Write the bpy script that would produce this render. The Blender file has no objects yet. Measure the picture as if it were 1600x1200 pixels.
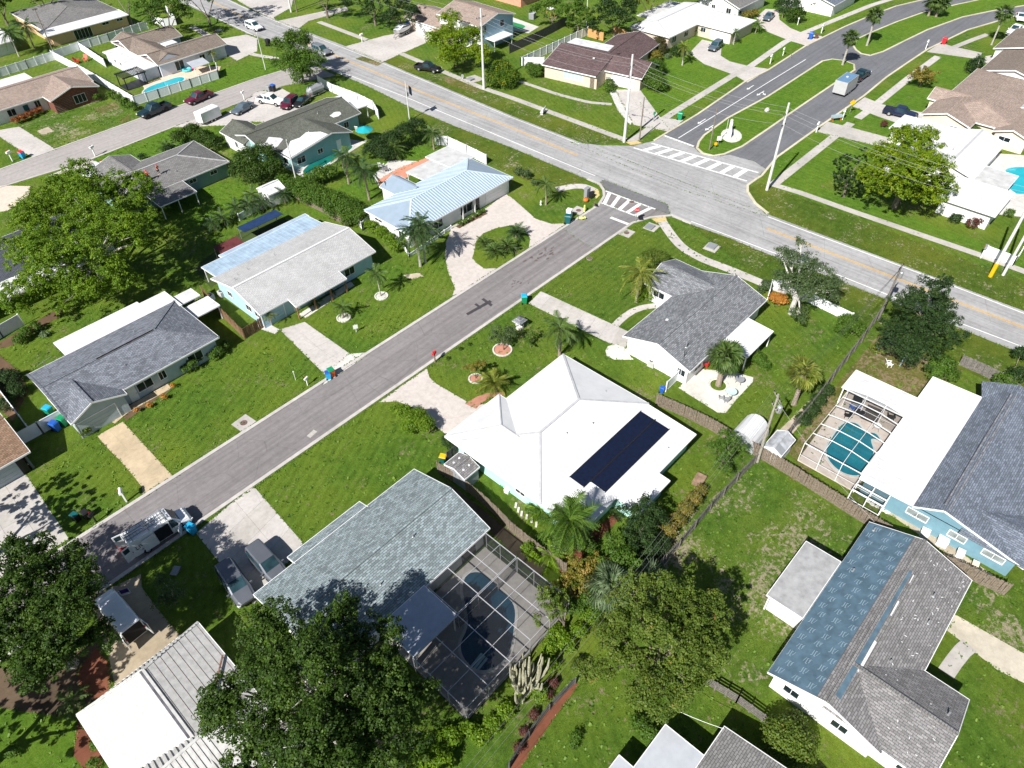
import bpy, bmesh, math, random
import numpy as np
from mathutils import Vector, Matrix, Euler

random.seed(7)
PI = math.pi
S = bpy.context.scene
COL = S.collection

# ------------------------------------------------------------------ camera
# drone camera 60 m above the street grid: x runs along the side street, y along the avenue
CF, CYAW, CPITCH, CROLL, CH = 1132.386, 0.75535173, 0.77412548, -0.01824001, 60.0
_cy, _sy, _cp, _sp = math.cos(CYAW), math.sin(CYAW), math.cos(CPITCH), math.sin(CPITCH)
FWD = Vector((_cy * _cp, _sy * _cp, -_sp))
_r = Vector((_sy, -_cy, 0.0))
_u = _r.cross(FWD)
RGT = _r * math.cos(CROLL) + _u * math.sin(CROLL)
UPV = _u * math.cos(CROLL) - _r * math.sin(CROLL)
cam = bpy.data.cameras.new('camera')
cam.sensor_width = 36.0
cam.lens = 36.0 * CF / 1600.0
cam.clip_start = 0.5
cam.clip_end = 3000.0
camo = bpy.data.objects.new('camera', cam)
COL.objects.link(camo)
camo.matrix_world = Matrix(((RGT.x, UPV.x, -FWD.x, 0), (RGT.y, UPV.y, -FWD.y, 0), (RGT.z, UPV.z, -FWD.z, CH), (0, 0, 0, 1)))
S.camera = camo

# ------------------------------------------------------------------ light
SUN_EL, SUN_AZ = math.radians(43), math.radians(8)      # shadows run towards +x and a little +y
world = bpy.data.worlds.new('World')
S.world = world
world.use_nodes = True
nt = world.node_tree
nt.nodes.clear()
wo = nt.nodes.new('ShaderNodeOutputWorld')
bg = nt.nodes.new('ShaderNodeBackground')
sky = nt.nodes.new('ShaderNodeTexSky')
sky.sky_type = 'NISHITA'
sky.sun_disc = False
sky.sun_elevation = SUN_EL
sky.sun_rotation = math.radians(262)
sky.air_density = 1.0
sky.dust_density = 0.6
bg.inputs['Strength'].default_value = 0.05
nt.links.new(sky.outputs[0], bg.inputs[0])
nt.links.new(bg.outputs[0], wo.inputs[0])
sl = bpy.data.lights.new('sun', 'SUN')
sl.energy = 5.0
sl.angle = math.radians(0.5)
sl.color = (1.0, 0.97, 0.925)
so = bpy.data.objects.new('sun', sl)
COL.objects.link(so)
so.rotation_euler = Vector((math.cos(SUN_AZ) * math.cos(SUN_EL), math.sin(SUN_AZ) * math.cos(SUN_EL), -math.sin(SUN_EL))).to_track_quat('-Z', 'Y').to_euler()
so.location = (-60, -10, 90)
S.view_settings.view_transform = 'Standard'
S.view_settings.look = 'None'
S.view_settings.gamma = 1.0
S.view_settings.exposure = 0.7
S.view_settings.use_curve_mapping = False
S.cycles.max_bounces = 6
S.cycles.diffuse_bounces = 3
S.cycles.glossy_bounces = 2
S.cycles.transmission_bounces = 4
S.cycles.transparent_max_bounces = 10

def at(x, y, z=0.0):
    """survey: the point at height z that lies on a sight line of the drone survey (1600 x 1200)"""
    d = FWD * CF + RGT * (x - 800.0) - UPV * (y - 600.0)
    t = (z - CH) / d.z
    return Vector((d.x * t, d.y * t, z))

# ------------------------------------------------------------------ materials
MATS = {}
def _mat(name):
    m = bpy.data.materials.new(name)
    m.use_nodes = True
    n = m.node_tree.nodes
    b = n['Principled BSDF']
    MATS[name] = m
    return m, m.node_tree, b
def N(t, ty, **kw):
    n = t.nodes.new(ty)
    for k, v in kw.items():
        if k in n.inputs: n.inputs[k].default_value = v
        else: setattr(n, k, v)
    return n
def mix(t, fac, a, b, blend='MIX'):
    n = t.nodes.new('ShaderNodeMix'); n.data_type = 'RGBA'; n.blend_type = blend
    for sock, v in ((n.inputs[0], fac), (n.inputs[6], a), (n.inputs[7], b)):
        if hasattr(v, 'links') or isinstance(v, bpy.types.NodeSocket): t.links.new(v, sock)
        elif isinstance(v, (int, float)): sock.default_value = v
        else: sock.default_value = (*v[:3], 1)
    return n.outputs[2]
def ramp(t, fac, stops):
    n = t.nodes.new('ShaderNodeValToRGB')
    while len(n.color_ramp.elements) < len(stops): n.color_ramp.elements.new(0.5)
    for e, (p, c) in zip(n.color_ramp.elements, stops):
        e.position = p
        e.color = (c, c, c, 1) if isinstance(c, (int, float)) else (*c, 1)
    t.links.new(fac, n.inputs[0])
    return n.outputs[0]
def pos(t, scale=1.0):
    g = t.nodes.new('ShaderNodeNewGeometry')
    return g.outputs['Position']
def noise(t, vec, scale, detail=4, rough=0.6):
    n = N(t, 'ShaderNodeTexNoise', Scale=scale, Detail=detail, Roughness=rough)
    t.links.new(vec, n.inputs['Vector'])
    return n.outputs['Fac']
def bump(t, b, h, strength=0.3, dist=0.05):
    n = N(t, 'ShaderNodeBump', Strength=strength, Distance=dist)
    t.links.new(h, n.inputs['Height'])
    t.links.new(n.outputs[0], b.inputs['Normal'])

def plain(name, c, rough=0.6, metal=0.0, var=0.12, scale=1.5, spec=0.3):
    if name in MATS: return MATS[name]
    m, t, b = _mat(name)
    p = pos(t)
    f = noise(t, p, scale, 5)
    c2 = tuple(v * (1 - var * 1.6) for v in c); c3 = tuple(min(1, v * (1 + var)) for v in c)
    t.links.new(ramp(t, f, [(0.3, c2), (0.55, c), (0.75, c3)]), b.inputs['Base Color'])
    b.inputs['Roughness'].default_value = rough
    b.inputs['Metallic'].default_value = metal
    b.inputs['Specular IOR Level'].default_value = spec
    return m

def grass(name, dark, mid, light, dirt=0.0, dirtc=(0.30, 0.24, 0.15), stripes=0.0, sang=0.0, dryness=0.3):
    m, t, b = _mat(name)
    p = pos(t)
    n1 = noise(t, p, 0.09, 5, 0.6)
    n2 = noise(t, p, 0.9, 6, 0.7)
    n3 = noise(t, p, 5.0, 5, 0.75)
    n4 = noise(t, p, 22.0, 3, 0.8)
    col = ramp(t, n2, [(0.30, dark), (0.5, mid), (0.70, light)])
    col = mix(t, ramp(t, n1, [(0.40, 0.0), (0.68, dryness)]), col, tuple(v * f for v, f in zip(light, (1.55, 1.12, 0.9))))
    col = mix(t, 0.75, col, ramp(t, n3, [(0.33, (0.30, 0.34, 0.3)), (0.5, (0.5, 0.5, 0.5)), (0.7, (0.72, 0.68, 0.62))]), 'OVERLAY')
    col = mix(t, 0.7, col, ramp(t, n4, [(0.34, (0.28, 0.31, 0.26)), (0.5, (0.5, 0.5, 0.5)), (0.68, (0.73, 0.70, 0.62))]), 'OVERLAY')
    if stripes:
        mp = N(t, 'ShaderNodeMapping'); mp.inputs['Rotation'].default_value[2] = sang
        t.links.new(p, mp.inputs[0])
        w = N(t, 'ShaderNodeTexWave', Scale=0.36, Distortion=0.6, Detail=2.0); t.links.new(mp.outputs[0], w.inputs['Vector'])
        w.inputs['Detail Scale'].default_value = 1.0
        col = mix(t, stripes, col, ramp(t, w.outputs['Fac'], [(0.2, tuple(v * .8 for v in mid)), (0.8, tuple(v * 1.25 for v in light))]))
    if dirt:
        d1 = noise(t, p, 0.22, 6, 0.72); d2 = noise(t, p, 2.2, 5, 0.7)
        ma = N(t, 'ShaderNodeMath', operation='MULTIPLY'); t.links.new(d1, ma.inputs[0]); t.links.new(d2, ma.inputs[1])
        lo = 0.36 - dirt * 0.13
        dm = ramp(t, ma.outputs[0], [(lo, 0.0), (lo + 0.07, 0.85)])
        dcol = ramp(t, n3, [(0.3, tuple(v * .6 for v in dirtc)), (0.7, tuple(v * 1.2 for v in dirtc))])
        col = mix(t, dm, col, dcol)
    t.links.new(col, b.inputs['Base Color'])
    b.inputs['Roughness'].default_value = 0.9
    b.inputs['Specular IOR Level'].default_value = 0.12
    a = N(t, 'ShaderNodeMath', operation='ADD'); t.links.new(n3, a.inputs[0]); t.links.new(n4, a.inputs[1])
    bump(t, b, a.outputs[0], 0.9, 0.16)
    return m

G1 = ((0.043, 0.092, 0.008), (0.080, 0.156, 0.016), (0.132, 0.218, 0.030))
GD = grass('lawn_deep', (0.042, 0.092, 0.008), (0.080, 0.158, 0.015), (0.134, 0.226, 0.030), stripes=0.18, sang=1.1, dirt=0.3, dryness=0.62)
GM = grass('lawn_mid', *G1, stripes=0.12, sang=0.5, dirt=0.42, dryness=0.65)
GL = grass('lawn_light', (0.052, 0.122, 0.009), (0.090, 0.184, 0.016), (0.136, 0.242, 0.030), dirt=0.12, stripes=0.12, sang=0.0, dryness=0.35)
GS = grass('lawn_striped', (0.044, 0.096, 0.010), (0.080, 0.150, 0.016), (0.130, 0.200, 0.030), dirt=0.15, stripes=0.16, sang=PI / 2, dryness=0.5)
GP = grass('lawn_patchy', (0.044, 0.094, 0.010), (0.080, 0.158, 0.018), (0.132, 0.214, 0.034), dirt=0.74, dirtc=(0.44, 0.37, 0.26), dryness=0.5)
GB = grass('lawn_bare', (0.060, 0.082, 0.016), (0.105, 0.130, 0.028), (0.150, 0.170, 0.048), dirt=0.95, dirtc=(0.34, 0.25, 0.16), dryness=0.6)
GR = grass('verge', (0.042, 0.080, 0.008), (0.076, 0.132, 0.014), (0.120, 0.175, 0.028), dirt=0.5, dirtc=(0.42, 0.36, 0.26), dryness=0.6)

def paving(name, c, rough=0.85, blot=0.18, cracks=0.0, streak=0.0, ang=0.0, fine=60.0):
    m, t, b = _mat(name)
    p = pos(t)
    n1 = noise(t, p, 0.16, 6, 0.65); n2 = noise(t, p, 1.6, 6, 0.7); n3 = noise(t, p, fine, 2, 0.7)
    d = tuple(v * (1 - blot) for v in c); l = tuple(min(1, v * (1 + blot * .8)) for v in c)
    col = ramp(t, n1, [(0.32, d), (0.5, c), (0.68, l)])
    col = mix(t, 0.5, col, ramp(t, n2, [(0.3, (0.36, 0.35, 0.34)), (0.5, (0.5, 0.5, 0.5)), (0.7, (0.62, 0.62, 0.61))]), 'OVERLAY')
    col = mix(t, 0.35, col, ramp(t, n3, [(0.3, 0.36), (0.7, 0.64)]), 'OVERLAY')
    if streak:
        mp = N(t, 'ShaderNodeMapping'); mp.inputs['Scale'].default_value = (0.8, 0.02, 1) if ang else (0.02, 0.8, 1)
        t.links.new(p, mp.inputs[0])
        s = noise(t, mp.outputs[0], 2.0, 4, 0.6)
        col = mix(t, streak, col, ramp(t, s, [(0.34, 0.30), (0.5, 0.5), (0.66, 0.68)]), 'OVERLAY')
    if cracks:
        v = N(t, 'ShaderNodeTexVoronoi', Scale=0.22, feature='DISTANCE_TO_EDGE')
        nn = N(t, 'ShaderNodeTexNoise', Scale=0.9, Detail=5.0); t.links.new(p, nn.inputs['Vector'])
        mv = mix(t, 0.12, p, nn.outputs['Color']); 
        t.links.new(mv, v.inputs['Vector'])
        cm = ramp(t, v.outputs['Distance'], [(0.0, cracks), (0.006, 0.0)])
        col = mix(t, cm, col, tuple(x * .35 for x in c))
    t.links.new(col, b.inputs['Base Color'])
    b.inputs['Roughness'].default_value = rough
    b.inputs['Specular IOR Level'].default_value = 0.2
    bump(t, b, n3, 0.25, 0.01)
    return m

ASPH_MAIN = paving('asphalt_avenue', (0.320, 0.315, 0.315), streak=0.42, ang=PI / 2, blot=0.14, cracks=0.5)
ASPH_DARK = paving('asphalt_boulevard', (0.142, 0.144, 0.155), streak=0.30, ang=0.0, blot=0.10, cracks=0.2)
ASPH_LOC = paving('asphalt_side_street', (0.200, 0.184, 0.183), streak=0.42, ang=0.0, blot=0.10, cracks=0.38)
ASPH_FAR = paving('asphalt_far_street', (0.33, 0.305, 0.29), streak=0.25, ang=0.0, blot=0.08)
CONC = paving('concrete', (0.46, 0.43, 0.405), blot=0.14, cracks=0.25)
CONC_P = paving('concrete_pink', (0.50, 0.452, 0.415), blot=0.08, cracks=0.15)
CONC_T = paving('concrete_tan', (0.47, 0.375, 0.25), blot=0.2, cracks=0.25)
CONC_G = paving('concrete_grey', (0.42, 0.395, 0.365), blot=0.16)
CONC_W = paving('concrete_white', (0.53, 0.515, 0.485), blot=0.12)
DIRT = paving('bare_sand', (0.42, 0.36, 0.27), blot=0.3, fine=12)
MULCH = paving('red_mulch', (0.16, 0.058, 0.032), blot=0.4, fine=18)
MULCHB = paving('brown_mulch', (0.12, 0.075, 0.045), blot=0.4, fine=18)
SHELL = paving('white_stone_chips', (0.55, 0.53, 0.48), blot=0.25, fine=14)
PAINT_W = paving('road_paint_white', (0.70, 0.70, 0.68), blot=0.10, fine=8)
PAINT_Y = paving('road_paint_yellow', (0.58, 0.36, 0.10), blot=0.12, fine=8)
DARKMARK = paving('dark_road_mark', (0.055, 0.05, 0.055), blot=0.2)
PATCH = paving('asphalt_patch', (0.15, 0.15, 0.155), blot=0.12)
SALMON = paving('salmon_patio', (0.55, 0.245, 0.165), blot=0.12)
BRICKP = paving('brick_path', (0.42, 0.20, 0.14), blot=0.2, fine=14)
TACTILE = paving('tactile_yellow', (0.55, 0.42, 0.20), blot=0.1)

def shingle(name, c, contrast=0.5, row=0.20, wid=0.45, lichen=None):
    m, t, b = _mat(name)
    uv = t.nodes.new('ShaderNodeUVMap'); uv.uv_map = 'UVMap'
    br = N(t, 'ShaderNodeTexBrick', Scale=1.0)
    br.offset = 0.5
    br.inputs['Brick Width'].default_value = wid; br.inputs['Row Height'].default_value = row
    br.inputs['Mortar Size'].default_value = 0.018; br.inputs['Bias'].default_value = 0.0
    br.inputs['Color1'].default_value = (*[v * (1 + contrast * .75) for v in c], 1)
    br.inputs['Color2'].default_value = (*[v * (1 - contrast * .55) for v in c], 1)
    br.inputs['Mortar'].default_value = (*[v * .42 for v in c], 1)
    t.links.new(uv.outputs[0], br.inputs['Vector'])
    p = pos(t)
    n1 = noise(t, p, 0.35, 5, 0.6); n2 = noise(t, p, 9.0, 3, 0.7)
    col = mix(t, 0.35, br.outputs['Color'], ramp(t, n1, [(0.3, 0.38), (0.7, 0.62)]), 'OVERLAY')
    col = mix(t, 0.6, col, ramp(t, n2, [(0.3, 0.34), (0.7, 0.66)]), 'OVERLAY')
    mp = N(t, 'ShaderNodeMapping'); mp.inputs['Scale'].default_value = (1.2, 0.12, 1); t.links.new(uv.outputs[0], mp.inputs[0])
    n4 = noise(t, mp.outputs[0], 1.0, 4, 0.6)
    col = mix(t, 0.22, col, ramp(t, n4, [(0.34, 0.34), (0.5, 0.5), (0.68, 0.6)]), 'OVERLAY')
    if lichen:
        n5 = noise(t, p, 0.5, 6, 0.7)
        col = mix(t, ramp(t, n5, [(0.5, 0.0), (0.62, 0.8)]), col, lichen)
    t.links.new(col, b.inputs['Base Color'])
    b.inputs['Roughness'].default_value = 0.9
    b.inputs['Specular IOR Level'].default_value = 0.15
    bump(t, b, br.outputs['Fac'], 0.5, -0.02)
    return m
SH_TEAL = shingle('shingle_sage', (0.205, 0.245, 0.255), 0.55)
SH_SLATE = shingle('shingle_slate', (0.165, 0.178, 0.205), 0.5)
SH_GREY = shingle('shingle_grey', (0.185, 0.192, 0.204), 0.55)
SH_LGREY = shingle('shingle_pale_grey', (0.47, 0.465, 0.46), 0.14)
SH_BLUE = shingle('shingle_blue_grey', (0.150, 0.172, 0.210), 0.45)
SH_CHAR = shingle('shingle_charcoal', (0.20, 0.193, 0.192), 0.38)
SH_WEATH = shingle('shingle_weathered', (0.19, 0.185, 0.18), 0.3)
SH_GREEN = shingle('shingle_mossy', (0.115, 0.12, 0.10), 0.3)
SH_PURP = shingle('shingle_plum', (0.120, 0.082, 0.082), 0.4)
SH_TAN = shingle('shingle_tan', (0.32, 0.25, 0.21), 0.28)
SH_BRN = shingle('shingle_brown', (0.23, 0.15, 0.10), 0.4)
SH_TAUPE = shingle('shingle_taupe', (0.215, 0.175, 0.145), 0.25)
ROOF_W = plain('roof_white_coat', (0.63, 0.63, 0.63), 0.6, var=0.07, scale=0.5)
ROOF_WS = plain('roof_white_seam', (0.44, 0.44, 0.45), 0.7, var=0.1)
ROOF_WD = plain('roof_white_dirty', (0.62, 0.62, 0.62), 0.6, var=0.16, scale=0.7)
ROOF_FLAT = plain('roof_membrane', (0.50, 0.50, 0.49), 0.7, var=0.14, scale=0.8)
METAL_B = plain('metal_roof_blue', (0.26, 0.325, 0.395), 0.5, 0.0, 0.05, 1.0, 0.6)
METAL_BR = plain('metal_roof_rib', (0.50, 0.60, 0.70), 0.5, 0.0, 0.04, 1.0, 0.6)
ALU = plain('aluminium_pan', (0.55, 0.57, 0.60), 0.4, 0.3, 0.08, 1.0)
ALU_BL = plain('aluminium_pan_blue', (0.33, 0.43, 0.53), 0.5, 0.0, 0.16, 0.8, 0.5)
TILE_W = plain('roof_tile_white', (0.50, 0.492, 0.47), 0.75, var=0.13, scale=2.2)
TILE_D = plain('roof_tile_joint', (0.30, 0.25, 0.22), 0.9, var=0.3, scale=3)
RUST = plain('rusty_tile_edge', (0.25, 0.13, 0.10), 0.9, var=0.4, scale=4)
UNDER = plain('roof_underlayment', (0.085, 0.140, 0.185), 0.6, var=0.2, scale=1.2)
WHITE = plain('white_paint', (0.80, 0.80, 0.78), 0.5, var=0.04)
VINYL = plain('white_vinyl', (0.80, 0.81, 0.83), 0.35, var=0.03, scale=2)
FASCIA = plain('fascia_white', (0.80, 0.80, 0.79), 0.5, var=0.04)
WOOD = plain('weathered_wood', (0.205, 0.165, 0.125), 0.9, var=0.35, scale=6)
WOODG = plain('grey_wood', (0.18, 0.165, 0.15), 0.9, var=0.35, scale=6)
WOODO = plain('new_cedar', (0.58, 0.32, 0.13), 0.8, var=0.15, scale=4)
WOODD = plain('dark_wood', (0.11, 0.105, 0.10), 0.85, var=0.3, scale=4)
BARK = plain('bark', (0.20, 0.165, 0.13), 0.95, var=0.4, scale=7)
BARKL = plain('pale_bark', (0.42, 0.39, 0.34), 0.9, var=0.35, scale=6)
PALMT = plain('palm_trunk', (0.30, 0.245, 0.19), 0.95, var=0.35, scale=9)
CACTUS = plain('cactus_skin', (0.33, 0.32, 0.22), 0.85, var=0.3, scale=7)
POLEC = plain('concrete_pole', (0.60, 0.60, 0.58), 0.8, var=0.10, scale=3)
POLEW = plain('wooden_pole', (0.21, 0.175, 0.14), 0.9, var=0.25, scale=5)
BLACK = plain('black_plastic', (0.018, 0.018, 0.02), 0.45, var=0.1)
RUBBER = plain('tyre_rubber', (0.02, 0.02, 0.02), 0.85, var=0.2)
CHROME = plain('bright_metal', (0.62, 0.62, 0.63), 0.25, 0.9, 0.04)
STEEL = plain('galvanised_steel', (0.42, 0.43, 0.44), 0.45, 0.5, 0.1)
IRON = plain('manhole_iron', (0.16, 0.105, 0.09), 0.8, var=0.25, scale=6)
CABLE = plain('cable', (0.34, 0.34, 0.35), 0.5, var=0.05)
CABLED = plain('cable_dark', (0.06, 0.06, 0.065), 0.6, var=0.05)
BINBLUE = plain('bin_blue', (0.02, 0.10, 0.42), 0.4, var=0.06)
BINCYAN = plain('bin_cyan', (0.02, 0.36, 0.66), 0.4, var=0.06)
BINGREEN = plain('bin_green', (0.012, 0.24, 0.10), 0.4, var=0.06)
BINTEAL = plain('bin_teal', (0.01, 0.10, 0.105), 0.4, var=0.06)
ORANGE = plain('orange_plastic', (0.72, 0.14, 0.025), 0.45, var=0.06)
RED = plain('red_paint', (0.60, 0.02, 0.03), 0.45, var=0.06)
YELLOW = plain('yellow_paint', (0.78, 0.42, 0.01), 0.45, var=0.05)
NEON = plain('neon_yellow', (0.70, 0.74, 0.18), 0.5, var=0.05)
TEALFAB = plain('teal_canvas', (0.01, 0.32, 0.36), 0.8, var=0.08)
BLUEPL = plain('blue_plastic', (0.03, 0.16, 0.38), 0.5, var=0.08)
PINK = plain('pink_paint', (0.75, 0.10, 0.26), 0.4, var=0.05)
SOLAR = plain('solar_mat', (0.006, 0.010, 0.028), 0.45, var=0.2, scale=3)
BRICKW = plain('red_brick', (0.20, 0.075, 0.05), 0.9, var=0.3, scale=5)
BRICKG = plain('brick_mortar', (0.30, 0.25, 0.21), 0.9, var=0.2, scale=5)
STONE = plain('pale_stone', (0.60, 0.58, 0.52), 0.9, var=0.2, scale=4)
DARKIN = plain('dark_interior', (0.02, 0.02, 0.022), 0.8, var=0.2)
SKIN = plain('skin', (0.45, 0.25, 0.17), 0.6, var=0.05)
GREYPL = plain('grey_plastic', (0.26, 0.27, 0.28), 0.5, var=0.08)
PURPLE = plain('purple_print', (0.06, 0.02, 0.20), 0.5, var=0.1)

def glass(name, c=(0.012, 0.020, 0.024), rough=0.06):
    m, t, b = _mat(name)
    f = noise(t, pos(t), 0.9, 3)
    t.links.new(ramp(t, f, [(0.3, tuple(v * .6 for v in c)), (0.7, tuple(v * 1.6 for v in c))]), b.inputs['Base Color'])
    b.inputs['Roughness'].default_value = rough
    b.inputs['Specular IOR Level'].default_value = 0.35
    return m
GLASS = glass('window_glass')
GLASSB = glass('tinted_glass', (0.02, 0.045, 0.055))

def carpaint(name, c, metal=0.0):
    m, t, b = _mat(name)
    f = noise(t, pos(t), 0.7, 4)
    t.links.new(ramp(t, f, [(0.3, tuple(v * .88 for v in c)), (0.7, tuple(min(1, v * 1.08) for v in c))]), b.inputs['Base Color'])
    b.inputs['Roughness'].default_value = 0.32
    b.inputs['Metallic'].default_value = metal
    b.inputs['Coat Weight'].default_value = 0.6
    b.inputs['Coat Roughness'].default_value = 0.05
    return m
CP_WHITE = carpaint('paint_white', (0.78, 0.79, 0.80))
CP_GREY = carpaint('paint_gunmetal', (0.13, 0.14, 0.16), 0.3)
CP_BLACK = carpaint('paint_black', (0.012, 0.012, 0.014))
CP_NAVY = carpaint('paint_navy', (0.010, 0.016, 0.05))
CP_DTEAL = carpaint('paint_dark_teal', (0.006, 0.022, 0.030))
CP_MAROON = carpaint('paint_maroon', (0.11, 0.008, 0.025))
CP_SILVER = carpaint('paint_silver', (0.32, 0.34, 0.36), 0.5)
CP_BGREY = carpaint('paint_blue_grey', (0.12, 0.16, 0.19), 0.3)

def water(name, c, deep):
    m, t, b = _mat(name)
    p = pos(t)
    n1 = noise(t, p, 0.5, 3); n2 = noise(t, p, 6.0, 4, 0.7)
    t.links.new(ramp(t, n1, [(0.3, deep), (0.7, c)]), b.inputs['Base Color'])
    b.inputs['Roughness'].default_value = 0.05
    b.inputs['Specular IOR Level'].default_value = 0.5
    bump(t, b, n2, 0.12, 0.02)
    return m
W_TEAL = water('pool_water_teal', (0.01, 0.19, 0.24), (0.006, 0.13, 0.18))
W_DEEP = water('pool_water_deep', (0.014, 0.075, 0.125), (0.008, 0.045, 0.085))
W_TURQ = water('pool_water_turquoise', (0.02, 0.42, 0.48), (0.02, 0.34, 0.42))
W_GREEN = water('pool_water_green', (0.01, 0.16, 0.12), (0.006, 0.11, 0.09))
W_LIME = water('pool_cover_green', (0.03, 0.30, 0.07), (0.02, 0.22, 0.05))

def screen(name, lo=0.20, hi=0.30):
    m, t, b = _mat(name)
    tr = N(t, 'ShaderNodeBsdfTransparent'); mx = N(t, 'ShaderNodeMixShader')
    f = noise(t, pos(t), 2.0, 3)
    t.links.new(ramp(t, f, [(0.2, lo), (0.8, hi)]), mx.inputs[0])
    b.inputs['Base Color'].default_value = (0.020, 0.022, 0.025, 1); b.inputs['Roughness'].default_value = 0.8
    t.links.new(tr.outputs[0], mx.inputs[1]); t.links.new(b.outputs[0], mx.inputs[2])
    t.links.new(mx.outputs[0], t.nodes['Material Output'].inputs[0])
    return m
SCREEN = screen('insect_screen', .14, .22)
SCREEND = screen('dark_insect_screen', .34, .44)

def leaf(name, dark, mid, light, trans=0.22, accent=None, acc=0.0):
    m, t, b = _mat(name)
    a = N(t, 'ShaderNodeAttribute'); a.attribute_name = 'tint'
    st = [(0.05, dark), (0.5, mid), (0.9, light)]
    if accent: st = [(0.05, dark), (0.45, mid), (0.93 - acc, light), (0.97, accent)]
    c = ramp(t, a.outputs['Fac'], st)
    t.links.new(c, b.inputs['Base Color'])
    b.inputs['Roughness'].default_value = 0.5
    b.inputs['Specular IOR Level'].default_value = 0.16
    tl = N(t, 'ShaderNodeBsdfTranslucent'); mx = N(t, 'ShaderNodeMixShader'); mx.inputs[0].default_value = trans
    t.links.new(mix(t, 0.5, c, tuple(min(1, v * 1.9) for v in light)), tl.inputs[0])
    t.links.new(b.outputs[0], mx.inputs[1]); t.links.new(tl.outputs[0], mx.inputs[2])
    t.links.new(mx.outputs[0], t.nodes['Material Output'].inputs[0])
    return m
LF_OAK = leaf('leaf_oak', (0.012, 0.030, 0.004), (0.034, 0.070, 0.009), (0.080, 0.135, 0.020))
LF_BRIGHT = leaf('leaf_bright', (0.036, 0.085, 0.005), (0.095, 0.175, 0.010), (0.190, 0.275, 0.022))
LF_YEL = leaf('leaf_yellow_green', (0.048, 0.100, 0.005), (0.120, 0.190, 0.008), (0.215, 0.275, 0.014))
LF_OLIVE = leaf('leaf_olive', (0.034, 0.064, 0.008), (0.080, 0.125, 0.016), (0.150, 0.195, 0.034), accent=(0.24, 0.14, 0.04), acc=0.02)
LF_DARK = leaf('leaf_dark', (0.012, 0.028, 0.008), (0.026, 0.055, 0.014), (0.055, 0.095, 0.025))
LF_GREY = leaf('leaf_grey_green', (0.030, 0.055, 0.018), (0.062, 0.100, 0.035), (0.115, 0.160, 0.065))
LF_SHRUB = leaf('leaf_shrub', (0.026, 0.060, 0.008), (0.060, 0.120, 0.014), (0.115, 0.190, 0.026))
LF_ORNG = leaf('leaf_orange', (0.20, 0.07, 0.012), (0.40, 0.17, 0.03), (0.60, 0.32, 0.08))
LF_RED = leaf('leaf_dark_red', (0.04, 0.02, 0.02), (0.10, 0.035, 0.03), (0.18, 0.07, 0.05))
LF_RUST = leaf('leaf_rust', (0.05, 0.07, 0.010), (0.15, 0.14, 0.02), (0.30, 0.20, 0.05))
LF_PALM = leaf('frond_green', (0.030, 0.062, 0.012), (0.065, 0.115, 0.024), (0.125, 0.180, 0.050))
LF_PALMY = leaf('frond_yellow_green', (0.060, 0.090, 0.012), (0.130, 0.165, 0.022), (0.240, 0.250, 0.050))
LF_PALMD = leaf('frond_dry', (0.16, 0.11, 0.05), (0.28, 0.20, 0.10), (0.40, 0.31, 0.18))
LF_PALMK = leaf('frond_dark', (0.018, 0.042, 0.014), (0.040, 0.080, 0.024), (0.080, 0.130, 0.045))
LF_PALMG = leaf('frond_silvery', (0.050, 0.085, 0.035), (0.105, 0.155, 0.070), (0.180, 0.235, 0.130))

# ------------------------------------------------------------------ mesh helper
ORI = {}
def origin(o): return ORI.get(o.name, Vector((0, 0, 0)))

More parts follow.
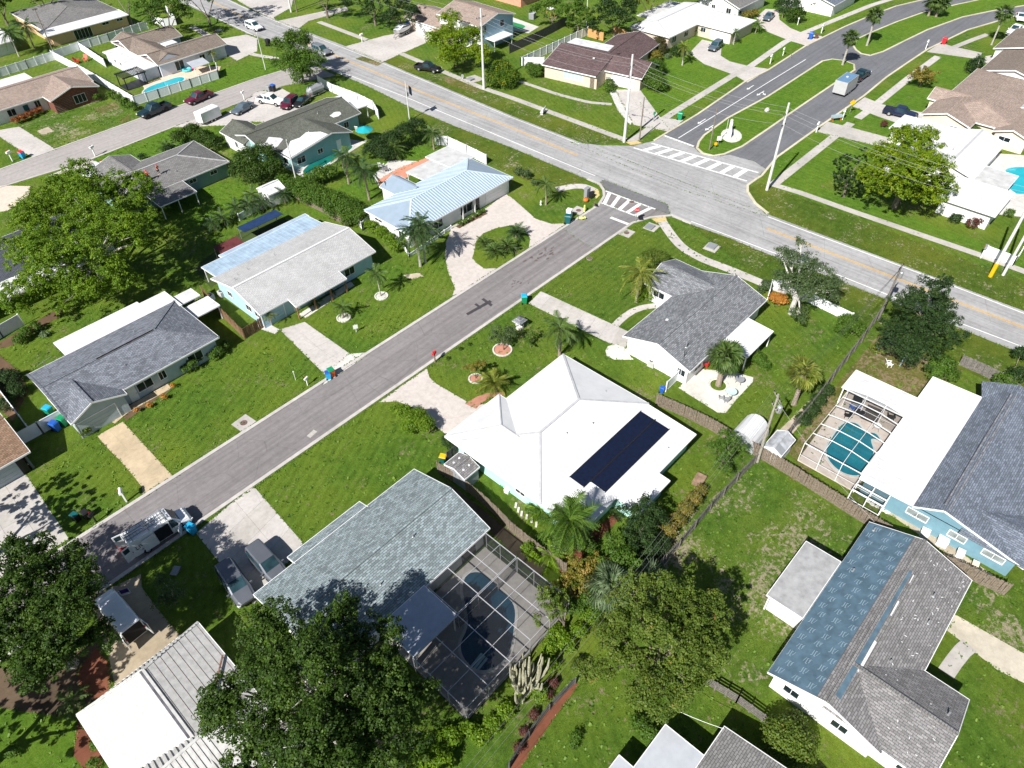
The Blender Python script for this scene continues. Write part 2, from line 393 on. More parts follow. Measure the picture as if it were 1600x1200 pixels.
class MB:
    def __init__(s, mat=None): s.v, s.f, s.m, s.mats, s.cur = [], [], [], [], mat
    def _mi(s, mat):
        mat = mat or s.cur
        if mat not in s.mats: s.mats.append(mat)
        return s.mats.index(mat)
    def face(s, pts, mat=None):
        i = len(s.v); s.v += [tuple(p) for p in pts]; s.f.append(list(range(i, i + len(pts)))); s.m.append(s._mi(mat)); return s
    def mesh(s, vs, fs, mat=None):
        i = len(s.v); k = s._mi(mat)
        s.v += [tuple(p) for p in vs]
        for f in fs: s.f.append([i + j for j in f]); s.m.append(k)
        return s
    def box(s, x0, x1, y0, y1, z0, z1, mat=None):
        vs = [(x, y, z) for z in (z0, z1) for x, y in ((x0, y0), (x1, y0), (x1, y1), (x0, y1))]
        return s.mesh(vs, [(3, 2, 1, 0), (4, 5, 6, 7), (0, 1, 5, 4), (1, 2, 6, 5), (2, 3, 7, 6), (3, 0, 4, 7)], mat)
    def obox(s, c, size, rz=0.0, mat=None, rot=None):
        R = rot if rot is not None else Matrix.Rotation(rz, 3, 'Z')
        a, b, d = (v / 2 for v in size); c = Vector(c)
        vs = [c + R @ Vector((x, y, z)) for z in (-d, d) for x, y in ((-a, -b), (a, -b), (a, b), (-a, b))]
        return s.mesh(vs, [(3, 2, 1, 0), (4, 5, 6, 7), (0, 1, 5, 4), (1, 2, 6, 5), (2, 3, 7, 6), (3, 0, 4, 7)], mat)
    def beam(s, a, b, w, h, mat=None):
        a, b = Vector(a), Vector(b); d = b - a; L = d.length
        if L < 1e-5: return s
        x = d / L; up = Vector((0, 0, 1)) if abs(x.z) < 0.95 else Vector((1, 0, 0))
        y = up.cross(x).normalized(); z = x.cross(y)
        R = Matrix((x, y, z)).transposed()
        return s.obox((a + b) / 2, (L, w, h), 0, mat, R)
    def slab(s, pts, t, mat=None, side=None):
        """top polygon (counter-clockwise seen from above) thickened downwards by t"""
        n = len(pts); top = [Vector(p) for p in pts]; bot = [p - Vector((0, 0, t)) for p in top]
        s.mesh(top, [tuple(range(n))], mat)
        s.mesh(bot, [tuple(reversed(range(n)))], side or mat)
        s.mesh(top + bot, [(i, n + i, n + (i + 1) % n, (i + 1) % n) for i in range(n)], side or mat)
        return s
    def prism(s, pts, z0, z1, mat=None, side=None):
        pts = ccw([(p[0], p[1]) for p in pts])
        return s.slab([(x, y, z1) for x, y in pts], z1 - z0, mat, side)
    def tube(s, pts, rad, mat=None, n=6, caps=True):
        pts = [Vector(p) for p in pts]
        if not hasattr(rad, '__len__'): rad = [rad] * len(pts)
        vs, fs = [], []
        prev = None
        for i, p in enumerate(pts):
            d = (pts[min(i + 1, len(pts) - 1)] - pts[max(i - 1, 0)])
            d = d.normalized() if d.length > 1e-6 else Vector((0, 0, 1))
            ref = Vector((0, 0, 1)) if abs(d.z) < 0.9 else Vector((1, 0, 0))
            a = ref.cross(d).normalized() if prev is None else (prev - d * prev.dot(d)).normalized()
            prev = a; b = d.cross(a)
            for k in range(n):
                t = 2 * PI * k / n
                vs.append(p + (a * math.cos(t) + b * math.sin(t)) * rad[i])
        for i in range(len(pts) - 1):
            for k in range(n):
                fs.append((i * n + k, i * n + (k + 1) % n, (i + 1) * n + (k + 1) % n, (i + 1) * n + k))
        if caps:
            fs.append(tuple(reversed(range(n)))); fs.append(tuple((len(pts) - 1) * n + k for k in range(n)))
        return s.mesh(vs, fs, mat)
    def lathe(s, prof, c=(0, 0, 0), mat=None, n=12, sx=1.0, sy=1.0):
        vs, fs = [], []
        for r, z in prof:
            for k in range(n):
                t = 2 * PI * k / n
                vs.append((c[0] + r * sx * math.cos(t), c[1] + r * sy * math.sin(t), c[2] + z))
        for i in range(len(prof) - 1):
            for k in range(n): fs.append((i * n + k, i * n + (k + 1) % n, (i + 1) * n + (k + 1) % n, (i + 1) * n + k))
        fs.append(tuple(reversed(range(n)))); fs.append(tuple((len(prof) - 1) * n + k for k in range(n)))
        return s.mesh(vs, fs, mat)
    def data(s, name, off=(0, 0, 0), smooth=False):
        me = bpy.data.meshes.new(name)
        me.from_pydata([(v[0] - off[0], v[1] - off[1], v[2] - off[2]) for v in s.v], [], s.f)
        for m in s.mats: me.materials.append(m)
        me.polygons.foreach_set('material_index', s.m)
        uvl = me.uv_layers.new(name='UVMap')
        co = s.v; out = []
        for p in me.polygons:
            nrm = p.normal
            if abs(nrm.z) > 0.999: u, w = Vector((1, 0, 0)), Vector((0, 1, 0))
            else:
                u = Vector((0, 0, 1)).cross(nrm).normalized(); w = nrm.cross(u)
            for vi in p.vertices:
                q = co[vi]
                out.append(q[0] * u.x + q[1] * u.y + q[2] * u.z); out.append(q[0] * w.x + q[1] * w.y + q[2] * w.z)
        uvl.data.foreach_set('uv', out)
        if smooth: me.polygons.foreach_set('use_smooth', [True] * len(me.polygons))
        me.update()
        return me
    def build(s, name, parent=None, local=False, smooth=False):
        off = (0, 0, 0) if (local or parent is None) else origin(parent)
        o = bpy.data.objects.new(name, s.data(name, off, smooth))
        COL.objects.link(o)
        if parent is not None:
            o.parent = parent
            ORI[o.name] = origin(parent)
        return o

def ccw(p):
    a = sum(p[i][0] * p[(i + 1) % len(p)][1] - p[(i + 1) % len(p)][0] * p[i][1] for i in range(len(p)))
    return list(p) if a > 0 else list(reversed(p))
LABELS = {}
def tag(o, label=None, cat=None, group=None, kind=None):
    if label:
        o['label'] = label
        LABELS.setdefault(label, []).append(o.name)
    if cat: o['category'] = cat
    if group: o['group'] = group
    if kind: o['kind'] = kind
    return o
def thing(name, label, cat, loc=(0, 0, 0), rz=0.0, group=None, scale=1.0):
    o = bpy.data.objects.new(name, None); COL.objects.link(o)
    o.empty_display_size = 0.3
    o.location = loc; o.rotation_euler = (0, 0, rz); o.scale = (scale, scale, scale)
    ORI[o.name] = Vector(loc)
    return tag(o, label, cat, group)
def inst(me, name, parent, loc=(0, 0, 0), rot=(0, 0, 0), scale=(1, 1, 1)):
    o = bpy.data.objects.new(name, me); COL.objects.link(o)
    o.parent = parent; o.location = loc; o.rotation_euler = rot
    o.scale = scale if hasattr(scale, '__len__') else (scale,) * 3
    return o
def dup(root, loc, rz=0.0, label=None, group=None, scale=None):
    r = root.copy(); COL.objects.link(r); r.location = loc; r.rotation_euler = (0, 0, rz)
    if scale: r.scale = (scale,) * 3
    if label: tag(r, label)
    if group: r['group'] = group
    for ch in list(root.children):
        c = ch.copy(); COL.objects.link(c); c.parent = r
        for g in ch.children:
            d = g.copy(); COL.objects.link(d); d.parent = c
    return r
def struct(name, mb, label=None):
    o = mb.build(name); o['kind'] = 'structure'
    return o
def text_mesh(s, size):
    cu = bpy.data.curves.new('txt', 'FONT'); cu.body = s; cu.size = size; cu.extrude = .004; cu.align_x = 'CENTER'; cu.resolution_u = 2
    o = bpy.data.objects.new('txt', cu); COL.objects.link(o)
    dg = bpy.context.evaluated_depsgraph_get(); me = bpy.data.meshes.new_from_object(o.evaluated_get(dg)); bpy.data.objects.remove(o); return me
# ------------------------------------------------------------------ setting: ground, roads, walks
def PX(l, z=0.0): return [at(x, y, z) for x, y in l]
LAWNS, PAVED = [], []
def sheet(name, pts, mat, z, depth=0.05):
    (LAWNS if name == 'lawn' else PAVED).append([(p[0], p[1]) for p in pts])
    mb = MB(mat)
    mb.prism([(p[0], p[1]) for p in pts], z - depth, z)
    return struct(name, mb)
def psheet(name, px, mat, z): return sheet(name, PX(px), mat, z)
def ribbon(mb, pts, w, z0, z1, mat=None):
    pts = [Vector((p[0], p[1], 0)) for p in pts]
    L, R = [], []
    for i, p in enumerate(pts):
        d = (pts[min(i + 1, len(pts) - 1)] - pts[max(0, i - 1)]).normalized()
        n = Vector((-d.y, d.x, 0)) * (w / 2)
        L.append(p + n); R.append(p - n)
    for i in range(len(pts) - 1):
        q = [R[i], R[i + 1], L[i + 1], L[i]]
        mb.slab([(v.x, v.y, z1) for v in q], z1 - z0, mat)
def resample(pts, step):
    pts = [Vector((p[0], p[1], 0)) for p in pts]
    out = [pts[0]]; acc = 0.0
    for a, b in zip(pts, pts[1:]):
        L = (b - a).length; t = step - acc
        while t <= L:
            out.append(a.lerp(b, t / L)); t += step
        acc = (acc + L) % step
    if (out[-1] - pts[-1]).length > 0.3 * step: out.append(pts[-1])
    return out
def slabs_quad(name, q, nu, nv, mat, z, label=None, mats=None, gap=0.02):
    """paving cut into separate slabs; q: four corners"""
    q = [Vector((p[0], p[1], 0)) for p in q]
    PAVED.append([(p.x, p.y) for p in q])
    base = MB(CONC_G); base.prism([(p.x, p.y) for p in q], z - 0.06, z - 0.02)
    root = struct(name, base)
    def B(u, v): return q[0].lerp(q[1], u).lerp(q[3].lerp(q[2], u), v)
    Lu = (q[1] - q[0]).length; Lv = (q[3] - q[0]).length
    gu, gv = gap / Lu / 2, gap / Lv / 2
    for i in range(nu):
        for j in range(nv):
            u0, u1, v0, v1 = i / nu + gu, (i + 1) / nu - gu, j / nv + gv, (j + 1) / nv - gv
            mb = MB(mat if not mats else random.choice(mats))
            mb.prism([B(u0, v0)[:2], B(u1, v0)[:2], B(u1, v1)[:2], B(u0, v1)[:2]], z - 0.04, z + random.uniform(-0.002, 0.002))
            mb.build('slab', root)
    return root
def walk(name, px, w, mat=CONC_G, z=0.026, step=1.5, mats=None):
    pts = resample(PX(px), step)
    base = MB(CONC_G); ribbon(base, pts, w * 0.98, -0.03, z - 0.015)
    root = struct(name, base)
    for a, b in zip(pts, pts[1:]):
        d = (b - a).normalized() * 0.012
        mb = MB(mats[random.randrange(len(mats))] if mats else mat); ribbon(mb, [a + d, b - d], w, z - 0.02, z + random.uniform(-0.002, 0.002)); mb.build('slab', root)
    return root

g = MB(GM); g.face([(-900, -900, 0), (1100, -900, 0), (1100, 1200, 0), (-900, 1200, 0)]); struct('ground', g)

for name, px, mat in [
    ('lawn', [(395, 765), (595, 627), (702, 690), (700, 735), (650, 735), (560, 785), (472, 850)], GD),
    ('lawn', [(668, 575), (828, 478), (990, 545), (1030, 610), (960, 640), (780, 645), (735, 635)], GM),
    ('lawn', [(845, 455), (992, 350), (1040, 345), (1200, 440), (1190, 470), (1020, 480), (985, 520)], GS),
    ('lawn', [(476, 504), (600, 395), (705, 350), (712, 455), (706, 468), (573, 552)], GD),
    ('lawn', [(190, 660), (340, 540), (437, 514), (512, 582), (272, 744)], GD),
    ('lawn', [(40, 735), (152, 680), (225, 775), (135, 832), (75, 790)], GD),
    ('lawn', [(1080, 610), (1190, 475), (1370, 490), (1245, 690), (1140, 660)], GM),
    ('lawn', [(1180, 722), (1350, 820), (1200, 1060), (1130, 1070), (1000, 870)], GP),
    ('lawn', [(1225, 700), (1375, 520), (1530, 560), (1450, 620), (1260, 740)], GB),
    ('lawn', [(770, 1210), (920, 1040), (1120, 1060), (1230, 1130), (1000, 1300)], GM),
    ('lawn', [(1480, 1000), (1600, 1070), (1800, 1300), (1440, 1300)], GM),
    ('lawn', [(1500, 920), (1620, 900), (1700, 1040), (1600, 1020), (1490, 960)], GP),
    ('lawn', [(960, 740), (1090, 690), (1180, 730), (1010, 900)], GM),
    ('lawn', [(670, 175), (930, 275), (918, 282), (860, 300), (700, 225), (650, 182)], GR),
    ('lawn', [(545, 90), (700, 150), (850, 205), (930, 226), (980, 222), (800, 160), (620, 90)], GR),
    ('lawn', [(1060, 338), (1400, 470), (1600, 545), (1600, 620), (1330, 500), (1190, 440)], GR),
    ('lawn', [(1170, 292), (1190, 286), (1600, 440), (1600, 487), (1455, 431), (1200, 334), (1180, 318)], GR),
    ('lawn', [(1215, 240), (1480, 80), (1570, 110), (1440, 180), (1420, 215), (1280, 290), (1600, 400), (1620, 430), (1200, 290)], GL),
    ('lawn', [(1000, 215), (1190, 105), (1440, -40), (1200, -60), (1020, 40), (960, 100), (1000, 180)], GL),
    ('lawn', [(800, 110), (960, 140), (960, 215), (800, 160)], GM),
    ('lawn', [(30, 198), (150, 150), (215, 185), (85, 233)], GP),
    ('lawn', [(50, 282), (140, 250), (275, 197), (350, 205), (300, 225), (200, 265)], GL),
    ('lawn', [(255, 320), (345, 285), (420, 290), (370, 340), (290, 360)], GL),
    ('lawn', [(0, 530), (110, 470), (200, 480), (60, 580), (20, 570)], GD),
    ('lawn', [(0, 1080), (100, 1090), (150, 1180), (60, 1230), (0, 1230)], GL),
    ('lawn', [(280, 128), (440, 80), (440, 110), (285, 165)], GL),
    ('lawn', [(480, 330), (560, 270), (650, 225), (690, 240), (600, 300), (500, 345)], GL),
]:
    psheet(name, px, mat, 0.006 + random.random() * 0.003)

def Wd(x, y): return Vector((x, y, 0))
near = [(1900, 668), (1700, 592), (1600, 554), (1500, 513), (1370, 462), (1300, 434), (1200, 397), (1140, 372), (1077, 350)]
near2 = [(918, 281), (850, 252), (800, 231), (720, 201), (650, 172), (575, 135), (500, 103), (428, 66), (385, 52), (320, 21), (275, 0), (200, -40), (100, -90)]
far = [(1900, 600), (1600, 486), (1455, 431), (1200, 335), (1060, 282), (905, 222), (800, 181), (600, 97), (540, 72), (467, 45), (400, 19), (360, 0), (290, -40), (190, -90)]
psheet('avenue_road', near + [(990, 315)] + near2 + far[::-1], ASPH_MAIN, 0.012)
up_out = [(1022, 220), (1090, 179), (1167, 126), (1200, 110), (1259, 72), (1320, 42), (1360, 25), (1400, 10), (1450, -2), (1520, -18), (1620, -36)]
up_in = [(1089, 232), (1092, 222), (1100, 212), (1137, 185), (1200, 151), (1285, 96), (1329, 66), (1364, 50), (1400, 35), (1442, 20), (1497, 7), (1560, -6), (1640, -20)]
lo_in = [(1089, 232), (1098, 240), (1115, 244), (1132, 241), (1160, 229), (1200, 202), (1250, 167), (1302, 132), (1335, 110), (1360, 87), (1380, 81), (1410, 66), (1449, 47), (1504, 27), (1552, 17), (1600, 9), (1660, -2)]
lo_out = [(1190, 275), (1214, 246), (1278, 200), (1350, 150), (1385, 121), (1420, 97), (1450, 77), (1512, 47), (1587, 25), (1640, 12), (1720, 0)]
mouth = [(890, 222), (940, 227), (990, 228), (1022, 220)]
psheet('boulevard_road', mouth + up_out[1:] + [(1720, 0)][::-1] + lo_out[::-1] + [(1182, 277), (1168, 289), (1168, 300), (1180, 318), (1200, 338), (1060, 290)], ASPH_DARK, 0.018)
psheet('junction_road', [(890, 222), (940, 227), (990, 228), (1022, 220), (1036, 212), (1085, 231), (1092, 238), (1115, 245), (1140, 242), (1178, 252), (1196, 264), (1184, 277), (1169, 289), (1169, 300), (1180, 318), (1200, 339), (1060, 295)], ASPH_MAIN, 0.0225)
loc = [Wd(-40, 52.1)] + PX([(990, 347.5), (1017, 340), (1048, 337), (1042, 320), (990, 300), (944, 281), (937, 286), (938, 290), (943, 298), (944, 307), (933, 322)]) + [Wd(-40, 58.95)]
sheet('side_street', loc, ASPH_LOC, 0.022)
psheet('side_street_mouth', [(940, 281), (1042, 319), (1047, 336), (1015, 324), (945, 297)], PATCH, 0.028)
psheet('side_street_overlay', [(939, 318), (997, 340), (930, 392), (880, 358)], paving('asphalt_overlay', (0.215, 0.205, 0.205), streak=0.3), 0.027)
psheet('far_street', [(-60, 286), (0, 265), (85, 234), (220, 185), (282, 165), (400, 123), (440, 111), (475, 95), (525, 118), (440, 135), (400, 151), (330, 178), (275, 197), (140, 250), (0, 293), (-60, 314)], ASPH_FAR, 0.020)

# kerbs
kb = MB(CONC)
ribbon(kb, [Wd(-40, 59.15)] + PX([(935, 321), (944, 307), (943, 297), (937, 288), (918, 280)]), 0.42, 0.0, 0.10)
ribbon(kb, [Wd(-40, 51.9)] + PX([(989, 348), (1016, 340), (1050, 336.5), (1080, 350)]), 0.42, 0.0, 0.10)
struct('side_street_kerb', kb)
for nm, l in (('boulevard_kerb', up_out), ('boulevard_kerb', lo_out), ('median_kerb', lo_in[:9]), ('median_kerb', up_in[:6]), ('median_kerb', [(1335, 110), (1334, 101), (1318, 95), (1300, 93), (1285, 96)]),
              ('median_kerb', lo_in[9:]), ('median_kerb', up_in[6:]), ('median_kerb', [(1329, 66), (1337, 78), (1345, 84), (1360, 87)]),
              ('boulevard_kerb', [(1190, 275), (1182, 280), (1168, 290), (1168, 300), (1180, 318), (1200, 334)])):
    kb = MB(paving('kerb_cream', (0.52, 0.48, 0.36)) if 'kerb_cream' not in MATS else MATS['kerb_cream']); ribbon(kb, PX(l), 0.40, 0.0, 0.13); struct(nm, kb)
for l in ([(0, 265), (85, 234), (220, 185), (282, 165), (400, 123), (440, 111)], [(-40, 306), (0, 293), (140, 250), (275, 197)]):
    kb = MB(CONC); ribbon(kb, PX(l), 0.35, 0.0, 0.09); struct('far_street_kerb', kb)
# medians (raised lawn)
psheet('median_lawn', lo_in[:9] + [(1334, 101), (1318, 95), (1300, 93), (1285, 96)] + up_in[1:5][::-1], GL, 0.10)
psheet('median_lawn', lo_in[9:] + up_in[6:][::-1] + [(1337, 78), (1345, 84)], GL, 0.11)

# road paint -------------------------------------------------------------
def paint(name, pts, w, mat, z=0.034):
    mb = MB(mat); ribbon(mb, pts, w, z - 0.004, z); return struct(name, mb)
def ppaint(name, px, w, mat, z=0.034): return paint(name, PX(px), w, mat, z)
ppaint('edge_line', [(1080, 346), (1200, 392), (1310, 430), (1450, 486), (1600, 543), (1800, 620)], 0.16, PAINT_W)
ppaint('edge_line', [(930, 275), (800, 221), (634, 152), (500, 100), (440, 68)], 0.16, PAINT_W)
ppaint('edge_line', [(400, 57), (340, 29), (280, -2)], 0.14, PAINT_W)
ppaint('edge_line', [(1200, 339), (1455, 434), (1600, 490), (1800, 567)], 0.16, PAINT_W)
ppaint('edge_line', [(905, 225), (800, 184), (600, 100), (467, 48), (400, 21), (356, 0)], 0.12, PAINT_W)
for s in (-0.16, 0.16):
    for seg in ([(1198, 357), (1600, 512), (1800, 589)], [(902, 243), (800, 200), (665, 147), (568, 105), (470, 65)], [(390, 32), (327, 0), (280, -25)]):
        ppts = [p + Vector((s, 0, 0)) for p in PX(seg)]
        paint('centre_line', ppts, 0.14, PAINT_Y)
def crosswalk(a0, a1, b0, b1, ts, wbar, wst):
    a0, a1, b0, b1 = PX([a0, a1, b0, b1])
    paint('crosswalk_bar', [a0, a1], wbar, PAINT_W, 0.036); paint('crosswalk_bar', [b0, b1], wbar, PAINT_W, 0.036)
    for t in ts:
        u, v = a0.lerp(a1, t), b0.lerp(b1, t); d = (v - u).normalized() * (wbar / 2 + 0.01)
        paint('crosswalk_stripe', [u + d, v - d], wst, PAINT_W, 0.036)
crosswalk((990, 231), (1167, 283), (1018, 224), (1185, 270), [0.09, 0.205, 0.32, 0.435, 0.55, 0.665, 0.78, 0.895], 0.34, 0.85)
crosswalk((939, 317), (997, 339), (946, 298.5), (1024, 327), [0.09, 0.29, 0.50, 0.71, 0.92], 0.30, 0.62)
ppaint('stop_line', [(954, 340), (983, 351)], 0.55, PAINT_W, 0.036)
ppaint('stop_line', [(1035, 211), (1084, 229)], 0.5, PAINT_W, 0.036)
ppaint('lane_line', [(1060, 216), (1200, 129), (1259, 93)], 0.16, PAINT_W, 0.036)
def arrow(cx, cy, ang, size=1.0, turn=True):
    c = at(cx, cy); R = Matrix.Rotation(ang, 2)
    mb = MB(PAINT_W); z = 0.036
    def q(l):
        pts = [R @ Vector((x * size, y * size)) for x, y in l]
        mb.prism([(c.x + p.x, c.y + p.y) for p in pts], z - 0.004, z)
    q([(-1.6, -0.1), (0.6, -0.1), (0.6, 0.1), (-1.6, 0.1)])
    q([(0.602, -0.42), (1.5, 0.0), (0.602, 0.42)])
    if turn:
        q([(-0.9, 0.102), (-0.3, 0.85), (-0.12, 0.72), (-0.62, 0.102)])
        q([(-0.55, 0.95), (0.25, 1.32), (0.12, 0.46)])
    struct('lane_arrow', mb)
arrow(1096, 190, PI, 0.9, False); arrow(1108, 200, PI, 0.95); arrow(1172, 137, PI, 0.9, False); arrow(1188, 146, PI, 0.95)
mb = MB(DARKMARK)  # dark H-shaped mark laid over the side street in three strips
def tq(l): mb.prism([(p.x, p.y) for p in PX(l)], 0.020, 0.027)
tq([(728, 490), (731, 493), (769, 472), (765, 469)]); struct('dark_patch', mb)
mb = MB(DARKMARK); mb.prism([(p.x, p.y) for p in PX([(752, 468), (767, 479), (770, 476), (756, 466)])], 0.02, 0.0275); struct('dark_patch', mb)
mb = MB(DARKMARK); mb.prism([(p.x, p.y) for p in PX([(741, 476), (751, 483), (753, 480), (744, 474)])], 0.02, 0.0279); struct('dark_patch', mb)
st_ = MB(plain('oil_stain', (0.12, 0.095, 0.09), 0.8, var=0.2))
for k in range(26):
    p = at(848 + random.uniform(-1, 1) * 18 + k % 7 * 6 - 18, 407 - (k % 7) * 3 + random.uniform(-5, 5))
    st_.lathe([(random.uniform(.06, .28), 0.0), (0.02, 0.004)], (p.x, p.y, 0.0235), None, 7, 1.0 + random.random(), 0.7)
for k in range(12):
    p = at(812 + random.uniform(-12, 14), 446 - k * 0.8 + random.uniform(-4, 4))
    st_.lathe([(random.uniform(.05, .2), 0.0), (0.02, 0.004)], (p.x, p.y, 0.0235), None, 7, 1.5, 0.7)
struct('road_stain', st_)
ppaint('road_patch', [(482, 683), (493, 673)], 0.55, CONC_G, 0.028)

# driveways and walks ------------------------------------------------------
def drive(px, mat, z=0.024): return psheet('driveway', px, mat, z)
drive([(592, 628), (667, 575.5), (671, 590), (682, 600), (742, 635), (790, 622), (770, 660), (705, 685), (640, 634), (620, 627), (605, 628)], CONC_P)
CD = [CONC, CONC_G, CONC]
slabs_quad('driveway', PX([(306, 833), (395, 758), (474, 849), (396, 945)]), 3, 4, CONC, 0.024, mats=CD)
drive([(152, 681), (192, 659), (271, 745), (283, 741), (224, 778), (222, 762), (212, 748), (190, 722), (165, 697)], CONC_T)
slabs_quad('driveway', PX([(437, 515), (476, 503), (560, 562), (514, 592)]), 2, 4, CONC, 0.024)
drive([(505, 602), (511, 583), (546, 553), (573, 551), (572, 556)], CONC_W, 0.030)
drive([(705, 467), (711, 450), (700, 425), (695, 400), (697, 378), (706, 354), (760, 325), (790, 303), (801, 310), (837, 342), (862, 350), (885, 349), (830, 389), (781, 421)], CONC_P)
psheet('island_lawn', [(740, 397), (744, 377), (755, 365), (775, 357), (800, 352), (818, 357), (828, 372), (826, 388), (780, 419), (757, 420), (744, 411), (738, 403)], GM, 0.060)
slabs_quad('driveway', PX([(826, 474), (845, 455), (988, 521), (975, 548)]), 1, 8, CONC_G, 0.024, mats=[CONC_G, CONC, CONC_G])
walk('garden_walk', [(958, 512), (972, 497), (992, 484), (1012, 478), (1030, 478)], 1.0, CONC)
slabs_quad('driveway', PX([(-60, 795), (38, 737), (108, 842), (0, 905)]), 3, 4, CONC_G, 0.024, mats=[CONC_G, CONC_G, CONC])
drive([(140, 934), (220, 897), (222, 918), (245, 950), (282, 994), (182, 1085), (172, 1035), (152, 965)], paving('concrete_stained', (0.33, 0.27, 0.19), blot=0.3))
psheet('dirt_track', [(1480, 985), (1492, 960), (1610, 1027), (1720, 1100), (1720, 1140), (1600, 1067), (1560, 1048)], paving('sandy_concrete', (0.50, 0.45, 0.36), blot=0.18), 0.024)
walk('garden_walk', [(1478, 1052), (1500, 1020), (1515, 1008)], 1.3, CONC_G)
slabs_quad('driveway', PX([(960, 140), (1000, 140), (1048, 206), (990, 195)]), 2, 4, CONC, 0.024)
drive([(952, 143), (962, 140), (988, 190), (985, 196), (965, 172)], CONC_W, 0.020)
drive([(1000, 160), (1015, 178), (1035, 184), (1068, 188), (1048, 205), (1010, 196)], CONC, 0.027)
drive([(1077, 83), (1097, 62), (1128, 69), (1126, 87), (1140, 96), (1168, 103), (1202, 108), (1168, 129), (1147, 117), (1100, 100)], CONC)
drive([(1182, 27), (1196, 14), (1216, 15), (1218, 31), (1235, 44), (1255, 52), (1285, 57), (1262, 72), (1235, 64), (1200, 50), (1187, 40)], CONC_P)
drive([(1332, 166), (1351, 152), (1378, 163), (1442, 176), (1480, 192), (1425, 200), (1372, 182)], CONC)
drive([(1276, 206), (1292, 190), (1325, 198), (1392, 216), (1400, 230), (1375, 229), (1300, 211)], CONC_G)
drive([(1448, 81), (1470, 67), (1490, 73), (1536, 83), (1527, 92), (1497, 88)], CONC_G)
drive([(1540, 88), (1562, 84), (1566, 95), (1534, 99)], CONC)
drive([(-20, 210), (0, 203), (30, 198), (88, 234), (52, 246), (36, 238), (0, 214)], CONC)
drive([(70, 277), (138, 249), (154, 253), (133, 274), (112, 268)], CONC_P)
drive([(-20, 300), (0, 290), (48, 291), (44, 310), (12, 329), (-20, 335)], paving('pale_pink_paving', (0.58, 0.48, 0.40), blot=0.06), 0.030)
drive([(272, 199), (300, 187), (345, 184), (400, 144), (440, 138), (462, 150), (475, 178), (430, 192), (395, 190), (350, 196)], CONC)
drive([(338, 62), (385, 54), (402, 60), (402, 80), (370, 95), (345, 80)], CONC)
walk('sidewalk', [(300, 42), (345, 66)], 1.6, CONC)
walk('sidewalk', [(368, 78), (400, 86), (436, 92)], 1.3, CONC)
drive([(538, 73), (575, 63), (600, 56), (648, 47), (688, 61), (668, 66), (627, 84), (598, 97)], CONC)
drive([(400, -8), (460, -8), (455, 12), (428, 27), (430, 32), (400, 18), (370, 0)], CONC)
drive([(428, 34), (470, 25), (540, 10), (545, 16), (500, 28), (482, 33), (468, 44)], CONC_G)
walk('sidewalk', [(498, 34), (572, 62), (592, 70)], 1.4, CONC_G)
walk('sidewalk', [(625, 83), (712, 120), (750, 136), (800, 153), (900, 190), (978, 219)], 1.4, CONC_G)
walk('garden_walk', [(812, 127), (870, 147), (920, 160), (956, 163)], 1.0, CONC_G)
walk('sidewalk', [(985, 222), (1050, 177), (1145, 118), (1172, 104)], 1.5, CONC_G)
walk('sidewalk', [(1172, 104), (1226, 66), (1252, 53), (1300, 33), (1362, 8), (1420, -10)], 1.5, CONC)
walk('sidewalk', [(1208, 289), (1305, 212), (1330, 192)], 1.5, CONC_G)
walk('sidewalk', [(1340, 185), (1358, 172), (1420, 122), (1466, 88)], 1.5, CONC)
walk('sidewalk', [(1490, 74), (1520, 62), (1545, 53)], 1.3, CONC_G)
walk('sidewalk', [(1200, 286), (1250, 301), (1320, 326), (1430, 364), (1530, 398), (1600, 424), (1700, 460)], 1.3, CONC_G)
walk('sidewalk', [(1032, 342), (1045, 362), (1060, 381), (1075, 393), (1100, 406), (1140, 421), (1190, 442), (1230, 456)], 1.5, CONC)
psheet('tactile_ramp', [(1018, 342), (1040, 338), (1042, 345), (1026, 348)], TACTILE, 0.034)
psheet('tactile_ramp', [(927, 297), (936, 298), (937, 306), (931, 311)], TACTILE, 0.034)
psheet('tactile_ramp', [(978, 222), (995, 220), (1004, 224), (985, 227)], TACTILE, 0.034)
walk('sidewalk', [(870, 296), (895, 291), (915, 291), (930, 299)], 1.5, CONC)
psheet('brick_path', [(726, 631), (745, 620), (762, 614), (785, 613), (792, 615), (780, 619), (765, 622), (752, 630), (744, 639)], BRICKP, 0.030)
# rock beds, patios, mulch
psheet('white_rock_bed', [(946, 548), (950, 541), (962, 538), (980, 545), (984, 556), (990, 562), (960, 562), (948, 556)], SHELL, 0.030)
psheet('shell_patio', [(1060, 606), (1092, 576), (1150, 582), (1177, 590), (1176, 597), (1150, 625), (1134, 645), (1122, 645)], SHELL, 0.030)
psheet('mulch_bed', [(0, 535), (60, 500), (95, 480), (98, 492), (60, 515), (20, 540), (0, 545)], MULCHB, 0.02)
psheet('mulch_bed', [(-20, 560), (0, 556), (30, 580), (45, 610), (20, 660), (-20, 620)], MULCHB, 0.02)
psheet('mulch_bed', [(190, 635), (225, 625), (265, 600), (270, 606), (232, 633), (196, 659)], MULCHB, 0.026)
psheet('mulch_bed', [(795, 1200), (838, 1130), (895, 1062), (904, 1070), (860, 1130), (810, 1205), (790, 1220)], MULCH, 0.024)
psheet('bare_soil', [(-40, 1040), (60, 1050), (150, 1000), (175, 1050), (170, 1090), (90, 1120), (-40, 1100)], paving('leaf_litter', (0.10, 0.07, 0.045), blot=.4, fine=12), 0.014)
psheet('mulch_bed', [(120, 1050), (150, 1012), (170, 1035), (172, 1088), (150, 1095), (125, 1075)], MULCH, 0.020)
psheet('mulch_bed', [(122, 1120), (160, 1180), (150, 1230), (115, 1180)], MULCH, 0.024)
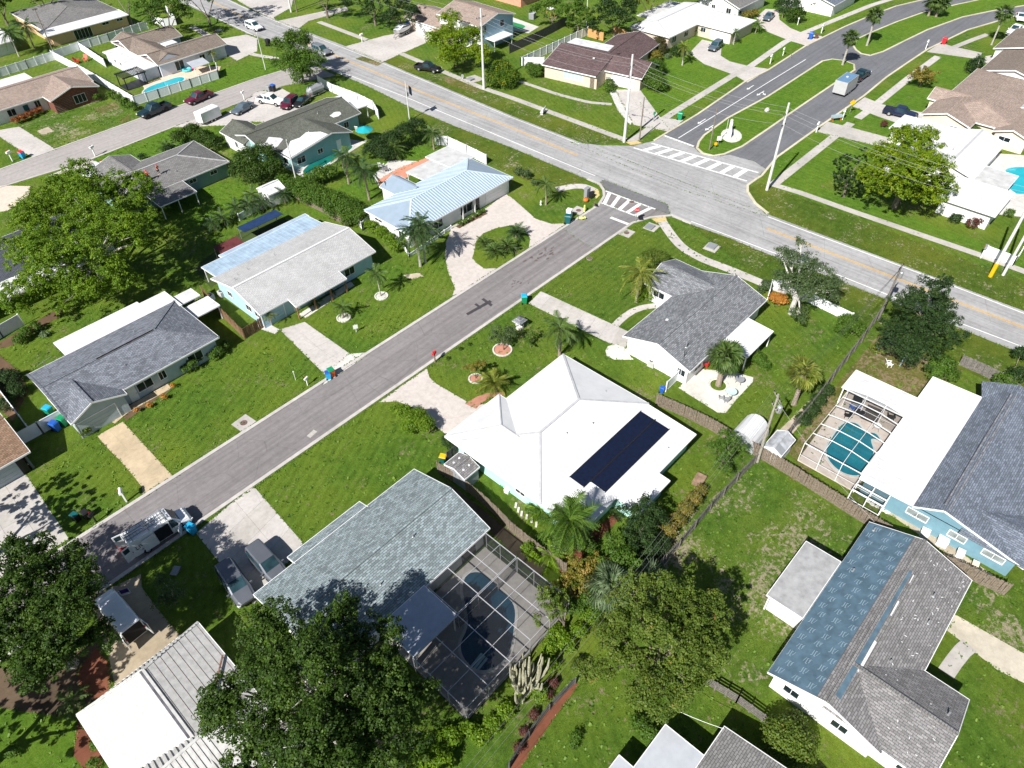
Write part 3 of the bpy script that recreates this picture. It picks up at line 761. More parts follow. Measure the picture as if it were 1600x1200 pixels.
psheet('mulch_bed', [(712, 354), (755, 330), (762, 334), (718, 357)], MULCHB, 0.034)
psheet('mulch_bed', [(868, 880), (960, 800), (968, 810), (880, 905)], MULCH, 0.024)
psheet('bare_soil', [(690, 745), (860, 880), (840, 905), (765, 830)], paving('dark_soil', (0.085, 0.070, 0.050), blot=0.35, fine=12), 0.016)
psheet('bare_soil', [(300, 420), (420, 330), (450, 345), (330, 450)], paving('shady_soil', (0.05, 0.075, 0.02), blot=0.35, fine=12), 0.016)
psheet('porch_slab', [(165, 655), (262, 600), (268, 607), (200, 645), (180, 662)], CONC_T, 0.045)
psheet('shell_bed', [(465, 492), (548, 440), (554, 446), (478, 497)], SHELL, 0.034)
psheet('salmon_patio', [(590, 282), (625, 262), (668, 246), (674, 252), (640, 275), (600, 300)], SALMON, 0.034)
psheet('white_patio', [(582, 275), (610, 250), (655, 252), (625, 266), (590, 290)], CONC_W, 0.030)
psheet('garden_slab', [(408, 500), (437, 515), (430, 522), (400, 512)], CONC_W, 0.03)
psheet('utility_pad', [(720, 123), (742, 117), (758, 124), (735, 131)], CONC_G, 0.04)
psheet('sandy_strip', [(1200, 690), (1290, 600), (1300, 606), (1215, 705)], DIRT, 0.014)
psheet('side_yard_gravel', [(1375, 775), (1412, 800), (1560, 905), (1545, 912), (1400, 810), (1365, 790)], DIRT, 0.020)
psheet('porch_slab', [(40, 735), (-30, 775), (-30, 768), (34, 730)], CONC_G, 0.03)
for px_ in ([(1252, 735), (1262, 742), (1245, 752), (1230, 748)], [(630, 430), (655, 426), (662, 432), (640, 437)], [(556, 92), (566, 88), (600, 98), (590, 103)], [(690, 118), (720, 125), (760, 145), (730, 142), (700, 132)], [(57, 205), (75, 198), (85, 205), (66, 211)], [(145, 170), (180, 160), (188, 168), (160, 178)], [(185, 190), (202, 178), (205, 186), (192, 193)]):
    psheet('bare_patch', px_, DIRT if random.random() < .5 else GB, 0.013)
# round tree rings and manholes
def ring(px, r, mat, edge):
    p = at(*px); mb = MB(mat); mb.lathe([(r, 0), (r * 0.6, 0.06), (0.05, 0.08)], (p.x, p.y, 0.0), None, 18)
    o = struct('planting_ring', mb)
    n = max(10, int(2 * PI * r / 0.34))
    for k in range(n):
        t = 2 * PI * k / n; e = MB(edge); e.obox((p.x + r * math.cos(t), p.y + r * math.sin(t), 0.06), (2 * PI * r / n * 0.9, 0.16, 0.16), t + PI / 2); e.build('edging_stone', o)
for px_, r, m_ in (((596, 463), 0.85, SHELL), ((537, 497), 0.85, SHELL), ((785, 547), 1.15, BRICKP), ((743, 592), 0.78, BRICKP), ((1122, 602), 1.15, GM)):
    ring(px_, r, m_, STONE)
def manhole(px, pad=True):
    p = at(*px); mb = MB(CONC_G)
    if pad: mb.obox((p.x, p.y, 0.02), (2.0, 1.9, 0.05), 0.1)
    else: mb.lathe([(0.45, 0), (0.45, 0.042)], (p.x, p.y, 0), None, 16)
    o = struct('manhole', mb)
    c = MB(IRON); c.lathe([(0.42, 0.0), (0.40, 0.02), (0.1, 0.024)], (p.x, p.y, 0.046), None, 18); c.build('cover', o)
for px_, b_ in (((979, 364), True), ((904, 329), True), ((381, 661), True), ((931, 322), False), ((987, 316), False), ((1018, 355), True), ((1112, 387), True), ((921, 404), False)): manhole(px_, b_)
# ------------------------------------------------------------------ houses
class House:
    def __init__(s, name, label, cat, c, rz=0.0):
        s.o = thing(name, label, cat, (c[0], c[1], 0), math.radians(rz))
        s.walls, s.roofs, s.fas, s.caps = {}, [], MB(FASCIA), {}
    def _w(s, m): return s.walls.setdefault(m.name, MB(m))
    def _r(s, m): k = MB(m); s.roofs.append(k); return k
    def wall(s, x0, x1, y0, y1, h, mat, z0=0.0): s._w(mat).box(x0, x1, y0, y1, z0, h)
    def fascia(s, a, b, h=0.2):
        a, b = Vector(a), Vector(b); s.fas.beam(a - Vector((0, 0, h / 2 - 0.015)), b - Vector((0, 0, h / 2 - 0.015)), 0.05, h)
    def plane(s, pts, mat, t=0.14, fascia=()):
        s._r(mat).slab(pts, t)
        for i in fascia: s.fascia(pts[i], pts[(i + 1) % len(pts)], t + 0.05)
    def cap(s, a, b, mat, r=0.09, w=0.30):
        k = s.caps.setdefault(mat.name, MB(mat)); a, b = Vector(a), Vector(b); k.beam(a + Vector((0, 0, .02)), b + Vector((0, 0, .02)), w, 0.07)
    def gable(s, x0, x1, y0, y1, ze, rise, axis, mat, wall=None, r=None, inset=0.5, capm=None, ends=(1, 1), fas=True, pad0=0, pad1=0):
        """eave outline; axis is the ridge direction; r the ridge position across"""
        if axis == 'x':
            yr = (y0 + y1) / 2 if r is None else r; zr = ze + rise
            P = lambda u, v, z: (u, v, z); a0, a1, b0, b1, rr = x0, x1, y0, y1, yr
        else:
            xr = (x0 + x1) / 2 if r is None else r; zr = ze + rise
            P = lambda u, v, z: (v, u, z); a0, a1, b0, b1, rr = y0, y1, x0, x1, xr
        A = [P(a0, b0, ze), P(a1, b0, ze), P(a1, rr, zr), P(a0, rr, zr)]
        B = [P(a0, rr, zr), P(a1, rr, zr), P(a1, b1, ze), P(a0, b1, ze)]
        if axis == 'y': A.reverse(); B.reverse()
        k = s._r(mat); k.slab(A, 0.14); k.slab(B, 0.14)
        if fas:
            s.fascia(P(a0, b0 , ze), P(a1, b0, ze)); s.fascia(P(a0, b1, ze), P(a1, b1, ze))
            for k, on in zip((a0, a1), ends):
                if on: s.fascia(P(k, b0, ze), P(k, rr, zr)); s.fascia(P(k, rr, zr), P(k, b1, ze))
        s.cap(P(a0, rr, zr), P(a1, rr, zr), capm or mat)
        if wall:
            i = inset
            sl0, sl1 = rise / (rr - b0), rise / (b1 - rr)
            c = 0.16
            pent = [(b0 + i, 0), (b1 - i, 0), (b1 - i, ze + sl1 * i - c), (rr, zr - c), (b0 + i, ze + sl0 * i - c)]
            k0, k1 = a0 + (i if ends[0] else 0) + pad0, a1 - (i if ends[1] else 0) - pad1
            vs = [P(k0, u, z) for u, z in pent] + [P(k1, u, z) for u, z in pent]
            fs = [(0, 1, 2, 3, 4), (9, 8, 7, 6, 5)] + [(j, 5 + j, 5 + (j + 1) % 5, (j + 1) % 5) for j in range(5)]
            if axis == 'x': fs = [tuple(reversed(f)) for f in fs]
            s._w(wall).mesh(vs, fs)
    def hip(s, x0, x1, y0, y1, ze, rise, axis, mat, wall=None, r=None, h0=None, h1=None, inset=0.5, capm=None):
        zr = ze + rise
        if axis == 'x':
            rr = (y0 + y1) / 2 if r is None else r; h0 = (y1 - y0) / 2 if h0 is None else h0; h1 = (y1 - y0) / 2 if h1 is None else h1
            R0, R1 = (x0 + h0, rr, zr), (x1 - h1, rr, zr)
        else:
            rr = (x0 + x1) / 2 if r is None else r; h0 = (x1 - x0) / 2 if h0 is None else h0; h1 = (x1 - x0) / 2 if h1 is None else h1
            R0, R1 = (rr, y0 + h0, zr), (rr, y1 - h1, zr)
        a, b, c, d = (x0, y0, ze), (x1, y0, ze), (x1, y1, ze), (x0, y1, ze)
        if axis == 'x': polys = [[a, b, R1, R0], [b, c, R1], [c, d, R0, R1], [d, a, R0]]; hips = [(a, R0), (d, R0), (b, R1), (c, R1)]
        else: polys = [[a, b, R0], [b, c, R1, R0], [c, d, R1], [d, a, R0, R1]]; hips = [(a, R0), (b, R0), (c, R1), (d, R1)]
        k = s._r(mat)
        for p in polys: k.slab(p, 0.12)
        for p, q in ((a, b), (b, c), (c, d), (d, a)): s.fascia(p, q)
        for p, q in hips + [(R0, R1)]: s.cap(p, q, capm or mat, w=0.24)
        if wall: s.wall(x0 + inset, x1 - inset, y0 + inset, y1 - inset, ze - 0.02, wall)
    def flat(s, x0, x1, y0, y1, z0, mat, z1=None, axis='y', t=0.12, fas=True, posts=None):
        """low-slope roof: height z0 at the low coordinate, z1 at the high coordinate of axis"""
        z1 = z0 if z1 is None else z1
        Z = (lambda x, y: z0 + (z1 - z0) * ((y - y0) / (y1 - y0))) if axis == 'y' else (lambda x, y: z0 + (z1 - z0) * ((x - x0) / (x1 - x0)))
        p = [(x, y, Z(x, y)) for x, y in ((x0, y0), (x1, y0), (x1, y1), (x0, y1))]
        s._r(mat).slab(p, t)
        if fas:
            for i in range(4): s.fascia(p[i], p[(i + 1) % 4], t + 0.04)
        for q in posts or (): 
            m = MB(WHITE); m.box(q[0] - .06, q[0] + .06, q[1] - .06, q[1] + .06, 0, Z(*q) - t); m.build('post', s.o)
    def win(s, face, k, u, z, w, h, mat=None, frame=None, bars=1, name='window'):
        """face '-x','+x','-y','+y'; k wall plane; u centre along the wall"""
        ax = face[1]; sg = 1 if face[0] == '+' else -1
        def B(mb, u0, u1, z0, z1, d0, d1):
            lo, hi = sorted((k + sg * d0, k + sg * d1))
            if ax == 'x': mb.box(lo, hi, u0, u1, z0, z1)
            else: mb.box(u0, u1, lo, hi, z0, z1)
        f = MB(frame or WHITE); t = 0.07
        B(f, u - w / 2 - t, u - w / 2, z - h / 2 - t, z + h / 2 + t, -0.03, 0.06); B(f, u + w / 2, u + w / 2 + t, z - h / 2 - t, z + h / 2 + t, -0.03, 0.06)
        B(f, u - w / 2, u + w / 2, z + h / 2, z + h / 2 + t, -0.03, 0.06); B(f, u - w / 2, u + w / 2, z - h / 2 - t, z - h / 2, -0.03, 0.09)
        for i in range(1, bars + 1):
            x = u - w / 2 + w * i / (bars + 1); B(f, x - .025, x + .025, z - h / 2, z + h / 2, -0.03, 0.05)
        fo = f.build(name, s.o)
        g = MB(mat or GLASS); B(g, u - w / 2 + 0.001, u + w / 2 - 0.001, z - h / 2 + 0.001, z + h / 2 - 0.001, -0.02, 0.022); g.build('pane', fo)
        return fo
    def door(s, face, k, u, w=0.95, h=2.05, mat=None, z=0.02):
        ax = face[1]; sg = 1 if face[0] == '+' else -1
        def B(mb, u0, u1, z0, z1, d0, d1, m=None):
            lo, hi = sorted((k + sg * d0, k + sg * d1))
            if ax == 'x': mb.box(lo, hi, u0, u1, z0, z1, m)
            else: mb.box(u0, u1, lo, hi, z0, z1, m)
        d = MB(mat or WHITE); B(d, u - w / 2, u + w / 2, z, z + h, -0.02, 0.05); o = d.build('door', s.o)
        hm = MB(STEEL); B(hm, u + w / 2 - .14, u + w / 2 - .07, z + .95, z + 1.08, 0.05, 0.10); hm.build('handle', o)
    def garage(s, face, k, u, w=4.6, h=2.1, mat=None):
        ax = face[1]; sg = 1 if face[0] == '+' else -1
        fr = MB(WHITE)
        def B(mb, u0, u1, z0, z1, d0, d1):
            lo, hi = sorted((k + sg * d0, k + sg * d1))
            if ax == 'x': mb.box(lo, hi, u0, u1, z0, z1)
            else: mb.box(u0, u1, lo, hi, z0, z1)
        B(fr, u - w / 2 - .1, u - w / 2, 0, h + .1, -.02, .05); B(fr, u + w / 2, u + w / 2 + .1, 0, h + .1, -.02, .05); B(fr, u - w / 2, u + w / 2, h, h + .1, -.02, .05)
        o = fr.build('garage_door', s.o)
        for i in range(4):
            p = MB(mat or WHITE); B(p, u - w / 2 + .002, u + w / 2 - .002, h * i / 4 + .012, h * (i + 1) / 4 - .012, -.02, .03); p.build('panel', o)
    def pipe(s, x, y, z, h=0.4, r=0.05, mat=None):
        m = MB(mat or STEEL); m.lathe([(r * 2.2, 0), (r, 0.06), (r, h), (r * .6, h)], (x, y, z - .04), None, 8); m.build('vent_pipe', s.o)
    def vent(s, x, y, z, mat=None, sz=0.4):
        m = MB(mat or ROOF_WD); m.obox((x, y, z + .06), (sz, sz, .18), 0.2); m.build('roof_vent', s.o)
    def done(s):
        for n, m in s.walls.items(): m.build('wall', s.o)
        for m in s.roofs: m.build('roof', s.o)
        if s.fas.v: s.fas.build('fascia', s.o)
        for n, m in s.caps.items(): m.build('ridge_cap', s.o)
        return s.o
def ribs(o, mat, lines, w=0.07, h=0.06, name='roof_rib', stuff=False):
    """standing ribs on a roof: each one a part"""
    if stuff:
        m = MB(mat)
        for a, b in lines: m.beam(Vector(a) + Vector((0, 0, h / 2)), Vector(b) + Vector((0, 0, h / 2)), w, h)
        m.build(name, o)['kind'] = 'stuff'; return
    for a, b in lines:
        m = MB(mat); m.beam(Vector(a) + Vector((0, 0, h / 2)), Vector(b) + Vector((0, 0, h / 2)), w, h); m.build(name, o)
ST_MINT = plain('stucco_mint', (0.42, 0.68, 0.64), 0.85, var=0.05)
ST_WHITE = plain('stucco_white', (0.74, 0.74, 0.72), 0.85, var=0.05)
ST_BLUE = plain('stucco_pale_blue', (0.36, 0.52, 0.62), 0.85, var=0.06)
ST_SKY = plain('stucco_sky_blue', (0.155, 0.285, 0.345), 0.85, var=0.07)
ST_GREY = plain('stucco_grey_blue', (0.42, 0.48, 0.51), 0.85, var=0.05)
ST_TEAL = plain('stucco_dull_teal', (0.20, 0.30, 0.30), 0.85, var=0.06)
ST_AQUA = plain('stucco_aqua', (0.28, 0.48, 0.49), 0.85, var=0.06)
ST_CREAM = plain('stucco_cream', (0.72, 0.62, 0.46), 0.85, var=0.05)
ST_BEIGE = plain('stucco_beige', (0.60, 0.50, 0.41), 0.85, var=0.06)
ST_PEACH = plain('stucco_peach', (0.64, 0.43, 0.25), 0.85, var=0.06)
ST_LAV = plain('siding_pale_grey', (0.58, 0.61, 0.68), 0.8, var=0.05)
BLIND = glass('blind_glass', (0.22, 0.25, 0.25), .15)
ST_SLATE = plain('stucco_slate', (0.13, 0.15, 0.18), 0.85, var=0.06)

# 1 ---- white hip-roofed house with the two black solar mats
h = House('house', 'white roofed house with two black solar mats on its rear roof', 'house', (41, 30))
h.hip(32.2, 50.4, 26.9, 39.1, 2.72, 1.75, 'x', ROOF_W, None, 32.0, 5.8, 6.0, capm=ROOF_WS)
h.wall(32.8, 49.8, 22.6, 38.5, 2.5, ST_MINT)
h.wall(33.0, 40.0, 38.4, 39.6, 2.6, ST_MINT)
ap, rb = (36.4, 35.9, 4.05), (36.4, 33.4, 4.05)
A_, B_ = (32.1, 40.15, 2.73), (40.5, 40.15, 2.73)
h.plane([B_, A_, ap], ROOF_W, fascia=(0,)); h.plane([A_, (32.1, 33.6, 2.73), rb, ap], ROOF_W, fascia=(0,)); h.plane([(40.5, 35.0, 2.73), B_, ap, rb], ROOF_W, fascia=(0,))
for q_ in ((A_, ap), (B_, ap), (ap, rb)): h.cap(*q_, ROOF_WS, w=.14)
zf = lambda y: 2.74 - 0.05 * (27.2 - y)
h.plane([(38.0, 22.0, zf(22)), (43.3, 22.0, zf(22)), (43.3, 20.7, zf(20.7)), (50.25, 20.7, zf(20.7)), (50.25, 27.2, zf(27.2)), (32.3, 27.2, zf(27.2)), (32.3, 22.0, zf(22))], ROOF_W, 0.12, fascia=(2, 3, 6, 1, 5))
h.plane([(37.9, 19.3, 2.38), (43.25, 19.3, 2.38), (43.25, 22.2, 2.545), (37.9, 22.2, 2.545)], ROOF_W, 0.12, fascia=(0, 1, 3))
h.wall(38.4, 42.8, 19.8, 22.7, 2.2, ST_MINT); h.wall(43.5, 49.7, 21.2, 22.7, 2.3, ST_MINT)
for x0, y0, n in ((36.7, 25.05, 10), (37.7, 23.15, 9)):
    m = MB(SOLAR); x1 = 48.8
    m.slab([(x0, y0, zf(y0) + .07), (x1, y0, zf(y0) + .07), (x1, y0 + 1.82, zf(y0 + 1.82) + .07), (x0, y0 + 1.82, zf(y0 + 1.82) + .07)], 0.05)
    so_ = m.build('solar_mat', h.o)
    m = MB(BLACK)
    for yy in (y0, y0 + 1.82): m.tube([(x0 - .1, yy, zf(yy) + .09), (x1 + .1, yy, zf(yy) + .09)], 0.035)
    m.build('header_pipe', so_)
for q_ in ((40.2, 30.2, 3.85), (43.3, 29.2, 3.6), (35.9, 25.3, 2.66), (34.2, 24.1, 2.6), (46.6, 21.8, 2.5), (48.2, 31.2, 3.3)): h.pipe(*q_, h=.22)
h.win('-x', 32.8, 30.0, 1.5, 1.2, 0.9); h.win('-x', 32.8, 25.0, 1.5, 1.0, 0.8)
h.garage('+y', 39.6, 36.4); h.win('+y', 38.5, 45, 1.4, 1.8, 1.2); h.door('+y', 38.5, 42)
h.done()

# 2 ---- sage shingled gable house with the screened pool
h = House('house', 'sage grey shingled gable house attached to the large dark pool cage', 'house', (17.5, 34))
h.gable(8.1, 27.0, 28.6, 39.25, 2.7, 1.72, 'x', SH_TEAL, ST_WHITE, 33.7)
sl_ = 1.72 / 5.55
h.plane([(20.85, 40.45, 2.72 - sl_ * 1.2), (12.4, 40.45, 2.72 - sl_ * 1.2), (12.4, 39.0, 2.775), (20.85, 39.0, 2.775)], SH_TEAL, fascia=(0, 1, 3))
h.wall(12.9, 20.4, 38.6, 40.0, 2.3, ST_WHITE)
h.garage('+y', 40.0, 16.6); h.win('+y', 38.75, 24, 1.4, 2.0, 1.2)
h.win('-x', 8.6, 36, 1.4, 1.4, 1.1); h.door('-y', 29.1, 24.5, 1.8, mat=GLASS)
h.pipe(21.0, 32.5, 4.1); h.pipe(16, 31.2, 3.6)
h.flat(13.8, 18.75, 24.6, 28.75, 2.62, plain('aluminium_roof_grey', (0.36, 0.40, 0.46), 0.45, 0.1, 0.08), 2.78, posts=[(14.0, 24.8), (18.5, 24.8)])
h.done()

# 3 ---- slate shingled house on the left
h = House('house', 'slate shingled house with a long white flat rear roof, left of the street', 'house', (15.5, 78))
h.hip(6.3, 24.9, 72.4, 83.2, 2.7, 1.6, 'x', SH_SLATE, ST_GREY, 77.5, 0.02, 5.3)
h.gable(6.25, 12.6, 71.45, 77.6, 2.72, 1.3, 'y', SH_SLATE, ST_GREY, 9.1, ends=(1, 0), inset=0.35)
h.flat(12.4, 25.1, 81.6, 86.2, 2.75, ROOF_W, 2.6, posts=[(12.6, 86), (24.9, 86)])
h.flat(10.8, 21.6, 81.4, 86.9, 2.70, ROOF_W, 2.52)
h.flat(25.3, 27.9, 82.2, 84.6, 2.4, ROOF_WD, 2.3, posts=[(27.7, 84.4), (27.7, 82.4)])
h.flat(25.2, 28.6, 78.6, 81.7, 2.2, ROOF_WD, 2.1, posts=[(28.4, 81.5), (28.4, 78.8)])
h.garage('-y', 71.8, 8.8, 4.4, mat=ST_GREY); h.win('-y', 72.9, 15, 1.45, 1.8, 1.1, frame=WHITE); h.win('-y', 72.9, 17.2, 1.45, .8, 1.1); h.win('-y', 72.9, 21.5, 1.45, 1.8, 1.1); h.door('-y', 72.9, 13.4)
for q_ in ((18.0, 79.6, 3.65), (9.0, 78.5, 4.0), (14.5, 75.0, 3.4), (8.1, 80.8, 3.2), (7.6, 79.6, 3.5)): h.pipe(*q_)
h.cap((12.6, 77.5, 4.30), (19.6, 77.5, 4.30), SH_GREY, w=.35)
m = MB(STEEL); m.tube([(8.2, 81.4, 3.2), (8.2, 81.4, 4.6)], .03); m.tube([(7.4, 81.2, 4.5), (9.2, 81.7, 4.5)], .02); m.build('antenna', h.o)
h.done()

# 4 ---- pale grey roof with blue metal rear roof
h = House('house', 'light grey gable roofed blue house with a blue metal lean-to behind', 'house', (40, 78))
h.gable(30.6, 49.5, 72.3, 84.0, 2.7, 1.55, 'x', SH_LGREY, ST_BLUE, 77.8, capm=ROOF_W)
h.plane([(34.9, 70.75, 2.28), (43.1, 70.75, 2.28), (43.1, 72.5, 2.775), (34.9, 72.5, 2.775)], SH_LGREY, fascia=(0, 1, 3))
h.flat(31.3, 49.0, 83.2, 87.7, 2.78, ALU_BL, 2.45, posts=[(31.5, 87.4), (37, 87.4), (43, 87.4), (48.8, 87.4)])
h.flat(34.5, 49.2, 87.5, 88.6, 2.42, ALU_BL, 2.36)
ribs(h.o, ALU_BL, [((31.6 + .6 * i, 83.25, 2.78), (31.6 + .6 * i, 87.6, 2.46)) for i in range(29)], .04, .04, 'roof_rib', True)
for x_ in (35.1, 37.8, 40.4, 42.9):
    m = MB(plain('stained_wood', (0.30, 0.15, 0.08), 0.8)); m.box(x_ - .08, x_ + .08, 70.95, 71.1, 0, 2.15); m.build('porch_post', h.o)
h.win('-y', 72.8, 45.0, 1.5, 1.6, 1.1); h.win('-y', 72.8, 38, 1.45, 1.6, 1.1); h.door('-y', 72.8, 36); h.door('-y', 72.8, 41, mat=ST_SKY)
h.garage('-y', 72.8, 32.6, 3.2, mat=ST_BLUE); h.win('-x', 31.1, 80.5, 1.6, 1.0, .8); h.win('-x', 31.1, 76, 1.6, 1.2, .9); h.win('-x', 31.1, 74, 1.6, 1.2, .9)
for q_ in ((33, 80.6, 3.5), (34.6, 80.9, 3.5), (39, 81, 3.45), (32, 79.6, 3.8)): h.pipe(*q_)
h.done()

# 5 ---- pale blue metal roof
h = House('house', 'white house under a ribbed pale blue metal hip roof', 'house', (66.5, 77))
h.hip(55.4, 77.6, 72.0, 82.2, 2.7, 1.5, 'x', METAL_B, ST_WHITE, 77.1, 5.2, 5.3, capm=METAL_BR)
L_ = []
for i in range(44):
    x = 55.9 + i * 0.495; d0 = (x - 55.4) / 5.2; d1 = (77.6 - x) / 5.3; f = min(1, d0, d1)
    L_.append(((x, 72.02, 2.71), (x, 72.0 + 5.1 * f, 2.7 + 1.5 * f))); L_.append(((x, 82.18, 2.71), (x, 82.2 - 5.1 * f, 2.7 + 1.5 * f)))
ribs(h.o, METAL_BR, L_, .11, .07)
h.gable(61.6, 66.0, 80.0, 86.0, 2.6, 0.9, 'y', METAL_B, ST_WHITE, 64.4, ends=(0, 1), inset=.3)
h.flat(67.4, 72.9, 81.6, 86.2, 2.82, ROOF_FLAT, 2.7, posts=[(67.6, 86), (72.7, 86)]); h.flat(73.0, 78.2, 81.2, 87.7, 2.86, ROOF_FLAT, 2.7, posts=[(77.9, 87.4)]); h.wall(73.6, 77.4, 81.7, 87.0, 2.6, ST_WHITE)
h.garage('-y', 72.5, 74.2, 4.8); h.door('-y', 72.5, 69.8, mat=GLASS); h.win('-y', 72.5, 67.5, 1.4, 2.6, 1.4); h.win('-y', 72.5, 61.5, 1.4, 1.7, 1.2); h.win('-x', 55.9, 79.5, 1.9, 1.6, .5); h.win('-x', 55.9, 74.3, 1.5, 1.2, 1.0)
for x_ in (66.4, 69.0): 
    m = MB(WHITE); m.box(x_ - .08, x_ + .08, 72.1, 72.25, 0, 2.55); m.build('porch_post', h.o)
h.done()

# 6 ---- grey shingled house with the white patio roof
h = House('house', 'grey shingled white house with a white patio roof facing the avenue corner', 'house', (66.5, 31.5))
h.gable(57.7, 75.6, 26.3, 35.8, 2.7, 1.55, 'x', SH_GREY, ST_WHITE, 31.0)
h.gable(68.2, 75.55, 31.2, 40.0, 2.72, 1.35, 'y', SH_GREY, ST_WHITE, 71.9, ends=(0, 1))
h.flat(64.6, 70.9, 22.8, 26.6, 2.42, ROOF_W, 2.62, posts=[(64.8, 23), (67.8, 23), (70.7, 23)])
h.win('-x', 58.2, 27.6, 1.5, 1.0, .9); h.door('-x', 58.2, 29.0); h.win('-x', 68.7, 37.9, 1.6, 1.6, .9); h.win('-y', 26.8, 60.5, 1.5, 1.4, 1.0); h.garage('+y', 35.3, 61.5)
h.vent(62.8, 33.0, 3.55, ROOF_WD, .3); h.pipe(60.2, 28.6, 3.5, .8); h.pipe(58.9, 28.0, 3.3, .9, .04, BLACK)
h.done()

# 7 ---- white flat / blue shingle house on the right
h = House('house', 'blue walled house, half white flat roof and half blue grey shingles', 'house', (65, -2))
h.flat(55.9, 75.4, 0.3, 5.5, 2.78, ROOF_W, 2.6, fas=True)
h.plane([(55.75, -9.6, 2.62), (78, -9.6, 2.62), (78, -2.1, 4.3), (55.75, -2.1, 4.3)], SH_BLUE, fascia=(0, 3)); h.plane([(55.75, -2.1, 4.3), (78, -2.1, 4.3), (78, 1.2, 2.85), (75.2, 0.28, 2.82), (55.75, 0.28, 2.82)], SH_BLUE, fascia=(4,))
h.cap((56.5, -1.85, 4.31), (76, -1.85, 4.31), SH_GREY, w=.16); h.cap((56.2, -2.35, 4.31), (76, -2.35, 4.31), SH_GREY, w=.16)
h.gable(55.72, 62.5, -12.5, -4.0, 2.72, 1.05, 'y', SH_BLUE, None, 58.6, ends=(1, 0), fas=False)
h.wall(56.3, 75, -9.0, 5.0, 2.5, ST_SKY)
m = MB(ST_SKY); vs_ = [(56.3, -9.0, 2.4), (56.3, 0.0, 2.4), (56.3, 0.0, 2.7), (56.3, -2.1, 4.1), (56.3, -9.0, 2.55)]
m.mesh(vs_ + [(v[0] + .3, v[1], v[2]) for v in vs_], [(4, 3, 2, 1, 0), (5, 6, 7, 8, 9), (2, 3, 8, 7), (3, 4, 9, 8)]); m.build('gable_wall', h.o)
h.flat(56.3, 60.3, 2.25, 5.6, 2.86, ROOF_WD, 2.68, axis='x'); ribs(h.o, ROOF_WD, [((56.4 + .42 * i, 2.3, 2.87 - .045 * (.42 * i)), (56.4 + .42 * i, 5.55, 2.87 - .045 * (.42 * i))) for i in range(10)], .05, .03, 'roof_rib', True)
h.flat(67.0, 70.7, 5.4, 12.4, 2.72, ROOF_WD, 2.62, axis='y', posts=[(67.2, 12.2), (70.5, 12.2)]); ribs(h.o, ROOF_WD, [((67.1 + .4 * i, 5.5, 2.73), (67.1 + .4 * i, 12.3, 2.63)) for i in range(9)], .05, .03, 'roof_rib', True)
h.win('-x', 56.3, -0.4, 1.55, 1.9, .75, BLIND); h.win('-x', 56.3, -4.1, 1.55, 1.5, .75, BLIND); h.win('-x', 56.3, -7.3, 1.55, 1.8, .7, BLIND)
h.done()

# 8 ---- house being re-roofed
h = House('house', 'charcoal shingled house with blue roofing underlay over one slope', 'house', (42, -2))
h.gable(32.0, 51.4, -6.6, 2.6, 2.7, 1.6, 'x', SH_CHAR, ST_WHITE, -1.95, capm=SH_WEATH)
h.gable(32.3, 40.5, -10, -1.9, 2.72, 1.5, 'y', SH_CHAR, ST_WHITE, 36.3, ends=(1, 0), capm=SH_WEATH)
yz = lambda y: 2.7 + 1.6 * (2.6 - y) / 4.55
u_ = MB(UNDER)
for k in range(4):                                                  # four overlapping courses of underlay
    y1_, y0_ = 2.62 - .92 * k, 2.62 - .92 * (k + 1) - .05
    u_.slab([(32.05, y0_, yz(y0_) + .03 + .004 * k), (51.35, y0_, yz(y0_) + .03 + .004 * k), (51.35, y1_, yz(y1_) + .02 + .004 * k), (32.05, y1_, yz(y1_) + .02 + .004 * k)], .02)
uo = u_.build('underlay', h.o)
pm = MB(plain('print_white', (0.21, 0.29, 0.35), 0.6, var=0.05))
for n_, tx in ((0, 'J[/'), (1, '/[f')):
    me_ = text_mesh(tx, .62)
    for i in range(20):
        for j in range(3):
            if (i + j) % 2 != n_: continue
            x0, y0 = 32.5 + i * .95, 2.1 - j * 1.22 - .25 * (i % 2)
            pm.mesh([(x0 + v.co.y, y0 - v.co.x - .15, yz(y0 - v.co.x - .15) + .05 + v.co.z * .5) for v in me_.vertices], [tuple(p.vertices) for p in me_.polygons])
pm.build('print_marks', uo)['kind'] = 'stuff'
m = MB(UNDER); m.slab([(33.0, -2.55, 4.13), (47.5, -2.35, 4.20), (47.5, -1.98, 4.30), (33.0, -1.98, 4.30)], .05); m.build('ridge_underlay', h.o)
m = MB(ROOF_W)
for a_, b_ in ((36.0, 39.3), (42.3, 44.0), (46.3, 47.3)): m.slab([(a_, -2.85, 4.06), (b_, -2.8, 4.08), (b_, -2.5, 4.19), (a_, -2.55, 4.17)], .03)
m.build('flashing', h.o)
h.cap((34.0, -2.9, 4.03), (47.8, -2.7, 4.10), SH_WEATH, w=.28)
h.flat(38.3, 45.7, 2.7, 6.05, 2.5, plain('shed_roof_grey', (0.33, 0.33, 0.33), .7, var=.16), 2.42, posts=[(38.5, 5.8), (45.5, 5.8)]); h.wall(38.6, 45.3, 2.0, 5.7, 2.35, ST_WHITE)
for q_ in ((47.0, -4.6, 3.45), (44.4, -5.2, 3.2), (37.5, -9.0, 3.8), (45, 1.5, 3.1), (50.5, 1.9, 3.0), (38.8, -4.2, 3.45)): h.pipe(*q_, h=.45, r=.07)
rs_ = MB(ROOF_W); rng_ = random.Random(4)
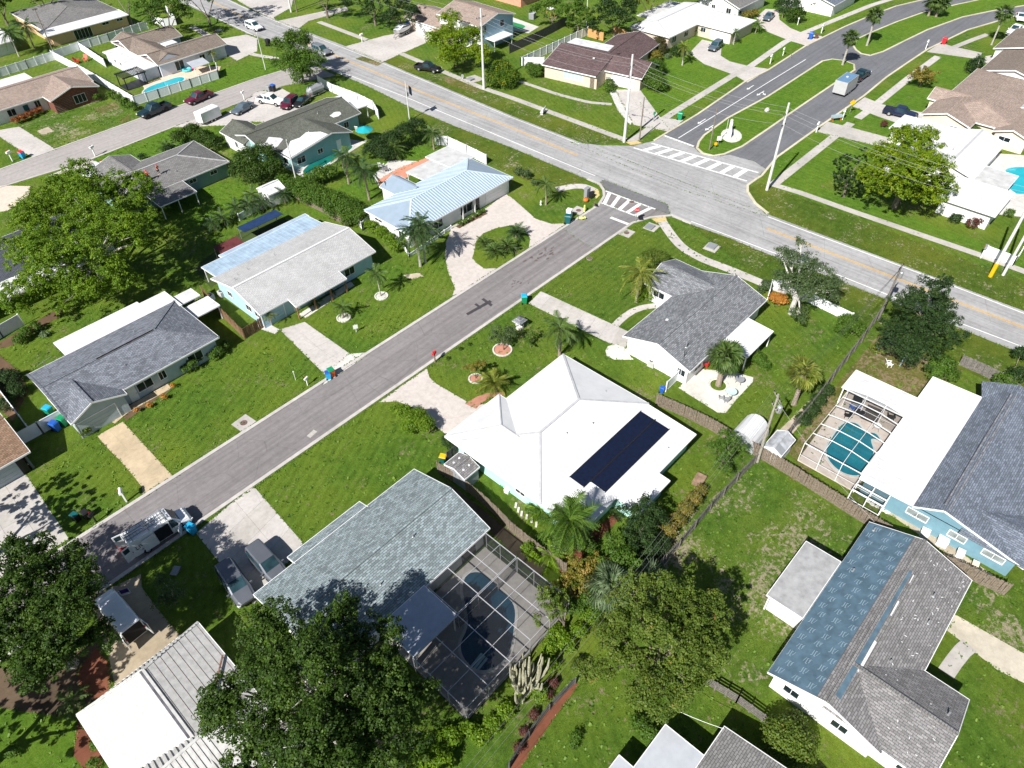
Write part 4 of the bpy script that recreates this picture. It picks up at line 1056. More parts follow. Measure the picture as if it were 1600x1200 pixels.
for k in range(48):                                                 # scattered scraps of paper
    x, y = rng_.uniform(40.6, 51), rng_.uniform(-6.3, -3.0)
    if k % 3 == 0: x, y = rng_.uniform(33, 40), rng_.uniform(-9.5, -3.2)
    zz = (2.7 + 1.6 * (y + 6.6) / 4.65) if x > 40.5 else max(2.72 + 1.5 * (1 - abs(x - 36.3) / 4.0), 2.7 + 1.6 * (y + 6.6) / 4.65)
    rs_.obox((x, y, zz + .03), (rng_.uniform(.06, .22), .06, .02), rng_.uniform(0, 3))
so_ = rs_.build('paper_scraps', h.o); so_['kind'] = 'stuff'
h.win('-x', 32.8, -8.5, 1.5, 1.2, .9); h.win('-x', 32.5, -3.5, 1.5, 1.2, .9); h.win('-x', 32.5, 0.5, 1.5, 1.2, .9)
h.done()

# 9 ---- bottom edge: shingled house with a pale flat porch roof
h = House('house', 'grey shingled house cut off by the bottom edge with pale flat porch roofs', 'house', (22, -3))
h.gable(17.5, 26.0, -9, 3.0, 2.75, 1.2, 'x', SH_WEATH, ST_WHITE, -3.0)
h.flat(19.0, 23.2, 2.6, 6.4, 2.68, ALU, 2.55, posts=[(19.2, 6.2), (23, 6.2)]); h.flat(16.0, 19.05, 3.0, 7.7, 2.62, ALU, 2.55, posts=[(18.8, 7.5)])
h.done()

# 10 ---- white tiled roof bottom left
h = House('house', 'house with a white ridged tile roof under the big dark oak', 'house', (-2, 34))
h.hip(-7.0, 3.5, 24, 40.5, 2.7, 1.55, 'y', TILE_W, ST_WHITE, -1.7, 3.0, 1.5, capm=TILE_W)
h.hip(-14, 3.0, 20.0, 33.5, 2.72, 1.9, 'x', TILE_W, ST_WHITE, 30.9, 3.0, 3.0, capm=TILE_W)
L_ = []
for i in range(9):                                                  # courses parallel to the ridge
    f = (i + .5) / 9; L_.append(((3.5 - 5.2 * f, 40.4 - 1.45 * f, 2.71 + 1.55 * f), (3.5 - 5.2 * f, 33.2 - 2.2 * f, 2.71 + 1.55 * f)))
ribs(h.o, TILE_D, L_, .025, .015, 'tile_joint')
L_ = [((-6.6 + .36 * i, 40.46, 2.73), (-6.6 + .36 * i, 40.5 - min(1, (i + .6) / 12, (28.6 - i) / 12) * 1.3, 2.7 + min(1, (i + .6) / 12, (28.6 - i) / 12) * 1.4)) for i in range(28)]
ribs(h.o, TILE_W, L_, .12, .06, 'tile_ridge')
L_ = [((-11 + .40 * i, 33.46, 2.77), (-11 + .40 * i, 31.0, 4.61)) for i in range(26)]
ribs(h.o, TILE_W, L_, .15, .045, 'tile_ridge')
L_ = [((-11 + .40 * i, 30.8, 4.61), (-11 + .40 * i, 20.5, 2.9)) for i in range(26)]
ribs(h.o, TILE_W, L_, .15, .045, 'tile_ridge')
m = MB(RUST)
for i in range(20): m.obox((-5.6 + i * .3, 33.0 - .13 * abs(i - 18) * .12, 3.15), (.14, .42, .08), .5)
m.build('rusty_tiles', h.o)
m = MB(RUST); m.beam((3.3, 36.2, 2.95), (-.2, 32.0, 4.0), .12, .1); m.build('valley_gutter', h.o)
h.cap((-1.9, 39.0, 4.27), (-1.9, 31.6, 4.27), plain('ridge_joint', (0.12, 0.12, 0.14), .8, var=.3), w=.16)
h.vent(-2.8, 32.5, 3.6, ROOF_WD, .3)
h.done()

# 11 ---- house with two men on the roof
h = House('house', 'dull teal house with a grey hip roof that two men stand on', 'house', (41, 117))
h.hip(31.5, 50.4, 111.2, 122.6, 2.7, 1.6, 'x', SH_WEATH, ST_TEAL, 116.6, 5.6, 6.0, capm=SH_LGREY)
h.gable(33.6, 40.5, 117.0, 126.0, 2.72, 1.1, 'y', SH_WEATH, ST_TEAL, 37.2, ends=(0, 1))
h.flat(35.6, 41.8, 107.0, 111.4, 2.35, SH_WEATH, 2.7, posts=[(41.6, 107.2), (38.6, 107.2), (35.8, 107.2)])
h.win('-y', 111.7, 43.6, 1.75, 1.2, .6); h.win('-y', 111.7, 47.4, 1.75, 1.2, .6); h.pipe(42.2, 113.4, 3.3); h.pipe(47, 114.8, 3.55)
h.done()

# 12 ---- mossy green roof, aqua walls
h = House('house', 'aqua house under a mossy green roof patched with white coating', 'house', (66, 113))
h.gable(56.0, 76.8, 109.3, 119.6, 2.7, 1.5, 'x', SH_GREEN, ST_AQUA, 114.6)
h.gable(55.2, 61.0, 114.5, 122.2, 2.72, 1.3, 'y', SH_GREEN, ST_WHITE, 58.2, ends=(0, 1))
h.gable(57.6, 71.0, 104.4, 114.2, 2.62, 1.35, 'y', SH_GREEN, ST_AQUA, 66.8, ends=(1, 0))
h.flat(76.6, 80.2, 111.5, 119.0, 2.6, ROOF_W, 2.45, axis='x', posts=[(80, 111.7), (80, 118.8)])
def blob(cx, cy, rx, ry, zf_, name='roof_coating', mat=ROOF_W, n=16, seed=1):
    r_ = random.Random(seed); m = MB(mat); pts = []
    for k in range(n):
        t = 2 * PI * k / n; q = 1 + r_.uniform(-.18, .15); pts.append((cx + rx * q * math.cos(t), cy + ry * q * math.sin(t)))
    m.face([(x, y, zf_(x, y)) for x, y in pts]); m.build(name, h.o)
wz = lambda x, y: 2.62 + 1.35 * (1 - (66.8 - x) / 9.2) + .03
m = MB(ROOF_W); pts_ = [(57.8, 104.6), (66.0, 104.6), (65.8, 106.5), (64.2, 108.6), (62.6, 108.2), (61.0, 108.8), (59.6, 107.6), (57.9, 107.4)]
m.slab([(x, y, wz(x, y)) for x, y in pts_], .02); m.build('roof_coating', h.o)
sz_ = lambda x, y: 2.7 + 1.5 * (y - 109.3) / 5.3 + .03
blob(72.6, 111.2, 1.2, .6, sz_, seed=3)
m = MB(ROOF_WD); pts_ = [(56.2, 109.5), (61, 109.5), (60.5, 111), (59, 112.2), (57.5, 111.2), (56.2, 111.6)]; m.slab([(x, y, sz_(x, y)) for x, y in pts_], .02); m.build('roof_coating', h.o)
h.win('-y', 104.9, 60, 1.4, 1.6, 1.1); h.win('-y', 104.9, 64, 1.5, 1.0, .8); h.door('-y', 104.9, 68); h.win('-x', 58.1, 106.5, 1.4, 1.2, 1.0); h.win('-x', 55.7, 118, 1.5, .8, 1.0); h.win('-y', 109.8, 73.5, 1.4, 1.0, 1.0); h.pipe(63.8, 107.0, 3.6, .9, .05, WHITE); h.pipe(70, 113, 3.8)
h.done()

# 13 ---- brick fronted tan roofed house
h = House('house', 'tan roofed house with a red brick gable end and picture window', 'house', (40, 166))
h.gable(26, 50.8, 162.0, 173.2, 2.7, 1.5, 'x', SH_TAN, ST_WHITE, 167.6)
h.gable(40.7, 50.4, 158.6, 167.7, 2.72, 1.4, 'y', SH_TAN, BRICKW, 45.4, ends=(1, 0))
h.flat(26, 43.3, 173.0, 177.6, 2.7, ROOF_W, 2.6)
h.win('-y', 159.1, 46.2, 1.45, 2.2, 1.5, bars=2); h.win('-y', 162.5, 39.4, 1.5, 1.0, 1.4); h.door('-y', 162.5, 37.2, mat=BINTEAL); h.win('-y', 162.5, 34.5, 1.5, 1.4, 1.2)
for r_ in range(9):                                                  # brick courses of the gable wall
    m = MB(BRICKG); m.box(41.15, 44.7, 159.06, 159.10, .15 + r_ * .29, .18 + r_ * .29); m.box(47.7, 49.95, 159.06, 159.10, .15 + r_ * .29, .18 + r_ * .29); m.build('mortar_course', h.o)
h.done()

# 14 ---- taupe roofed pale grey house with the turquoise pool
h = House('house', 'pale grey house with U shaped taupe roof beside the turquoise pool', 'house', (69, 170))
h.gable(63.4, 79.8, 159.6, 168.2, 2.7, 1.4, 'x', SH_TAUPE, ST_LAV, 163.4)
h.gable(63.4, 70.0, 160.5, 181, 2.72, 1.35, 'y', SH_TAUPE, ST_LAV, 66.6, ends=(0, 1))
h.gable(63.4, 76.0, 172.0, 180.9, 2.7, 1.4, 'x', SH_TAUPE, ST_LAV, 176.0)
h.flat(59.6, 63.7, 160.4, 177.0, 2.45, ROOF_WD, 2.5, axis='x'); h.wall(60.0, 63.8, 160.9, 176.5, 2.3, ST_LAV)
h.flat(70.4, 73.2, 169.3, 171.6, 2.6, ROOF_W)
h.win('-y', 160.1, 68.2, 1.3, 1.9, 1.8); h.win('-x', 60.0, 170, 1.5, .7, .7); h.win('-x', 60.0, 172.5, 1.5, .7, .7); h.win('-y', 160.1, 73.6, 1.4, 1.2, 1.2); h.pipe(65, 172, 3.4); h.pipe(70.4, 163, 4)
h.garage('+x', 79.3, 164)
h.done()

# 15 ---- top left house
h = House('house', 'peach walled house with a grey hip roof at the top left corner', 'house', (66, 207))
h.hip(56.5, 75.0, 199.5, 219.5, 2.7, 1.5, 'y', SH_WEATH, ST_PEACH, 66.0, 8, 7)
h.flat(55.3, 75.0, 195.6, 200.5, 2.6, ROOF_W, 2.85)
h.wall(56.5, 74.6, 196.3, 200.5, 2.45, ST_PEACH); h.win('-y', 196.3, 63.6, 1.1, 4.0, 2.0, bars=4); h.win('-y', 196.3, 69.3, 1.9, 1.6, .5); h.win('-y', 196.3, 72.8, 1.9, 1.4, .5)
h.done()

# 16 ---- plum roof
h = House('house', 'plum roofed house with beige walls behind the roadside clipped hedge', 'house', (128, 91), 10)
h.gable(117.6, 133.2, 88.6, 101.2, 2.7, 1.9, 'y', SH_PURP, ST_BEIGE, 125.4, ends=(0, 1))
h.gable(121.3, 129.5, 80.3, 88.6, 2.7, 1.9, 'y', SH_PURP, ST_BEIGE, 125.4, ends=(1, 0))
h.gable(125.5, 141, 85.2, 95.6, 2.72, 1.65, 'x', SH_PURP, ST_BEIGE, 90.2, ends=(0, 1))
h.flat(126.6, 131.2, 90.5, 100.8, 4.15, ROOF_WD, 3.95, axis='x', t=.06)
h.garage('-x', 121.8, 84.6, 4.8); h.win('-x', 118.1, 94.0, 1.5, 4.4, 1.3, ST_GREY, bars=4); h.door('-x', 118.1, 89.6, mat=WOOD)
h.vent(122.6, 91.8, 4.05, ROOF_W, .4)
h.done()

# 17 ---- white roofed beige L house
h = House('house', 'beige L shaped house with an all white roof across the avenue', 'house', (157, 92))
h.hip(145.8, 168.2, 87.9, 98.8, 2.7, 1.6, 'x', ROOF_W, ST_BEIGE, 93.4, 3.0, 3.0, capm=ROOF_WS)
h.hip(157.3, 167.9, 79.0, 93.0, 2.72, 1.5, 'y', ROOF_W, ST_BEIGE, 162.6, 5.0, 4.0)
h.flat(154.2, 168, 98.5, 102.6, 2.5, ROOF_FLAT, 2.35)
h.garage('-x', 157.8, 82.2, 4.8); h.win('-x', 146.3, 96.4, 1.7, 1.2, .8); h.win('-x', 157.8, 86.6, 1.6, 1.2, .9); h.win('-y', 88.4, 148.6, 1.5, 1.6, 1.2); h.win('-y', 88.4, 153.5, 1.5, 1.6, 1.2)
h.done()

# 18 ---- two storey house
h = House('house', 'two storey white and blue house with a taupe gable roof', 'house', (123, 129))
h.gable(117.9, 129.6, 118.7, 132.6, 5.3, 1.5, 'y', SH_TAN, ST_WHITE, 123.8)
h.gable(116.8, 127.0, 126.5, 143.2, 2.7, 1.5, 'y', SH_TAN, ST_BEIGE, 121.9)
m = MB(ST_BLUE); m.box(118.45, 129.05, 119.16, 119.2, 0, 5.25); vs_ = [(118.45, 119.16, 5.25), (129.05, 119.16, 5.25), (123.8, 119.16, 6.55)]; m.mesh(vs_ + [(v[0], 119.2, v[2]) for v in vs_], [(0, 1, 2), (5, 4, 3)]); m.build('gable_wall', h.o)
h.win('-y', 119.16, 125.4, 4.3, 1.2, 1.3); h.win('-y', 119.16, 120.0, 4.3, .6, 1.3); h.win('-x', 118.4, 122.5, 4.3, 1.0, 1.0); h.win('-x', 118.4, 130.4, 4.3, .8, 1.0)
h.garage('-x', 117.3, 136.6, 4.8); h.door('-x', 117.3, 132.4, mat=RUST); h.win('-x', 118.4, 121, 1.4, 1.4, 1.1)
h.flat(120.0, 126.0, 116.4, 119.2, 2.3, ROOF_W, 2.4, posts=[(120.2, 116.6), (125.8, 116.6)])
h.done()

# 19 ---- tan roofed cream house upper right
h = House('house', 'cream house with a wide tan hip roof beside the navy pickup', 'house', (157, 25))
h.hip(145.5, 171, 16.0, 31.8, 2.7, 1.9, 'x', SH_TAN, ST_CREAM, 25.2, 5.5, 6.5)
h.gable(142.6, 152, 23.8, 32.4, 2.72, 1.35, 'x', SH_TAN, ST_CREAM, 28.2, ends=(1, 0))
h.gable(150.3, 156.2, 27.0, 34.0, 2.72, 1.2, 'y', SH_TAN, ST_CREAM, 153.2, ends=(0, 1))
h.gable(144.0, 152, 14.6, 20.6, 2.68, 1.0, 'x', SH_TAN, ST_CREAM, 17.6, ends=(1, 0))
h.flat(155, 166, 17, 22.2, 3.9, ALU, 3.0, axis='y', t=.06)
h.win('-x', 143.1, 26.5, 1.6, 1.4, .9, mat=GREYPL); h.win('-x', 144.5, 18.4, 1.7, 1.8, .7); h.garage('+y', 31.9, 146.8, 3.6)
m = MB(RED); m.lathe([(.25, 0), (.35, .5), (.3, .95)], (143.6, 20.9, .5), None, 10); m.build('wall_ornament', h.o)
h.done()
h = House('house', 'grey brown roofed white house at the right edge above the cream house', 'house', (178, 30))
h.gable(170.2, 188, 19, 31.2, 2.7, 1.5, 'x', SH_TAUPE, ST_WHITE, 25.2); h.gable(184.3, 200, 22, 33, 2.72, 1.4, 'x', SH_TAUPE, ST_WHITE, 27.5); h.win('-x', 170.5, 29.4, 1.6, .9, 1.2); h.done()

# 20 ---- all white low house on the right edge
h = House('house', 'low all white roofed house beside the turquoise kidney pool', 'house', (128, 20))
h.gable(124.6, 140.6, 17.3, 26.0, 2.7, 1.15, 'x', ROOF_W, ST_WHITE, 21.5, capm=ROOF_WS)
h.flat(133.8, 140.8, 25.0, 34.4, 2.75, ROOF_W, 2.62); h.wall(134.3, 140.3, 25, 33.9, 2.5, ST_WHITE)
h.flat(121.5, 134.0, 24.5, 30.5, 2.72, ROOF_W, 2.6); h.wall(122, 133.8, 25, 30, 2.5, ST_WHITE)
h.flat(115.2, 124.4, 11.2, 19.6, 2.72, ROOF_W, 2.66, axis='x'); h.wall(115.8, 124, 11.8, 19.0, 2.5, ST_WHITE)
h.flat(124.4, 130.6, 12.4, 17.4, 2.5, ROOF_FLAT, 2.62); h.wall(124.6, 126.2, 13, 17.2, 2.4, ST_WHITE)
h.vent(132, 19.6, 3.1, ROOF_WD, .35); h.pipe(126, 24, 3.2); h.pipe(130.5, 22.8, 3.6)
h.done()
# further houses beyond
h = House('house', 'white gable house with a grey roof behind the white L house', 'house', (180, 92))
h.gable(172.5, 186.5, 86, 98, 2.7, 1.9, 'x', SH_WEATH, ST_WHITE, 92.0); h.win('-x', 173, 95, 1.5, .9, 1.2); h.win('-x', 173, 93.2, 1.5, .9, 1.2); h.win('-x', 173, 89, 1.5, 1.2, 1.2); h.done()
h = House('house', 'white house behind the dark shrubs at the top of the picture', 'house', (196, 77))
h.gable(189, 203, 70, 84, 2.7, 1.8, 'x', SH_BLUE, ST_WHITE); h.garage('-x', 189.5, 74, 4.8); h.done()
h = House('house', 'dark grey roofed house with a white porch, half hidden by the great tree', 'house', (17, 108))
h.gable(5, 27, 104.5, 116, 2.7, 1.5, 'x', shingle('shingle_dark_slate', (0.075, 0.082, 0.10), .3), ST_WHITE, 112.0); h.flat(6, 22.5, 100.5, 105.5, 2.55, ROOF_W, 2.75, posts=[(6.2, 100.7), (22.3, 100.7)]); h.done()
h = House('house', 'brown shingled house with slate blue walls at the left edge', 'house', (-4, 75))
h.gable(-12, 1.7, 70.9, 81, 2.7, 1.6, 'x', SH_BRN, ST_SLATE, 76); h.garage('-y', 71.4, -1.5, 4.6, mat=ST_GREY); h.door('-y', 71.4, .5, mat=BLACK); h.done()
h = House('house', 'salmon walled house peeping above the taupe two storey house', 'house', (152, 140))
h.gable(146, 160, 132, 146, 2.7, 1.6, 'x', SH_TAN, plain('stucco_salmon', (0.60, 0.30, 0.20), .85), 139); h.done()
h = House('house', 'pale roofed house in the trees beyond the top edge of the picture', 'house', (150, 176))
h.gable(140, 160, 166, 182, 2.7, 1.8, 'y', SH_LGREY, ST_WHITE); h.done()
h = House('house', 'white outbuilding at the far left edge behind the palms', 'house', (45, 206))
h.gable(38, 49.5, 199, 212, 2.6, 1.4, 'x', ROOF_WD, ST_WHITE); h.done()

# sheds ------------------------------------------------------------------
def shed(label, x0, x1, y0, y1, ze, rise, axis, roof, wall, rz=0):
    h = House('garden_shed', label, 'shed', ((x0 + x1) / 2, (y0 + y1) / 2), rz)
    h.gable(x0, x1, y0, y1, ze, rise, axis, roof, wall, inset=.12); h.door('-y' if axis == 'y' else '-x', (y0 if axis == 'y' else x0) + .12, ((x0 + x1) if axis == 'y' else (y0 + y1)) / 2, 1.2, ze - .25, mat=wall)
    return h
h = shed('small grey shed with domed roof lights beside the white house', 29.8, 32.0, 34.9, 37.9, 2.0, .55, 'x', SH_CHAR, GREYPL)
for q_ in ((30.5, 35.7), (31.3, 35.7), (30.5, 37.1), (31.3, 37.1)):
    m = MB(ROOF_W); m.lathe([(.14, 0), (.1, .06), (.02, .09)], (q_[0], q_[1], 2.30), None, 10); m.build('roof_light', h.o)
h.done()
h = shed('little grey plastic shed in the corner of the wooden fence', 53.9, 57.0, 12.7, 14.8, 1.9, .6, 'x', plain('shed_pan', (0.40, 0.41, 0.43), .5, var=.3, scale=1.4), ST_WHITE); 
m = MB(GREYPL); m.slab([(54.0, 12.75, 1.97), (54.9, 12.75, 1.97), (54.9, 13.7, 2.53), (54.0, 13.7, 2.53)], .03); m.build('roof_panel', h.o); h.done()
h = shed('white gabled garden shed among the palms', 48.7, 51.9, 97.6, 101.0, 2.2, .8, 'x', ROOF_WD, ST_WHITE); h.done()
# white quonset shed
t_ = thing('quonset_shed', 'white curved roof shed beside the wooden power pole', 'shed', (55.4, 17.1, 0))
m = MB(ROOF_W); n_ = 10; pr = [(17.1 + 1.55 * math.cos(PI * k / n_), .25 + 2.15 * math.sin(PI * k / n_)) for k in range(n_ + 1)]
for (a, b), (c, d) in zip(pr, pr[1:]): m.face([(53.7, a, b), (57.2, a, b), (57.2, c, d), (53.7, c, d)][::-1])
m.build('roof', t_, smooth=True)
m = MB(ALU); 
for x_ in (53.75, 57.15): m.face([(x_, a, b) for a, b in pr])
m.box(53.75, 57.15, 15.62, 15.68, 0, .3); m.box(53.75, 57.15, 18.52, 18.58, 0, .3); m.build('wall', t_)

# pools ------------------------------------------------------------------
def pool(px, mat, label, z=0.05, deck=None, deckm=CONC_W, steps=None, rim=0.28):
    pts = [Vector((p.x, p.y)) for p in PX(px)]
    # smooth the outline
    for _ in range(2):
        q = []
        for i in range(len(pts)):
            a, b = pts[i], pts[(i + 1) % len(pts)]; q += [a.lerp(b, .25), a.lerp(b, .75)]
        pts = q
    c = sum(pts, Vector((0, 0))) / len(pts)
    t = thing('swimming_pool', label, 'swimming pool', (c.x, c.y, 0))
    if deck: 
        m = MB(deckm); m.prism([(p.x, p.y) for p in (PX(deck) if not isinstance(deck[0], Vector) else deck)], 0.005, z - .012); d = m.build('deck', t)
    m = MB(CONC_W); P_ = [(p.x, p.y) for p in pts]; O_ = []
    n = len(pts)
    area = sum(pts[i].x * pts[(i + 1) % n].y - pts[(i + 1) % n].x * pts[i].y for i in range(n)); sg = 1 if area > 0 else -1
    for i in range(n):
        d = (pts[(i + 1) % n] - pts[i - 1]).normalized(); O_.append(pts[i] + Vector((d.y, -d.x)) * rim * sg)
    for i in range(n):
        j = (i + 1) % n; q = [pts[i], O_[i], O_[j], pts[j]]
        if sg < 0: q.reverse()
        m.slab([(v.x, v.y, z + .03) for v in q][::-1] if False else [(v.x, v.y, z + .03) for v in ccw([(w.x, w.y) for w in q]) and [Vector(w) for w in ccw([(w.x, w.y) for w in q])]], .05)
    m.build('coping', t)
    m = MB(mat); m.prism(P_, 0.0, z + .008); m.build('water', t)
    if steps:
        m = MB(plain('pool_steps', (.36, .55, .58), .3)); 
        p = at(*steps)
        for k in range(3): m.obox((p.x, p.y + .3 * k, z + .012 + .004 * k), (1.6, .22, .01), .1)
        m.build('steps', t)
    return t
pool([(728, 897), (750, 893), (766, 905), (775, 916), (790, 930), (806, 948), (803, 985), (797, 1020), (780, 1040), (755, 1050), (735, 1042), (722, 1025), (719, 1005), (730, 985), (732, 965), (727, 945), (722, 920)], W_DEEP, 'deep blue freeform pool inside the large dark pool cage', deck=[Vector((13.8, 18.6, 0)), Vector((26.4, 18.6, 0)), Vector((26.4, 28.8, 0)), Vector((13.8, 28.8, 0))], deckm=CONC_G, steps=(752, 1040))
pool([(1290, 700), (1292, 716), (1306, 733), (1325, 743), (1345, 744), (1358, 730), (1366, 705), (1360, 690), (1362, 685), (1377, 690), (1368, 676), (1352, 678), (1346, 668), (1335, 660), (1318, 661), (1308, 672)], W_TEAL, 'teal freeform pool under the white framed pool cage', deck=[Vector((56.3, 5.4, 0)), Vector((70.6, 5.4, 0)), Vector((70.6, 12.2, 0)), Vector((56.3, 11.6, 0))], deckm=paving('pool_deck_pink', (0.55, 0.48, 0.42), blot=.16))
pool([(222, 145), (232, 136), (262, 126), (280, 120), (290, 122), (284, 129), (255, 139), (228, 150)], W_TURQ, 'long turquoise pool behind the white vinyl fence', deck=[(225, 137), (222, 133), (300, 104), (345, 104), (340, 118), (225, 155)], deckm=paving('deck_peach', (0.60, 0.47, 0.36)))
pool([(470, 268), (480, 274), (540, 240), (555, 228), (536, 226), (520, 233), (500, 245)], W_GREEN, 'long green pool behind the aqua house', deck=[(445, 262), (530, 215), (572, 222), (480, 280)], deckm=CONC_W)
pool([(1567, 268), (1580, 261), (1625, 262), (1640, 300), (1590, 305), (1583, 300), (1574, 293), (1585, 280)], W_TURQ, 'turquoise kidney pool beside the all white house', deck=[(1540, 262), (1560, 240), (1700, 250), (1700, 350), (1560, 335)], deckm=CONC_W)
pool([(792, 31), (806, 36), (824, 41), (812, 48), (792, 44)], W_LIME, 'bright green covered pool beside the two storey house', deck=[(792, 24), (842, 42), (826, 52), (780, 44)])
# pool cages ---------------------------------------------------------------
def cage(label, xs, ys, z, mat, w, low=None, name='pool_cage', scr=None):
    scr = scr or SCREEN
    x0, x1, y0, y1 = xs[0], xs[-1], ys[0], ys[-1]
    t = thing(name, label, 'pool enclosure', ((x0 + x1) / 2, (y0 + y1) / 2, 0))
    Z = low or (lambda x, y: z)
    for x in xs:
        for a, b in zip(ys, ys[1:]):
            m = MB(mat); m.beam((x, a, Z(x, a)), (x, b, Z(x, b)), w, w * 1.4); m.build('roof_beam', t)
    for y in ys:
        for a, b in zip(xs, xs[1:]):
            m = MB(mat); m.beam((a, y, Z(a, y)), (b, y, Z(b, y)), w * .6, w); m.build('roof_beam', t)
    for x in xs:
        m = MB(mat); m.box(x - w / 2, x + w / 2, y0 - w / 2, y0 + w / 2, 0, Z(x, y0)); m.build('post', t)
    for y in ys[1:]:
        for x in (x0, x1):
            m = MB(mat); m.box(x - w / 2, x + w / 2, y - w / 2, y + w / 2, 0, Z(x, y)); m.build('post', t)
    for a, b in (((x0, y0), (x1, y0)), ((x0, y0), (x0, y1)), ((x1, y0), (x1, y1))):
        m = MB(mat); m.beam((a[0], a[1], .95), (b[0], b[1], .95), w * .5, w * .6); m.build('mid_rail', t)
    s = MB(scr)
    for i in range(len(xs) - 1):
        for j in range(len(ys) - 1):
            a, b, c, d = xs[i], xs[i + 1], ys[j], ys[j + 1]
            s.face([(a, c, Z(a, c) + w * .3), (b, c, Z(b, c) + w * .3), (b, d, Z(b, d) + w * .3), (a, d, Z(a, d) + w * .3)])
    s.build('roof_screen', t)
    s = MB(scr)
    for i in range(len(xs) - 1): s.face([(xs[i], y0, 0), (xs[i + 1], y0, 0), (xs[i + 1], y0, Z(xs[i + 1], y0)), (xs[i], y0, Z(xs[i], y0))])
    for j in range(len(ys) - 1):
        for x in (x0, x1): s.face([(x, ys[j], 0), (x, ys[j + 1], 0), (x, ys[j + 1], Z(x, ys[j + 1])), (x, ys[j], Z(x, ys[j]))])
    s.build('wall_screen', t)
    return t
BRONZE = plain('bronze_frame', (0.20, 0.19, 0.185), 0.4, .3, .1)
cage('large dark bronze framed screen cage over the deep blue pool', [13.7, 16.2, 18.8, 21.3, 23.8, 26.4], [18.5, 20.5, 22.55, 24.6], 2.62, plain('cage_frame_grey', (0.50, 0.50, 0.52), .4, .2), .06, scr=SCREEND)
cage('bronze screen bay between the cage and the sage roof', [18.9, 21.4, 23.9, 26.35], [24.7, 26.7, 28.5], 2.66, plain('cage_frame_grey', (0.5, .5, .52)), .06, scr=SCREEND)
cage('white framed screen cage over the teal pool', [56.4, 58.2, 60.0, 61.8, 63.6, 65.3, 67.0], [5.5, 7.5, 9.6, 11.6], 2.7, WHITE, .06, low=lambda x, y: 2.75 + .35 * max(0, min(1, (x - 56.4) / 1.8)) * (1 if 7 < y < 10.5 else .1))
cage('small white framed screen porch under the white flat roof', [54.3, 55.2, 56.25], [2.4, 3.9, 5.45], 2.35, WHITE, .09)
# ------------------------------------------------------------------ vegetation
def leaf_mesh(name, lobes, n, size, mat, seed, per=34, cr=None, lo=-0.45, up=0.55, flat=0.7):
    """a crown of separate leaves gathered in clumps on and inside its lobes (cx, cy, cz, rx, ry, rz)"""
    r = np.random.default_rng(seed)
    L = np.array(lobes, float)
    w = (L[:, 3] * L[:, 4]); w = w / w.sum()
    nc = max(6, n // per)
    k = r.choice(len(L), nc, p=w)
    d = r.normal(size=(nc, 3)); d /= np.linalg.norm(d, axis=1)[:, None]
    low = d[:, 2] < lo
    d[low, 2] *= -1
    rad = 0.62 + 0.40 * r.random(nc) ** 0.7
    C = L[k, :3] + d * L[k, 3:6] * rad[:, None]
    ct = np.clip(r.normal(0.5, 0.24, nc), 0, 1)
    per_c = r.integers(int(per * .5), int(per * 1.5) + 1, nc)
    idx = np.repeat(np.arange(nc), per_c); m = len(idx)
    cr_ = (cr if cr else 0.20 * float(np.mean(L[:, 3]))) * r.uniform(.6, 1.35, nc)
    off = r.normal(size=(m, 3)); off *= (r.random(m) ** (1 / 3) / np.linalg.norm(off, axis=1))[:, None]
    p = C[idx] + off * cr_[idx][:, None] * np.array([1, 1, flat])
    nr = d[idx] * 0.5 + off * 0.5 + np.array([0, 0, up]) + r.normal(size=(m, 3)) * 0.55
    nr /= np.linalg.norm(nr, axis=1)[:, None]
    t = np.cross(nr, r.normal(size=(m, 3))); t /= np.linalg.norm(t, axis=1)[:, None]
    b = np.cross(nr, t)
    s = size * r.uniform(.65, 1.35, m)[:, None]
    v = np.empty((m, 4, 3))
    v[:, 0] = p - t * s * .5; v[:, 1] = p + b * s * .32 + nr * s * .06; v[:, 2] = p + t * s * .5; v[:, 3] = p - b * s * .32 + nr * s * .06
    tint = np.clip(ct[idx] * .62 + r.random(m) * .38, 0, 1)
    me = bpy.data.meshes.new(name)
    me.vertices.add(m * 4); me.vertices.foreach_set('co', v.reshape(-1))
    me.loops.add(m * 4); me.loops.foreach_set('vertex_index', np.arange(m * 4, dtype=np.int32))
    me.polygons.add(m); me.polygons.foreach_set('loop_start', np.arange(0, m * 4, 4, dtype=np.int32)); 
    a = me.attributes.new('tint', 'FLOAT', 'POINT'); a.data.foreach_set('value', np.repeat(tint, 4).astype(np.float32))
    me.materials.append(mat)
    me.update(calc_edges=True)
    return me
def depth(p): return (Vector(p) - Vector((0, 0, CH))).dot(FWD)
def pxlobes(l, rz=0.75):
    out = []
    for x, y, z, rp in l:
        p = at(x, y, z); R = rp * depth(p) / CF
        out.append((p.x, p.y, z, R, R, min(R * rz, max(z * .95, .5))))
    return out
def puffs(lb, seed, k=10, f=.44):
    r = random.Random(seed); out = []
    for x, y, z, a, b, c in lb:
        for _ in range(k):
            u = r.uniform(-.35, 1); t = r.uniform(0, 2 * PI); q = math.sqrt(1 - u * u); d = r.uniform(.6, .95); g = f * r.uniform(.65, 1.25)
            out.append((x + a * q * math.cos(t) * d, y + b * q * math.sin(t) * d, max(z + c * u * d, .6), a * g, b * g, c * g * 1.05))
        out.append((x, y, z, a * .74, b * .74, c * .74))
    return out
SEED = [100]
